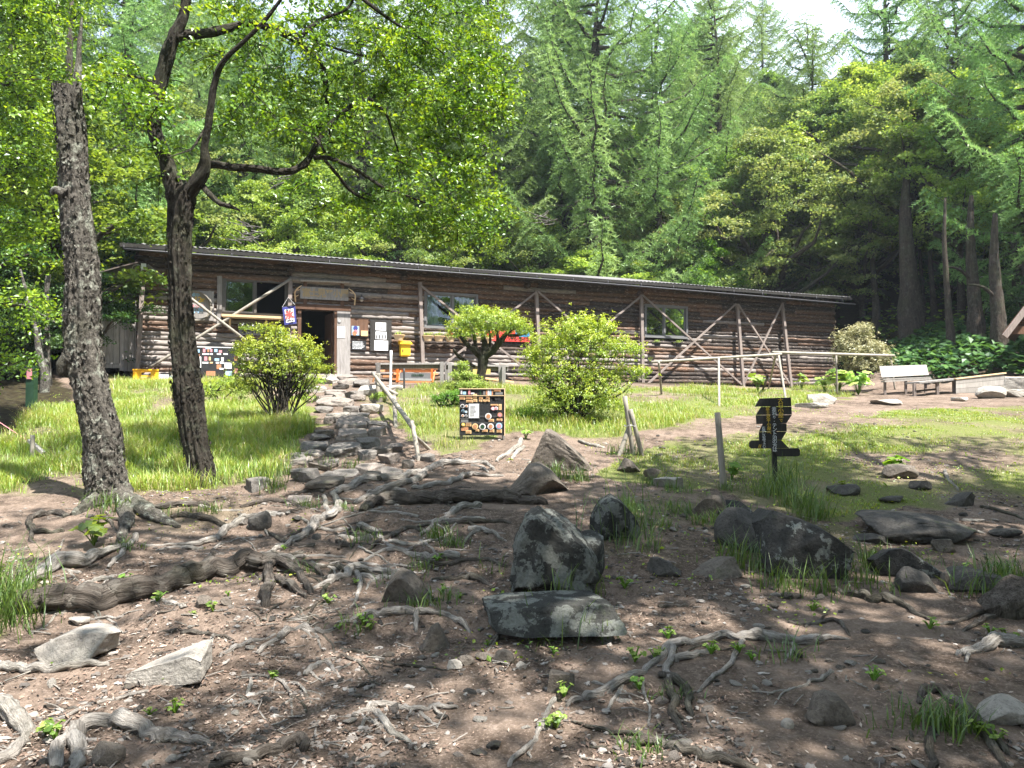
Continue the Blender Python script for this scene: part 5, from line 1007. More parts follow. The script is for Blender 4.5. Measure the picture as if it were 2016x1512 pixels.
ROOTS = [
 ('thickest long root snaking across the left foreground', 'rootd', [[(38,1200,17),(95,1190,24),(150,1187,26),(220,1178,27),(290,1165,26),(350,1145,24),(400,1128,22),(460,1115,19),(510,1108,15),(550,1110,11),(590,1135,8),(612,1170,5)],[(538,1113,9),(527,1140,10),(522,1170,11),(522,1192,8)],[(560,1112,6),(600,1112,7),(640,1135,3)],[(500,1150,6),(525,1135,6),(560,1150,9),(585,1165,6),(600,1178,3)]]),
 ('flattish bleached root behind the thickest root at the left', 'root', [[(58,1147,9),(80,1128,14),(120,1112,15),(170,1104,13),(215,1088,7),(255,1075,4)]]),
 ('thin pale root rising to a knob below the first tree', 'root', [[(215,1116,4),(232,1095,5),(250,1077,5),(262,1062,6),(268,1052,7)]]),
 ('big grey arching root at the lower left corner', 'root', [[(100,1512,13),(122,1462,15),(140,1440,17),(170,1426,18),(215,1424,19),(260,1434,18),(300,1452,17),(345,1452,14),(390,1462,8),(430,1470,3)],[(140,1440,13),(150,1468,17),(152,1498,16),(140,1520,12)]]),
 ('dark log-like root entering from the bottom edge at the left', 'rootd', [[(410,1520,12),(450,1502,14),(500,1488,14),(545,1478,14),(585,1466,15),(596,1478,9)],[(590,1466,4),(610,1475,4),(622,1482,2)]]),
 ('spider-shaped pale root in the sunlit soil at the bottom', 'root', [[(700,1412,5),(715,1402,7),(735,1391,8),(770,1389,7),(815,1396,6),(850,1395,6),(905,1395,3)],[(732,1394,8),(745,1410,8),(765,1438,8),(790,1458,6),(822,1476,3)],[(730,1398,5),(715,1425,4),(695,1455,3)],[(818,1396,5),(835,1412,5),(858,1432,3)],[(815,1398,5),(806,1412,3),(805,1424,2)],[(850,1393,4),(862,1405,4),(870,1418,2)]]),
 ('long pale branching root across the right centre foreground', 'root', [[(1668,1258,3),(1635,1256,6),(1600,1262,10),(1560,1262,10),(1510,1256,11),(1460,1252,11),(1420,1256,8),(1370,1262,8),(1330,1270,9),(1300,1290,8),(1270,1320,8),(1235,1335,9),(1180,1362,11),(1140,1376,7),(1115,1388,4)],[(1460,1260,5),(1452,1285,6),(1425,1320,5),(1395,1345,5),(1370,1362,3)],[(1325,1275,8),(1318,1310,7),(1318,1335,8)],[(1405,1280,6),(1365,1292,8),(1330,1302,8)],[(1560,1265,4),(1558,1285,5),(1545,1305,3)],[(1225,1345,6),(1212,1375,5),(1195,1400,3)],[(1260,1340,5),(1272,1372,3),(1280,1400,3),(1278,1430,2)]]),
 ('dark forked stump-like root below the long pale root', 'rootd', [[(1300,1330,9),(1328,1335,10),(1348,1360,10),(1360,1385,8),(1366,1415,4)],[(1318,1345,9),(1322,1375,9),(1330,1405,8),(1345,1440,5)],[(1328,1400,5),(1350,1430,2)]]),
 ('slender root running down to the bottom edge in the centre', 'root', [[(1092,1376,6),(1080,1400,5),(1066,1430,6),(1058,1455,5),(1035,1480,6),(1000,1512,6)],[(1058,1455,5),(1045,1480,4),(1042,1492,2)]]),
 ('broad dark root forming a step across the centre', 'rootd', [[(712,1004,8),(735,992,12),(765,985,14),(810,984,15),(860,984,14),(910,984,14),(960,984,13),(1010,985,13),(1050,986,10),(1072,990,6)]]),
 ('upper grey root curving up from the stone steps', 'root', [[(655,972,5),(680,962,8),(703,951,9),(748,942,8),(786,940,7),(810,934,8),(831,927,8),(867,914,7),(910,912,6),(956,912,5),(973,924,3)],[(697,990,4),(742,968,7),(792,952,8),(834,932,8)],[(930,915,4),(950,920,3),(962,930,2)]]),
 ('thinner root between the two grey roots right of the steps', 'root', [[(815,961,4),(850,956,6),(881,950,6),(905,941,6),(926,934,6),(960,937,4),(990,936,3)]]),
 ('low bent root in front of the upper grey roots', 'root', [[(700,986,3),(722,976,6),(742,967,6),(765,962,5),(800,966,3)]]),
 ('winding bleached root coming down from the steps', 'root', [[(655,970,4),(666,985,8),(671,998,9),(658,1010,9),(638,1022,10),(620,1036,11),(600,1050,9),(585,1062,7),(560,1075,6),(530,1088,5),(505,1095,3)],[(648,1008,6),(640,990,5),(635,975,4)]]),
 ('dark arched root in the middle left of the large boulder', 'rootd', [[(667,1086,3),(676,1066,4),(688,1048,5),(704,1040,5),(733,1050,5),(771,1048,5),(801,1040,6),(825,1042,5),(845,1049,3)],[(722,1084,3),(748,1066,5),(775,1052,5),(795,1042,5)]]),
 ('long thin straight root reaching the largest boulder', 'rootd', [[(820,1038,3),(850,1032,4),(880,1028,5),(930,1028,5),(975,1027,5),(1005,1030,4)],[(925,1030,3),(940,1042,5),(958,1055,2)]]),
 ('pale curved root left of the angular brown boulder', 'root', [[(618,1158,4),(650,1144,8),(678,1132,9),(690,1120,9),(720,1120,8),(755,1124,8),(790,1123,5)],[(702,1125,6),(708,1145,6),(706,1175,4),(690,1195,3)]]),
 ('dark root running to the foot of the largest boulder', 'rootd', [[(822,1103,3),(850,1107,5),(885,1110,6),(930,1105,5),(960,1104,6),(1000,1116,4)],[(850,1140,3),(885,1142,5),(920,1134,8),(945,1142,7),(965,1155,3)]]),
 ('grey root curling right in front of the angular boulder', 'root', [[(660,1232,3),(690,1222,5),(715,1214,8),(750,1209,9),(790,1206,9),(820,1208,8),(850,1212,6),(880,1212,6),(905,1224,7),(925,1246,3)],[(818,1210,6),(820,1228,6),(822,1242,3)]]),
 ('pair of straight pale roots in the lit soil at the left centre', 'root', [[(430,1292,4),(465,1275,6),(500,1264,5),(545,1252,3)],[(508,1286,5),(535,1270,6),(560,1255,8),(588,1238,7),(618,1243,6),(645,1243,5),(680,1228,3)],[(618,1243,3),(626,1262,3),(630,1276,2)],[(590,1240,4),(612,1255,3),(628,1258,2)]]),
 ('grey root with small offshoots left of the spider-shaped root', 'root', [[(604,1330,6),(615,1312,7),(632,1303,8),(650,1312,5),(664,1330,3)],[(612,1325,4),(630,1340,2),(645,1348,2)]]),
 ('thin white rootlets in the sunlit soil at the left', 'root', [[(462,1338,2),(495,1333,3),(530,1335,3),(556,1345,4),(570,1372,3),(577,1413,2)],[(556,1345,3),(590,1350,3),(606,1380,3),(610,1390,2)],[(495,1335,3),(490,1355,5),(486,1372,3)],[(572,1380,3),(552,1392,2),(543,1400,2)]]),
 ('thin dark rootlet curving through the lit soil', 'rootd', [[(655,1299,3),(672,1294,4),(690,1300,4),(712,1312,3),(736,1337,2)],[(690,1300,3),(730,1308,2),(770,1316,1)]]),
 ('thin dark root in the bare soil left of the lower right stones', 'rootd', [[(1113,1417,2),(1150,1430,4),(1190,1442,5),(1235,1448,5),(1285,1453,5)],[(1155,1470,2),(1190,1480,4),(1225,1487,3)]]),
 ('curved dark root below the big black boulder', 'rootd', [[(1640,1162,6),(1662,1166,8),(1690,1172,8),(1715,1183,9),(1738,1178,9),(1765,1184,9),(1790,1198,7),(1812,1213,5),(1838,1224,3)]]),
 ('small dark curved root above the long pale root', 'rootd', [[(1553,1224,3),(1575,1229,4),(1605,1229,5),(1632,1222,5),(1652,1226,5),(1664,1240,4),(1672,1254,2)]]),
 ('dark forked root standing in the lower right corner', 'rootd', [[(1808,1386,6),(1818,1368,9),(1832,1357,10),(1856,1364,11),(1890,1390,11),(1920,1420,11),(1950,1450,9),(1985,1482,6)],[(1915,1428,9),(1885,1434,9),(1850,1436,9),(1834,1450,9),(1832,1480,8),(1835,1512,7)],[(1925,1440,9),(1950,1470,9),(1985,1515,6)],[(1790,1440,3),(1797,1462,4),(1822,1466,4)]]),
 ('dark root running off the bottom edge right of centre', 'rootd', [[(1240,1462,5),(1275,1466,10),(1316,1472,12),(1360,1484,12),(1400,1496,12),(1450,1508,9),(1520,1530,5)]]),
 ('dark root from a grassy stump at the right edge', 'rootd', [[(2030,1185,9),(1990,1200,9),(1955,1210,8),(1925,1228,6),(1900,1245,3)],[(1980,1205,6),(1930,1208,5),(1880,1224,4),(1840,1232,2)]]),
 ('thick bleached root end at the right edge', 'root', [[(2040,1266,13),(1990,1268,14),(1940,1275,13),(1905,1282,9),(1888,1290,5)],[(1908,1284,5),(1902,1302,3)]]),
 ('looping dark root left of the first tree', 'rootd', [[(132,1016,6),(105,1008,7),(75,1015,7),(56,1028,7),(62,1044,6),(90,1048,5),(120,1046,5)],[(62,1035,5),(60,1060,5),(72,1068,3)]]),
 ('crossing roots between the first and second tree', 'rootd', [[(290,1000,4),(330,998,7),(370,994,7),(412,994,5)],[(336,1020,6),(365,1014,7),(400,1017,7),(430,1030,5),(450,1040,3)]]),
 ('grey root crossing the grassy patch below the second tree', 'root', [[(278,1076,3),(330,1074,4),(382,1074,5),(415,1064,8),(440,1050,8),(462,1030,8),(490,1020,7),(525,1014,7),(556,1012,4)]]),
 ('low bleached root at the far left edge', 'root', [[(-30,1310,9),(20,1318,10),(60,1320,10),(110,1318,9),(160,1314,8),(215,1312,4)]]),
 ('broad pale root mass at the lower left edge', 'root', [[(-40,1370,12),(-5,1390,18),(25,1420,18),(45,1450,10),(50,1470,4)],[(-20,1512,12),(15,1490,16),(45,1462,10)]]),
 ('thin straight pale root in the sunlit soil at the far left', 'root', [[(70,1436,3),(130,1412,4),(180,1390,4),(240,1372,4),(300,1362,3)]]),
 ('short leaning root stub in front of the path at the left', 'rootd', [[(404,1108,7),(412,1095,6),(419,1082,4)]]),
 ('thin dark root in the shaded path near the steps', 'rootd', [[(470,998,3),(500,992,5),(540,986,6),(575,990,7),(600,1004,3)]]),
 ('bleached driftwood-like root left of the sunlit boulder', 'root', [[(978,908,3),(1000,893,5),(1018,880,6),(1026,868,5)],[(1008,905,3),(1018,888,5),(1030,878,4)]]),
 ('pale thin branch lying in the right meadow', 'root', [[(1862,925,3),(1864,935,4),(1868,945,3),(1885,965,2)]]),
 ('dark fallen branch at the right edge of the meadow', 'rootd', [[(1930,998,4),(1960,1004,4),(2000,1016,3),(2030,1026,2)]]),
 ('short dark stick on the path between the boulders', 'rootd', [[(1296,1194,4),(1320,1193,4),(1352,1194,3)]]),
 ('pale root end behind the sunlit boulder', 'root', [[(1140,868,3),(1160,876,4),(1190,880,4)]]),
]
for i, (lb, mt, segs) in enumerate(ROOTS):
    b = MB()
    for k, s_ in enumerate(segs): root_mesh(b, s_, .75 if 'thickest' in lb or 'step across' in lb else .5, 0, i*11+k+1)
    p = hit(segs[0][0][0], min(segs[0][0][1], 1500)); tag(b.build('tree_root', M[mt], org=p, smooth=True), lb, 'root')

rg = rs(123); K_ = 0
for i in range(80):
    px, py = (rg.uniform(120, 1050), rg.uniform(985, 1260)) if i < 40 else ((rg.uniform(60, 1900), rg.uniform(1180, 1490)) if i < 58 else (rg.uniform(520, 960), rg.uniform(965, 1170))); a = rg.uniform(-.5, .5)+(math.pi if rg.uniform() < .5 else 0); hw_ = rg.uniform(2.2, 6.5) if i < 58 else rg.uniform(4, 10); n_ = rg.randint(4, 8); seg = []
    st_ = rg.uniform(18, 38)
    for j in range(n_): seg.append((px, py, hw_*(1-.75*j/n_))); a += rg.normal()*.35; px += math.cos(a)*st_; py = min(1500, py+math.sin(a)*st_*.5+2)
    sg = [seg]
    if rg.uniform() < .6: k = rg.randint(1, n_-1); q = seg[k]; d_ = rg.choice([-1, 1]); sg.append([q, (q[0]+18*d_, q[1]+12, q[2]*.7), (q[0]+30*d_, q[1]+30, 1.2)])
    b = MB()
    for k, s_ in enumerate(sg): root_mesh(b, s_, .1, 0, 700+i*5+k)
    m_ = 'root' if rg.uniform() < .45 else 'rootd'; o = b.build('tree_root', M[m_], org=hit(sg[0][0][0], sg[0][0][1]), smooth=True)
    tag(o, 'half-buried %s root in the trodden soil' % ('pale' if m_ == 'root' else 'dark'), 'root', 'half-buried %s roots in the trodden soil' % ('pale' if m_ == 'root' else 'dark'))
# ------------------------------------------------------------------ near trees
WS = {'k': 1.}
def pxline(L, d, dd=0): return np.array([at(x, y, d+dd*i/max(1, len(L)-1)) for i, (x, y, w) in enumerate(L)]), np.array([w/F*d*WS['k'] for x, y, w in L])
def trunk_mesh(b, L, d, dd=0, sides=40, sub=14, amp=.12, groove=.25, seed=1, tint=.5, fr=9):
    P, r_ = pxline(L, d, dd); b.tube(P, r_, sides, tint, 0, amp, fr, seed, sub=sub, groove=groove)
T1 = [(222,1012,60),(216,985,46),(211,955,42),(207,930,40),(205,890,38),(203,860,38),(193,820,36),(183,780,35),(172,735,36),(166,700,37),(162,650,37),(163,600,35),(164,560,33),(161,520,32),(157,480,31),(152,440,30),(148,400,29),(145,350,29),(142,300,29),(138,250,29),(133,205,29),(130,172,25)]
t = thing('broken_tree', hit(214, 992), 'dead broken tree with flaky grey bark and a thin splintered spike on top', 'tree')
WS['k'] = .90
b = MB(); trunk_mesh(b, T1, 7.7, 0, 72, 16, .13, .26, 3, .5, 16)
b.build('trunk', M['bark1'], t, smooth=True)
def flakes(L, d, n, mt, parent, name, seed, sz, side=1.03):
    P, r_ = pxline(L, d); P, r_ = smooth_line(P, r_, 10); rg = rs(seed); k = rg.randint(0, len(P)-1, n); a = rg.uniform(0, 6.283, n); f = rg.uniform(0, 1, n)[:, None]
    c = P[k]*(1-f)+P[k+1]*f; D = np.c_[np.cos(a), np.sin(a), 0*a]; c = c+D*(r_[k]*side)[:, None]
    b = MB(); leafset(b, c, D+rg.normal(0, .28, (n, 3)), sz*rg.uniform(.5, 1.3, n), rg, .6, rg.uniform(0, 1, n), T=rg.normal(0, .4, (n, 3))+[0, 0, 1], fold=.1); return b.build(name, mt, parent)
flakes(T1[1:], 7.7, 2600, M['bark1'], t, 'bark_flakes', 5, .055)
b = MB(); trunk_mesh(b, [(145,215,12),(149,190,14),(152,165,11),(154,130,7),(156,90,5),(159,60,4),(161,34,1.5)], 7.65, 0, 20, 8, .2, .3, 4); b.build('splintered_spike', M['bark1'], t, smooth=True)
for L in ([(130,384,14),(116,376,11),(106,376,7),(104,384,3)], [(138,706,22),(127,718,18),(122,740,8)]):
    b = MB(); trunk_mesh(b, L, 7.6, 0, 20, 6, .2, .3, 5); b.build('branch_stub', M['bark1'], t, smooth=True)
for L in ([(235,985,24),(258,1000,20),(285,1014,18),(315,1028,13),(350,1042,5)], [(190,995,20),(165,1005,14),(140,1018,6)], [(240,1000,16),(248,1030,14),(238,1060,8),(225,1085,3)]):
    b = MB(); P = np.array([hit(x, y)+[0, .02, w/F*7*.35] for x, y, w in L]); b.tube(P, [w/F*7.2 for *_, w in L], 20, .5, 0, .14, 12, 3, sub=8, groove=.3); b.build('buttress_root', M['bark1'], t, smooth=True)
WS['k'] = .88
OAK = thing('oak_tree', hit(402, 955), 'large living tree with dark furrowed bark forking into arching limbs over the roof', 'tree')
T2 = [(405,975,60),(403,955,42),(398,930,34),(388,890,30),(379,840,30),(372,800,31),(369,770,33),(366,740,33),(362,700,29),(357,650,27),(355,600,25),(354,560,25),(352,510,26),(353,470,26),(356,430,26),(358,400,28),(356,380,30)]
b = MB(); trunk_mesh(b, T2, 8.6, 0, 64, 16, .10, .38, 7, .5, 10); b.build('trunk', M['bark2'], OAK, smooth=True)
flakes(T2[1:], 8.6, 1200, M['bark2'], OAK, 'bark_ridges', 9, .05, 1.01)
LIMBS = [([(350,395,24),(340,360,20),(330,325,17),(316,290,16),(305,255,16),(303,220,16),(308,185,16),(318,150,16),(328,110,17),(342,75,15),(358,40,13),(366,0,11),(372,-60,9),(385,-150,7),(405,-260,4)], 0),
 ([(345,72,14),(370,68,12),(410,64,11),(450,56,10),(490,46,9),(520,52,9),(555,65,9),(590,85,8),(620,112,8),(637,140,7),(642,180,6),(646,230,4),(650,270,2)], .8),
 ([(366,385,20),(382,365,17),(398,345,16),(404,320,13),(402,290,9),(408,255,8),(414,215,8),(421,170,7),(430,138,7),(448,112,6),(480,82,5),(512,50,5),(545,10,4),(575,-40,3),(600,-100,2)], -.6),
 ([(402,328,10),(425,324,9),(460,330,9),(500,332,9),(545,338,9),(575,336,8),(600,322,9),(618,295,7),(636,262,6),(660,235,6),(690,210,6),(725,195,5),(765,180,3),(800,178,1.5)], .6),
 ([(618,310,6),(650,312,5),(690,328,5),(725,350,4),(760,372,4),(800,385,3),(850,405,1.5)], .6),
 ([(640,315,4),(665,345,4),(690,375,4),(720,392,3),(760,400,2)], .9), ([(588,82,6),(610,55,5),(640,35,4),(680,20,3),(700,-10,3),(720,-50,1.5)], .4),
 ([(690,-20,4),(740,18,5),(770,40,4),(810,66,3),(850,88,2),(890,120,1)], 1.2), ([(395,362,7),(410,380,7),(432,400,6),(450,405,5),(472,414,2)], -.3), ([(312,170,4),(290,158,4),(260,150,3),(225,148,2)], -.5),
 ([(730,195,3),(760,225,3),(775,270,2.5),(785,300,2),(800,340,1)], .9), ([(560,68,4),(600,70,4),(660,95,3),(720,110,3),(790,115,2),(850,150,1)], 1.3), ([(640,300,3),(620,270,3),(590,255,2),(560,250,1)], .2),
 ([(405,250,3),(380,290,3),(360,300,2),(330,310,1)], -.6), ([(366,0,9),(420,-60,7),(500,-130,6),(600,-180,4),(720,-200,2)], .5), ([(500,-130,5),(520,-60,4),(600,-20,3),(700,0,2)], 1.)]
for i, (L, dd) in enumerate(LIMBS):
    b = MB(); P, r_ = pxline(L, 8.6, dd); b.tube(P, r_, 20, .5, 0, .12, 12, i+3, sub=8, groove=.3); b.build('limb', M['bark2'], OAK, smooth=True)
WS['k'] = 1.
# leaves in hanging sprays along twigs
def sprays(mb, tw, C, rg, n_tw, n_leaf, size, rad, droop=.4, tint=None, asp=.6):
    for c in C:
        base = rg.uniform(0, 1); tt = rg.uniform(.15, .75)
        for k in range(n_tw):
            d = rg.normal(size=3)*[1, 1, .45]; d[2] -= droop*.4; d = nrm(d); L = rad*rg.uniform(.6, 1.4); s = np.linspace(.1, 1, n_leaf)[:, None]
            P = c+d*L*s+np.array([0, 0, -droop])*L*s**2+rg.normal(0, rad*.11, (n_leaf, 3))
            leafset(mb, P, rg.normal(size=(n_leaf, 3))*.8+[0, 0, .6], size, rg, asp, np.clip(tt+rg.normal(0, .2, n_leaf), 0, 1))
            if tw is not None and k < 3: tw.tube([c, c+d*L*.55+np.array([0, 0, -droop])*L*.3, c+d*L+np.array([0, 0, -droop])*L], [.007, .005, .002], 4, caps=False)
rg = rs(42); Cn = []
REG = [(250,150,70,60,9),(320,215,60,40,5),(225,115,50,40,4),(470,200,90,60,13),(440,90,80,50,6),(560,120,100,80,16),(600,250,90,60,16),(720,90,130,80,30),(860,90,120,90,32),(930,190,70,70,20),(760,240,130,90,36),
 (880,300,90,60,24),(650,380,90,40,10),(800,400,120,45,24),(900,440,70,35,12),(940,400,50,40,8),(520,30,110,50,10),(720,-90,330,90,60),(420,-120,220,90,26),(960,150,40,60,8),(330,280,40,30,3),(950,60,60,60,10),(300,330,30,20,2),(860,200,80,60,14),(680,170,60,50,8)]
for cx, cy, rx, ry, n in REG:
    for _ in range(int(n*.95)):
        a = rg.uniform(0, 6.283); q = math.sqrt(rg.uniform()); px, py = cx+rx*q*math.cos(a), cy+ry*q*math.sin(a); Cn.append(at(px, py, 8.6+(px-350)/650*1.4+rg.normal(0, .55)))
b = MB(); tw = MB(); sprays(b, tw, Cn, rg, 7, 19, .055, .30, .35); b.build('crown', M['l_main'], OAK); tw.build('twigs', M['bark2'], OAK)
# ------------------------------------------------------------------ bushes
def bush(name, base, lobes, n, size, mt, label, cat, stems, seed, group=None, shell=.55, d0=None, tint=(.32, 1.08), twist=.5):
    rg = rs(seed); t = thing(name, base, label, cat, group); d0 = d0 or base[1]; b = MB(); sw = sum(l[2]*l[3] for l in lobes); tips = []
    for (px, py, rx, ry, *dz) in lobes:
        c = at(px, py, d0+(dz[0] if dz else 0)); R3 = np.array([rx/F*d0, rx/F*d0*.85, ry/F*d0]); k = int(n*rx*ry/sw/9)
        D = nrm(rg.normal(size=(k, 3))); q = rg.uniform(0, 1, k)**.30; D[:, 2] = np.where((D[:, 2] < -.25) & (rg.uniform(0, 1, k) < .6), -D[:, 2], D[:, 2])
        q = np.where(rg.uniform(0, 1, k) < .2, q*rg.uniform(1.05, 1.5, k), q*.93); P = c+D*R3*(q*(1+.6*fbm(D*3.4+seed+px, seed, 3)))[:, None]; tips += list(P[::max(1, k//14)])
        up = np.clip((D[:, 2]*.5+.5)*q**2, 0, 1)  # leaf tint paints the shade: darker inside and below, lighter on top
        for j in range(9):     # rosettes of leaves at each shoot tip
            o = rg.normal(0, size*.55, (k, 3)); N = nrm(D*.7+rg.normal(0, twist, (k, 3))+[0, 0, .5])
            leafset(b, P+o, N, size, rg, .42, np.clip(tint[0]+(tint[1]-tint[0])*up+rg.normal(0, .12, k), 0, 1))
    b.build('foliage', M[mt], t); s = MB()
    for i in range(stems):
        tp = tips[rg.randint(len(tips))]; b0 = base+np.array([rg.normal()*.09, rg.normal()*.07, -.05]); m1 = b0+(tp-b0)*.4+rg.normal(0, .06, 3)+[0, 0, .08]; m2 = b0+(tp-b0)*.75+rg.normal(0, .06, 3)
        s.tube([b0, m1, m2, tp], [.016, .012, .008, .003], 6, .5, sub=4)
        for _ in range(2): tq = tips[rg.randint(len(tips))]; tq = m2+nrm(tq-m2)*min(.45, np.linalg.norm(tq-m2)); s.tube([m1, (m1+tq)/2+rg.normal(0, .03, 3), tq], [.009, .006, .002], 5, .5, sub=3)
    if stems: s.build('stems', M['bark2'], t, smooth=True)
    return t
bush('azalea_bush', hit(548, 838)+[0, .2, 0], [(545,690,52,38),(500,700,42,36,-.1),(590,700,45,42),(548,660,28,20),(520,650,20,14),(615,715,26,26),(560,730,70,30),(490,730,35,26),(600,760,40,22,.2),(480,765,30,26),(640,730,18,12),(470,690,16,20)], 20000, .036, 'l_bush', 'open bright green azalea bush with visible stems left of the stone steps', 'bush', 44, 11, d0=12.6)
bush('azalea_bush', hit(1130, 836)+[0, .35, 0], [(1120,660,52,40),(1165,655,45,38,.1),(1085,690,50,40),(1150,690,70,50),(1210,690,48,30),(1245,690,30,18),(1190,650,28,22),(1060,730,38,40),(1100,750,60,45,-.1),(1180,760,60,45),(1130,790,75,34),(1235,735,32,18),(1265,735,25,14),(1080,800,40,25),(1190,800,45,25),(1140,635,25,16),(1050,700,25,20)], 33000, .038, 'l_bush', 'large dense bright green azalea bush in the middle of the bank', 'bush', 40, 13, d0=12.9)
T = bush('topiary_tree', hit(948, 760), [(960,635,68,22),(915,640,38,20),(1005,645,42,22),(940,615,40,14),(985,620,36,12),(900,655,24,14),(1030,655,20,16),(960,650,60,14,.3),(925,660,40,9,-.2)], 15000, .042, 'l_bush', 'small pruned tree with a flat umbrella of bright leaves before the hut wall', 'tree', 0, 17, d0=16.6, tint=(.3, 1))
b = MB()
for L, dd in (([(945,768,14),(947,740,12),(950,720,13),(952,700,14)], 0), ([(950,705,11),(935,690,9),(920,678,7),(905,660,5),(895,650,2)], -.2), ([(952,702,11),(970,690,10),(985,672,8),(1000,655,5),(1015,645,2)], .1), ([(952,700,9),(955,680,8),(950,660,5),(945,640,2)], .3),
 ([(938,692,6),(935,670,5),(930,650,3)], .2), ([(970,690,6),(980,670,5),(975,645,3)], -.3), ([(1000,660,4),(1020,660,4),(1040,655,2)], 0), ([(935,722,4),(905,703,5),(893,688,3)], -.3), ([(962,690,4),(965,665,3),(960,640,2)], .4), ([(915,672,4),(912,650,3),(915,635,2)], .2)):
    trunk_mesh(b, [(x, y, w*.78) for x, y, w in L], 16.6, dd, 12, 6, .12, .2, 5)
b.build('trunk', M['bark2'], T, smooth=True)
bush('variegated_shrub', at(1700, 745, 23.5), [(1695,690,42,30),(1720,700,34,28),(1670,700,30,26),(1690,660,30,20),(1700,645,20,10),(1740,710,22,18),(1660,670,20,18),(1700,725,40,18)], 13000, .06, 'l_pale', 'pale cream and green variegated shrub at the right end of the hut', 'shrub', 16, 19, d0=23.2, tint=(.3, 1))
bush('fir_sapling', hit(918, 782), [(915,760,38,13),(905,740,22,9),(925,742,16,7),(912,722,10,9),(895,762,20,8),(935,758,20,8)], 6500, .04, 'l_light', 'small pale green fir sapling on the bank beside the topiary trunk', 'sapling', 6, 23)
bush('dark_bank_shrub', hit(885, 800), [(880,785,32,14),(905,780,26,13)], 3600, .035, 'l_forest', 'low dark green shrub shading the bank left of the menu board', 'shrub', 5, 29, tint=(0, .6))
bush('step_shrub', hit(750, 790), [(748,782,14,9)], 900, .035, 'l_light', 'tiny bright green shrub beside the top of the stone steps', 'shrub', 2, 31)
bush('ground_shrub', hit(588, 792), [(590,765,32,18),(620,750,22,12),(600,785,22,10),(570,790,30,12)], 3600, .032, 'l_bush', 'low sprawling bright shrub at the right foot of the azalea by the steps', 'shrub', 6, 33)
bush('ground_shrub', hit(1050, 830), [(1045,815,32,16),(1075,825,30,12)], 2800, .035, 'l_forest', 'low leafy shrub at the left foot of the large azalea bush', 'shrub', 3, 35)
bush('ground_shrub', hit(430, 790), [(425,765,30,18),(450,750,24,16),(410,780,20,14)], 2200, .032, 'l_bush', 'low twiggy shrub on the bank between the oak trunk and the azalea', 'shrub', 5, 37)
# ------------------------------------------------------------------ broad leaved plants
def leafy_plant(base, h, n, size, mt, label, group=None, seed=1, name='leafy_plant', spread=.5, cat='plant'):
    rg = rs(seed); t = thing(name, base, label, cat, group); b = MB(); s = MB(); K = 10
    for i in range(n):
        a = rg.uniform(0, 6.283); q = rg.uniform(.15, 1)*h*spread; tp = np.array(base)+[math.cos(a)*q, math.sin(a)*q, h*rg.uniform(.5, 1)]; s.tube([base, (np.array(base)+tp)/2+[0, 0, h*.12], tp], [.006, .005, .003], 5, caps=False)
        N = nrm(np.array([math.cos(a)*.35, math.sin(a)*.35-.15, 1])+rg.normal(0, .2, 3)); X = nrm(np.cross(N, rg.normal(size=3))); Y = np.cross(N, X); r_ = size*rg.uniform(.6, 1.15)*.5
        th = np.linspace(.25, 6.03, K); rr = r_*(1+.12*np.sin(th*3)); V = np.vstack([tp, tp+(np.cos(th)*rr)[:, None]*X+(np.sin(th)*rr)[:, None]*Y-N*(.18*r_*(1+np.sin(th*5)*.5))[:, None]])
        b.add(V, np.array([[0, k, k+1] for k in range(1, K)]), rg.uniform(0, 1))
    b.build('leaves', M[mt], t); s.build('stalks', M['l_forest'], t); return t
leafy_plant(hit(185, 1075), .24, 13, .13, 'l_maple', 'plant with round bright green leaves at the foot of the broken tree', None, 3, spread=.8)
leafy_plant(hit(1765, 935), .22, 14, .16, 'l_forest', 'dark broad-leaved plant in front of a brown stone in the meadow', None, 4)
leafy_plant(hit(1440, 945), .2, 12, .12, 'l_forest', 'dark leafy plant just behind the single leaning post', None, 5)
for i, (x, y, h, n, s_) in enumerate(((1650, 776, .7, 40, .26), (1690, 778, .65, 36, .26), (1625, 774, .5, 20, .24))): leafy_plant(hit(x, y), h, n, s_, 'l_light', ('largest clump of broad green leaves before the variegated shrub', 'clump of broad leaves nearest to the bench', 'leftmost clump of broad leaves below the railing')[i], None, 6+i)
leafy_plant(hit(1492, 772), .5, 16, .24, 'l_light', 'pale broad-leaved plant at the hut foot behind the black sign', None, 12)
leafy_plant(hit(1578, 768), .55, 14, .22, 'l_maple', 'yellow green leafy plant at the foot of the last buttress post', None, 13)
leafy_plant(hit(1035, 865), .2, 6, .1, 'l_light', 'small plant with pale round leaves left of the large azalea', None, 14)
leafy_plant(hit(1662, 968)+[0, 0, 0], .12, 3, .13, 'l_maple', 'single bright round leaf plant in the shaded meadow', None, 15)
SD_ = [(715,1232),(730,1240),(668,1240),(645,1190),(700,1150),(1290,1300),(1300,1290),(1250,1305),(1110,1375),(1095,1435),(1075,1440),(960,1272),(1060,1260),(1140,1245),(1090,1290),(330,1345),(295,1410),(345,1405),(110,1460),(95,1450),(535,1340),(380,1215),(420,1205),(450,1175),(310,1185),(1260,1360),(1880,1385),(1720,1340),(1930,1450),(1960,1470),(1900,1120),(1455,1285),(1480,1300),(1600,1205),(1830,1240),(1950,1250),(1985,1265),(250,1150),(560,1085),(860,1110),(870,1170),(905,1180),(780,1180),(1230,1160),(1160,1190),(1315,1260),(1400,1290)]
p0 = None
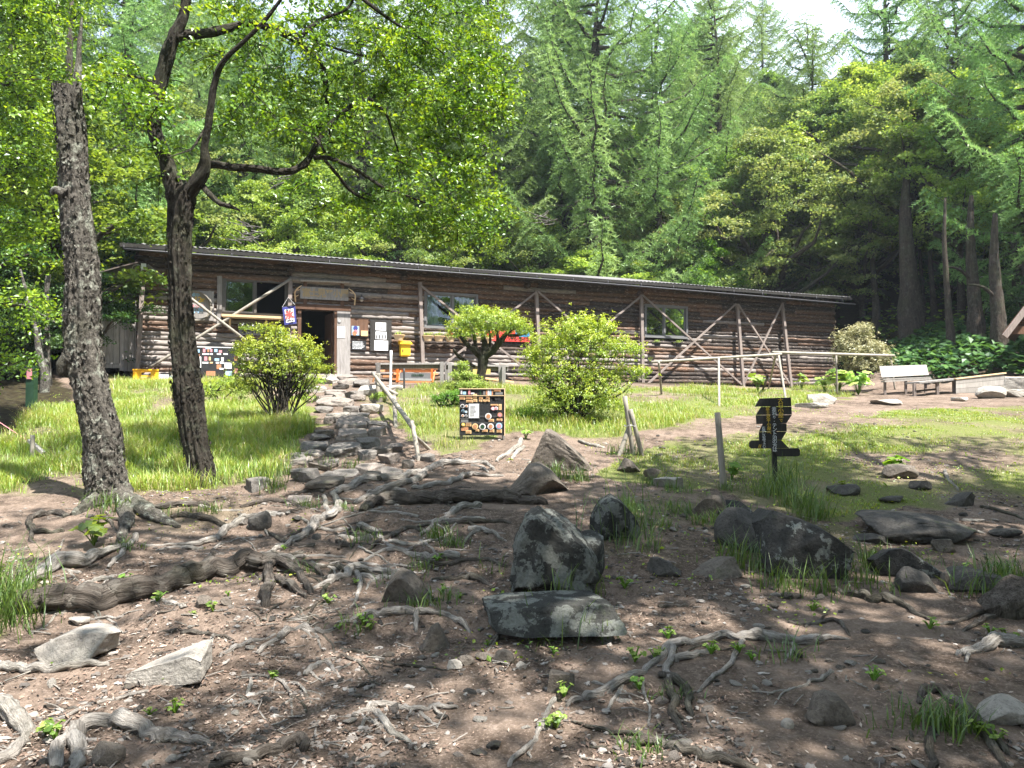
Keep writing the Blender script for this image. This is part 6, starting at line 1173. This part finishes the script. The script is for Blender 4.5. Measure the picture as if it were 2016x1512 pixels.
for i, (x, y) in enumerate(SD_):
    q = hit(x, y)
    if i % 9 == 0: p0 = leafy_plant(q, .07, 8, .035, 'l_light', 'tiny bright green seedling on the bare soil', 'green seedlings on the bare soil', 50+i, 'seedling', .8, 'seedling')
    else:
        o = copy_tree(p0); o.location = q; o.rotation_euler.z = rg.uniform(0, 6.3); s_ = rg.uniform(.5, 1.1); o.scale = (s_, s_, s_)
# ------------------------------------------------------------------ grass
def blades(x, y, h, wd, rg, tint, lean=.6, hv=.4):
    n = len(x); z = ground(x, y); a = rg.uniform(0, 6.283, n); D = np.c_[np.cos(a), np.sin(a), 0*a]; B = np.c_[-np.sin(a), np.cos(a), 0*a]
    h = h*np.clip(1+hv*rg.normal(size=n), .25, 2.2); l = (h*np.abs(rg.normal(lean, .25, n)))[:, None]; H = h[:, None]*np.array([[0, 0, 1.]]); P = np.c_[x, y, z-.01]; w = (wd*rg.uniform(.6, 1.3, n))[:, None]*.5
    V = np.stack([P-B*w, P+B*w, P+H*.55+D*l*.3+B*w*.85, P+H*.55+D*l*.3-B*w*.85, P+H*.93+D*l], 1).reshape(-1, 3); k = np.arange(n)[:, None]*5
    return V, [k+np.array([[0, 1, 2, 3]]), k+np.array([[3, 2, 4]])], np.repeat(tint, 5)
def grass_on(G, n, h, wd, seed, mt='grass', name='grass', tl=.5, clump=.5, thr=.15, hn=.8):
    rg = rs(seed); mn, mxx = G.min(0), G.max(0); P = rg.uniform(mn, mxx, (n*5, 2)); k = inside(P, G); P = P[k]
    m = gmask(P[:, 0], P[:, 1]); c = fbm(np.c_[P*2.2, 0*P[:, 0]], seed, 3); k = (m > thr) & (rg.uniform(0, 1, len(P)) < m*np.clip(.65+clump*2.2*c, .03, 1.)); P = P[k][:n]; c = c[k][:n]
    hh = h*np.clip(1+hn*fbm(np.c_[P*.7, 0*P[:, 0]], seed+9, 2)+.8*c, .3, 2.4); b = MB(); b.add(*blades(P[:, 0], P[:, 1], hh, wd, rg, np.clip(tl+.22*rg.normal(size=len(P))+.35*c, 0, 1)))
    return tag(b.build(name, M[mt]), kind='stuff')
GR = MB()
grass_on(G_BANKL, 100000, .12, .007, 1, tl=.72); grass_on(G_BANKC, 48000, .09, .008, 2, tl=.68, clump=.6); grass_on(G_FIELD, 60000, .035, .009, 3, 'grass', 'meadow_grass', .6, .7, .1); grass_on(G_MID, 9000, .11, .007, 4, 'grassd', tl=.55, clump=.9)
grass_on(G_L2, 5000, .06, .007, 5, 'grassd', tl=.6, clump=.8); grass_on(G_L3, 3500, .08, .007, 6, 'grassd', tl=.6, clump=.8)
TU = [(1110,1180,.22,30),(1150,1175,.16,25),(1200,1060,.30,30),(1235,1050,.2,30),(1260,1080,.18,40),(1265,1035,.42,14),(1240,1000,.42,10),(1508,1120,.2,24),(1530,1158,.16,36),(1560,1162,.12,26),(1625,1168,.2,40),(1690,1148,.14,36),(1710,1120,.14,40),(1735,1110,.14,30),(1470,1120,.2,40),(1440,1100,.14,40),
 (1100,1265,.2,14),(1065,1235,.14,18),(1190,1255,.14,16),(1930,1170,.16,40),(1980,1150,.18,60),(1990,1140,.16,60),(1960,1160,.12,40),(1840,1430,.1,60),(1880,1440,.12,70),(1760,1440,.12,14),(10,1190,.32,90),(-20,1230,.34,90),(30,1230,.22,50),(700,920,.12,30),(640,920,.12,30),(590,910,.14,50),(560,935,.15,50),(600,1000,.1,40),(720,1065,.1,30),(860,1060,.1,60),(890,1075,.1,50),(790,1150,.09,30),(830,1120,.09,30),(600,1130,.1,20),(1545,955,.24,60),(1520,975,.26,90),(1570,1000,.26,90),(1600,1020,.22,80),(1430,965,.1,40),(1250,895,.15,50),(1210,895,.14,40),(1090,940,.16,90),(1140,945,.14,80),(1060,925,.1,50),(200,1000,.15,40),(225,1010,.14,30),(250,1080,.07,50),(540,960,.14,80),(510,940,.16,90),(1280,955,.1,40),(1340,1010,.12,60),(1380,1030,.1,50),(1300,1040,.1,50),(680,1005,.07,30),(700,1240,.06,30),(830,1195,.09,40),(880,1180,.08,30),(1540,1300,.12,12),(1560,1290,.08,20),(1330,1370,.06,30),(1745,1165,.1,20),(1820,1110,.08,20),(965,1130,.1,12),(1265,1480,.07,40)]
b = MB(); rg = rs(9)
for (px, py, h, n) in TU:
    c = hit(px, py); n = int(n*1.6); s_ = .05+.05*h/.2; b.add(*blades(c[0]+rg.normal(0, s_, n), c[1]+rg.normal(0, s_*.8, n), np.full(n, h), .0075, rg, np.clip(rg.normal(.5, .25, n), 0, 1), .6))
tag(b.build('grass_tufts', M['grassd']), kind='stuff')
r = rs(31); n = 16000; y = 4+12*r.uniform(0, 1, n); x = r.uniform(-1, 1, n)*y*.72; m = gmask(x, y); k = ((m > .02) & (r.uniform(0, 1, n) < .5)) | (fbm(np.c_[x*1.6, y*1.6, 0*x], 71, 3) > .30); x, y = x[k], y[k]; b = MB()
leafset(b, np.c_[x, y, ground(x, y)+r.uniform(.006, .04, len(x))], r.normal(size=(len(x), 3))*.6+[0, 0, 1], r.uniform(.012, .035, len(x)), r, .7, r.uniform(.1, 1, len(x))); tag(b.build('ground_cover', M['l_bush']), kind='stuff')
# ------------------------------------------------------------------ forest kinds
def limbs_of(rg, H, crown0, rad, n, bend=.4, upward=.5, levels=(4, 6)):
    L = []; Cc = []
    for i in range(n):
        f = (i+.5)/n; z = H*(crown0+(1-crown0)*f*.96); a = i*2.399+rg.uniform(-.4, .4); R_ = rad*math.sin(math.pi*min(1, .18+.82*f)**.75)*rg.uniform(.75, 1.15)+.25
        d = np.array([math.cos(a), math.sin(a), 0]); p0 = np.array([0, 0, z-R_*upward*.6]); P = [p0+d*R_*s+np.array([0, 0, R_*upward*s**(.8)])+rg.normal(0, .05*R_, 3)*s for s in np.linspace(0, 1, 5)]
        L.append((P, [.035*R_+.02, .028*R_+.015, .02*R_+.01, .012*R_+.008, .006])); 
        for k in range(rg.randint(*levels)):
            s = rg.uniform(.35, 1); q = P[int(s*4)]+rg.normal(0, .14*R_, 3)*[1, 1, .5]; e = q+nrm(d+rg.normal(0, .8, 3)*[1, 1, .3])*R_*.28; L.append(([P[max(0, int(s*4)-1)], q, e], [.014, .01, .004])); Cc += [q, e]
        Cc.append(P[-1])
    return L, np.array(Cc)
def broadleaf(name, H, rad, crown0, nl, n_per, size, mt, layer, seed, label, cr=.55, bark='bark3', trunk_r=.13):
    rg = rs(seed); t = thing(name, (0, 0, 0), label, 'tree'); b = MB(); bx = rg.normal(0, .03*H, (5, 2)); bx[0] = 0
    P = np.c_[np.interp(np.linspace(0, 4, 8), range(5), bx[:, 0]), np.interp(np.linspace(0, 4, 8), range(5), bx[:, 1]), np.linspace(-.4, H*.93, 8)]; b.tube(P, np.linspace(1, .12, 8)*trunk_r*(H/8), 10, .5, 0, .1, 3, seed, sub=3)
    L, Cc = limbs_of(rg, H, crown0, rad, nl)
    for p_, r_ in L: b.tube(p_, r_, 6, .5, caps=False, sub=2)
    b.build('trunk', M[bark], t, smooth=True); b = MB()
    for c in Cc:
        k = n_per; tt = rg.uniform(.15, .85); q = nrm(rg.normal(size=(k, 3)))*(rg.uniform(0, 1, (k, 1))**.5)*cr; q[:, 2] *= layer; tl = rg.normal(0, .22, 2); q[:, 2] += q[:, 0]*tl[0]+q[:, 1]*tl[1]-.25*(q[:, 0]**2+q[:, 1]**2)/cr
        leafset(b, c+q, rg.normal(size=(k, 3))*.75+[tl[0]*-1, tl[1]*-1, 1], size, rg, .62, np.clip(tt+rg.normal(0, .18, k)+q[:, 2]/cr*.3, 0, 1))
    b.build('crown', M[mt], t); return t
def larch(H, rad, seed, label, nbr=86, dens=1.25, low=.18, twigs=True):
    rg = rs(seed); t = thing('larch_tree', (0, 0, 0), label, 'larch tree'); b = MB(); zz = np.linspace(-.5, H, 12); b.tube(np.c_[.012*H*np.sin(zz*.3+seed), .012*H*np.cos(zz*.25+seed*2), zz], np.linspace(1, .06, 12)*.017*H, 10, .5, 0, .08, 3, seed, sub=2)
    fl = MB(); C_, D_, T_ = [], [], []
    for i in range(nbr):
        f = (i+.5)/nbr; z = H*(low+(1-low)*f); R_ = (rad*(1-f)**.5*(.55+.45*min(1, f*4))+.45)*rg.uniform(.5, 1.35); a = i*2.399+rg.uniform(-.5, .5); d = np.array([math.cos(a), math.sin(a), 0]); n = 7; s = np.linspace(0, 1, n)
        sl = .50-.55*(1-f); P = np.array([0, 0, z])+d*R_*s[:, None]+np.c_[0*s, 0*s, R_*(sl*s-.10*np.sin(s*3.1)+.22*s**3)]+rg.normal(0, .02*R_, (n, 3)); b.tube(P, np.linspace(.022*R_+.012, .004, n), 6, .5, caps=False)
        m = int(R_*9*dens)+3; tt = rg.uniform(.2, .8)
        for k in range(m):
            s0 = .12+.88*(k+.5)/m; p = np.array([np.interp(s0, s, P[:, c]) for c in range(3)]); sd = (-1)**k; tw = nrm(np.array([-d[1], d[0], 0])*sd*.85+d*.55+[0, 0, rg.uniform(-.45, .05)]); L = (.38+.50*(1-s0)*min(1, R_/2))*rg.uniform(.7, 1.3)
            q = np.linspace(.05, 1, 9); Q = p+tw*L*q[:, None]+np.c_[0*q, 0*q, -.35*L*q**2]; C_.append(np.repeat(Q, 4, 0)); D_.append(np.repeat(tw[None], 36, 0)); T_.append(np.full(36, tt)+.35*np.repeat(q, 4)-.15)
    C_ = np.vstack(C_); D_ = np.vstack(D_); T_ = np.concatenate(T_); n = len(C_); D2 = nrm(D_*.7+rg.normal(0, .75, (n, 3))+[0, 0, .25]); ln = rg.uniform(.10, .22, n)[:, None]; sd = nrm(np.cross(D2, rg.normal(size=(n, 3))))*.017
    V = np.stack([C_-sd, C_+sd, C_+D2*ln], 1).reshape(-1, 3); fl.add(V, np.arange(n*3).reshape(-1, 3), np.repeat(np.clip(T_+rg.normal(0, .12, n), 0, 1), 3))
    b.build('trunk', M['bark3'], t, smooth=True); fl.build('crown', M['l_larch'], t); return t
USED = {}
def put(proto, x, y, s=1, rz=None, label=None, group=None, dz=0, sz=None):
    k = proto.name
    o = proto if k not in USED else copy_tree(proto); USED[k] = 1
    o.location = (x, y, gz(x, y)+dz); o.scale = (s, s, sz or s); o.rotation_euler = (rg.normal()*.02, rg.normal()*.02, rg.uniform(0, 6.3) if rz is None else rz)
    if label: o['label'] = label
    if group: o['group'] = group
    elif 'group' in o: del o['group']
    return o
def pxy(px, d): return (px-1008)/F*d
BLA = broadleaf('broadleaf_tree', 9, 3.2, .22, 26, 100, .17, 'l_forest', .33, 101, 'broadleaf forest tree', .62)
BLB = broadleaf('broadleaf_tree', 9, 3.6, .25, 26, 100, .15, 'l_light', .28, 102, 'broadleaf forest tree', .66)
BLC = broadleaf('broadleaf_tree', 10, 4.2, .18, 34, 110, .13, 'l_grey', .25, 103, 'broadleaf forest tree', .62)
BLE = broadleaf('broadleaf_tree', 12, 4.3, .36, 34, 110, .16, 'l_light', .3, 105, 'broadleaf forest tree', .72)
BLF = broadleaf('broadleaf_tree', 12, 4.4, .34, 34, 110, .16, 'l_grey', .3, 106, 'broadleaf forest tree', .72)
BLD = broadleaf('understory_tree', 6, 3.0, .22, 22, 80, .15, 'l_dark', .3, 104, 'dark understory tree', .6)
LAA = larch(19, 4.0, 1, 'larch'); LAB = larch(17, 4.6, 2, 'larch', 78, 1.15, .12); LAC = larch(15, 3.6, 3, 'larch', 74, 1.25, .05)
# trees one can tell apart
put(LAB, pxy(1170, 35), 35, 1.2, .3, 'tall forked larch with a grey trunk showing behind the middle of the hut roof')
put(LAA, pxy(1110, 38), 38, 1.0, None, 'feathery larch directly behind the forked larch')
put(LAA, pxy(1420, 40), 40, .95, None, 'slim larch whose open top stands against the sky right of centre'); put(LAC, pxy(1600, 40), 40, .98, None, 'shorter pale larch with a rounded top below the gap of sky')
put(LAB, pxy(1300, 37), 37, 1.02, None, 'larch with hanging sprays right of the forked larch'); put(LAB, pxy(2030, 27.5), 27.5, .98, 2.2, 'near larch at the right edge with long dark boughs reaching left')
put(LAA, pxy(1770, 42), 42, 1.0, None, 'larch high on the slope between the hut end and the shelter'); put(LAB, pxy(1900, 38), 38, .95, None, 'larch further back behind the straight dark trunk at the right')
put(LAA, pxy(250, 27), 27, .9, None, 'larch rising behind the left end of the hut'); put(LAB, pxy(90, 24), 24, .85, None, 'larch in the upper left behind the broken tree'); put(LAC, pxy(490, 31), 31, .95, None, 'larch half hidden by the oak limbs behind the roof'); put(LAA, pxy(700, 34), 34, .95, None, 'larch filling the gap behind the oak crown'); put(LAB, pxy(920, 38), 38, .9, None, 'larch between the oak crown and the forked larch')
put(BLB, pxy(1160, 33.4), 33.4, .98, .5, 'light green layered tree just behind the middle of the hut roof', sz=.60); put(BLC, pxy(1510, 37), 37, 1.12, None, 'wide muted green tree with brownish twig tips right of centre'); put(BLC, pxy(1700, 36), 36, .9, 2., 'muted green tree behind the right end of the hut')
put(BLB, pxy(1330, 38), 38, .8, None, 'yellow green tree below the larches right of centre'); put(BLB, pxy(620, 30.5), 30.5, .85, 1.2, 'pale layered tree behind the roof left of centre'); put(BLA, pxy(960, 34), 34, .85, None, 'dark green tree behind the roof under the oak leaves'); put(BLB, pxy(500, 29.5), 29.5, .75, None, 'light green tree behind the roof between the two trunks')
put(BLA, pxy(60, 19.5), 19.5, .95, None, 'dense green tree in the shade beyond the left grass'); put(BLB, pxy(1600, 42), 42, 1.2, None, 'yellow green tree on the slope under the pale larch'); put(BLA, pxy(1390, 36), 36, .75, None, 'dark tree behind the roof at the right window')
GF = ('broadleaf trees on the wooded slope', 'larches on the wooded slope', 'dark understory trees on the wooded slope')
for x_, y_, s_, pr, lb in ((1800, 33.5, .95, BLF, 'full leafy crown above the leaning trunk right of the hut'), (1895, 32, .9, BLE, 'light green leafy crown at the right between the larches'), (1995, 33, .9, BLF, 'muted green crown above the shelter roof at the right edge'), (2110, 30, .8, BLE, 'leafy crown cut off by the right edge behind the shelter'),
 (1700, 38.5, 1., BLE, 'light green crown on the slope above the variegated shrub'), (1620, 39, .95, BLF, 'muted green crown above the right end of the roof'), (1440, 40, .85, BLE, 'light green crown right of the forked larch'), (1930, 39, 1., BLF, 'far muted green crown high on the slope at the right'), (1790, 42, 1.05, BLE, 'far light green crown high on the slope at the right')): put(pr, pxy(x_, y_), y_, s_, None, lb)
rg = rs(17)
for i, (u, w, s_, zs_) in enumerate(((1.5, -8.8, .7, .55), (5.5, -9.4, .8, .6), (9.5, -9.2, .75, .62), (16.2, -9.6, .8, .62), (19.6, -9.0, .8, .7), (22.6, -10.2, .9, .75), (26.5, -9.5, .95, .8), (21., -13, 1.1, 1.), (25, -14, 1.1, 1.05), (17.5, -14, 1.05, .95))):
    q = W(u, 0, w); put([BLA, BLB, BLC, BLC, BLB, BLC, BLA, BLC, BLB, BLA][i], q[0], q[1], s_, None, 'leafy green tree standing close behind the hut roof', 'leafy trees close behind the hut', sz=zs_*1.05)
rg = rs(7); taken = []
def free(x, y, r_):
    for a, c in taken:
        if (a-x)**2+(c-y)**2 < r_*r_: return False
    taken.append((x, y)); return True
def hutfar(x, y):
    q = np.array([x, y])-HA; u, w = q@HU, q@HN; return not (-4 < u < HLEN+3 and w > -8.6)
n = 0
while n < 100:
    y = rg.uniform(27, 66); x = rg.uniform(-.86, .86)*y
    if not hutfar(x, y) or not free(x, y, 2.6): continue
    if y < 40 and 4 < x < 24 or y < 34 and -9 < x < 5: continue
    n += 1; k = rg.uniform()*(1 if y > 44 else 1.35)
    if k < .42: put(rg.choice([LAA, LAB, LAC]), x, y, rg.uniform(.75, 1.02)*(1 if y < 45 else .9), None, 'tall green larch standing among others on the wooded slope behind the hut', GF[1])
    else: put(rg.choice([BLA, BLB, BLC, BLA]), x, y, rg.uniform(.75, 1.2), None, 'leafy green broadleaf tree among others on the wooded slope behind the hut', GF[0])
n = 0
while n < 34:
    y = rg.uniform(24, 44); x = rg.uniform(-.8, .8)*y
    if not hutfar(x, y) or not free(x, y, 2.0): continue
    if y < 33 and 11 < x < 20: continue
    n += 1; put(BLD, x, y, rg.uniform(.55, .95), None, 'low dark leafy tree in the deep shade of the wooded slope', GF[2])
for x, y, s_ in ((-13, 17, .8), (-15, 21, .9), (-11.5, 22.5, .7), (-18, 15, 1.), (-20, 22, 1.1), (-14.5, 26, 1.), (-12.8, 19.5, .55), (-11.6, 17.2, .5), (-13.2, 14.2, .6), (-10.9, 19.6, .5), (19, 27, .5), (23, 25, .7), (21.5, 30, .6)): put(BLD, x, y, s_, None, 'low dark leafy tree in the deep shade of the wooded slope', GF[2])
# bright maple leaning in from the left edge
MT = thing('maple_tree', (pxy(-130, 11.5), 11.5, gz(pxy(-130, 11.5), 11.5)), 'bright yellow green maple reaching in from the left edge beside the broken tree', 'maple tree')
Cn = []
for cx, cy, rx, ry, n in ((20,60,110,60,26),(60,160,90,50,22),(-10,230,100,60,22),(70,290,60,40,14),(10,340,90,50,20),(30,430,80,45,16),(-40,500,70,50,10),(10,590,60,22,5),(50,612,40,14,4),(10,720,45,18,5),(-60,660,60,40,6),(40,-60,160,80,30),(120,30,40,30,5)):
    for _ in range(n): a = rg.uniform(0, 6.283); q = math.sqrt(rg.uniform()); Cn.append(at(cx+rx*q*math.cos(a), cy+ry*q*math.sin(a), 11.+rg.normal(0, .5)))
b = MB(); tw = MB(); sprays(b, tw, Cn, rg, 7, 18, .062, .42, .12); b.build('crown', M['l_maple'], MT); tw.build('twigs', M['bark2'], MT)
b = MB()
for L, dd in (([(-130,830,34),(-120,600,30),(-110,400,26),(-100,200,20),(-80,0,14),(-60,-150,6)], 0), ([(-112,420,14),(-50,380,9),(10,340,6),(70,300,3)], -.4), ([(-100,220,14),(-40,190,9),(30,160,6),(100,150,3)], -.4), ([(-90,60,12),(-30,40,9),(50,30,6),(120,20,3)], -.3), ([(-118,620,12),(-60,610,7),(0,600,4),(60,606,2)], -.3), ([(-120,740,10),(-50,720,6),(20,715,3)], -.3)): trunk_mesh(b, L, 11.4, dd, 14, 6, .1, .2, 5)
b.build('trunk', M['bark3'], MT, smooth=True)
# crooked small tree and bare trunks in the shade at the left
def bare(L, d, lab, mt='bark3', name='slender_tree', br=()):
    g_ = at(L[0][0], L[0][1], d); z_ = gz(g_[0], g_[1]); t = thing(name, (g_[0], g_[1], z_), lab, 'tree'); b = MB(); P, r_ = pxline(L, d); P = np.vstack([[P[0][0], P[0][1], z_-.2], P]); r_ = np.r_[r_[0]*1.15, r_]; b.tube(P, r_, 14, .5, 0, .1, 6, 3, sub=5, groove=.2)
    b.build('trunk', M[mt], t, smooth=True)
    for q in br: b = MB(); trunk_mesh(b, q, d, -.3, 8, 4, .1, .1, 3); b.build('branch', M[mt], t, smooth=True)
bare([(88,738,9),(78,700,8),(74,660,7),(68,630,6),(58,605,5),(52,575,4),(46,555,3),(40,530,2)], 15.5, 'crooked lichen-grey young tree in the shade left of the broken tree', 'bark1', br=([(56,605,4),(35,600,4),(15,590,3),(-5,575,3)], [(68,610,3),(85,620,2),(110,635,1)]))
bare([(94,742,7),(92,700,7),(92,650,6),(90,600,5),(95,540,5)], 17, 'straight thin grey trunk just right of the crooked young tree', 'bark1')
for i, (x, w, d) in enumerate(((135, 12, 19), (110, 9, 21), (240, 10, 26), (20, 10, 20), (-30, 14, 17))): bare([(x, 740, w), (x-4, 600, w*.9), (x+4, 400, w*.8), (x, 200, w*.6), (x+5, 0, w*.4)], d, ('dark trunk hidden just behind the broken tree', 'slim dark trunk in the woods left of the broken tree', 'dark trunk rising behind the lean-to roof', 'dark trunk among the maple leaves at the left', 'thick dark trunk beyond the left edge')[i])
for i, (x, y0, w, d) in enumerate(((1790, 620, 20, 31.5), (1918, 655, 14, 27.5), (1867, 660, 7, 26.5), (1965, 690, 15, 25.5), (1835, 615, 5, 33), (1815, 612, 4, 34), (2003, 640, 9, 29), (1720, 600, 6, 34), (1945, 600, 8, 33))):
    bare([(x+4, y0, w*1.25), (x+1, y0-40, w), (x-4, y0-110, w*.8), (x-8, y0-190, w*.6), (x-6, y0-270, w*.3)], d, ('thick leaning dark trunk on the slope right of the hut', 'straight dark trunk rising from the sunlit ground leaves', 'thin trunk with a faded blue band right of the hut', 'short forked dark trunk beside the shelter roof', 'thin pale sapling trunk right of the leaning trunk', 'thinner of two pale sapling trunks by the leaning trunk', 'dark trunk just left of the shelter roof', 'thin dark trunk above the variegated shrub', 'slim dark trunk behind the straight one')[i], br=([(x-2, y0-100, w*.3), (x-30, y0-125, w*.2), (x-60, y0-130, w*.1)],) if i in (1, 3) else ())
# dead bare branches behind the roof
t = thing('dead_branch', at(560, 430, 24), 'grey leafless dead branches standing behind the roof between the oak limbs', 'dead branch'); rd = rs(3)
for cx, cy in ((490, 455), (560, 350), (540, 130), (480, 470), (1075, 430)):
    b = MB()
    for k in range(7):
        a = rd.uniform(-.5, .9) if k % 2 else rd.uniform(2.2, 3.6); L = rd.uniform(20, 60); P = [(cx+rd.normal()*8, cy+rd.normal()*5, 1.6)]
        for j in range(4): a += rd.normal()*.3; P.append((P[-1][0]+math.cos(a)*L/4, P[-1][1]-math.sin(a)*L/4*.6, 1.4-j*.3))
        trunk_mesh(b, P, 24, 0, 5, 2, 0, 0, 3)
    b.build('bare_twig', M['bark1'], t)
# forest floor plants
r = rs(15)
def floor_leaves(n, xr, yr, size, mt, hgt, name, test=None, up=.35):
    x = r.uniform(*xr, n); y = r.uniform(*yr, n); k = fbm(np.c_[x*.5, y*.5, 0*x], 91, 3) > -.25
    if test is not None: k &= test(x, y)
    x, y = x[k], y[k]; b = MB(); leafset(b, np.c_[x, y, ground(x, y)+r.uniform(.05, hgt, len(x))], r.normal(size=(len(x), 3))*up+[0, -.25, 1], size, r, .85, r.uniform(0, 1, len(x)), fold=.1); tag(b.build(name, M[mt]), kind='stuff')
hw = lambda x, y: ((np.c_[x, y]-HA)@HN < -7.5) | ((np.c_[x, y]-HA)@HU > HLEN+1.2) | ((np.c_[x, y]-HA)@HU < -3)
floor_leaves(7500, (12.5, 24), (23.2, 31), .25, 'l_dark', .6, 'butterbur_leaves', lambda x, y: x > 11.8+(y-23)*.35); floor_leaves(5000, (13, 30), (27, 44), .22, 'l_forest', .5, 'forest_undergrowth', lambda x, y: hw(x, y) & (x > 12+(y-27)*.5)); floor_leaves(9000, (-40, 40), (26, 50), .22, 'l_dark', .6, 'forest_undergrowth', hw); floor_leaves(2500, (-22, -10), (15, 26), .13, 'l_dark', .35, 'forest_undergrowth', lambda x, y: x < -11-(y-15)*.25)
# ------------------------------------------------------------------ trees around the photographer: their crowns throw the dappled shade
CNP = broadleaf('canopy_tree', 13, 4.6, .62, 18, 64, .15, 'l_forest', .3, 201, 'canopy tree', .7, trunk_r=.11)
CAN = [(4.3, 3.0, 1.0, CNP), (8.4, 4.0, 1.0, CNP), (8.5, -.4, 1.05, CNP), (-4.4, -3.4, .9, CNP), (-9.6, 4.2, .95, CNP)]
for i, (x, y, s_, pr) in enumerate(CAN): put(pr, x, y, s_, .7+i*1.3, 'tall high-crowned tree standing beside the photographer outside the picture', 'trees around the viewpoint')
for x, y in ((22, 14), (26, 8), (30, 13), (27, 2), (19, 4.5), (35, 8), (24, 19), (17, -3), (33, 19)): put([BLA, BLB, LAA][int(x) % 3], x, y, 1.15, None, 'unseen tree added right of the view for window reflections', 'unseen woods added for reflections')  # unseen trees right of the view, added to fill the window reflections
rg = rs(5)
for i in range(16):  # unseen trees added behind for reflections and to cut sky ambient
    a = rg.uniform(-1.25, 1.25); q = rg.uniform(13, 26); put([BLA, BLB, LAA, BLC][i % 4], q*math.sin(a), -q*math.cos(a), rg.uniform(1., 1.4), None, 'unseen tree added right of the view for window reflections', 'unseen woods added for reflections')

# ------------------------------------------------------------------ thin volume added to lift the far trees like lens glare
def haze(dens):
    b = MB(); b.box((0, 35, 22), (190, 170, 60)); m, t, o = mat('glare_veil'); v = t.nodes.new('ShaderNodeVolumePrincipled'); v.inputs['Density'].default_value = dens; v.inputs['Color'].default_value = (.80, .90, 1, 1); v.inputs['Anisotropy'].default_value = .2
    t.links.new(v.outputs[0], o.inputs['Volume']); h = b.build('haze', m); tag(h, kind='stuff')
haze(.0005)
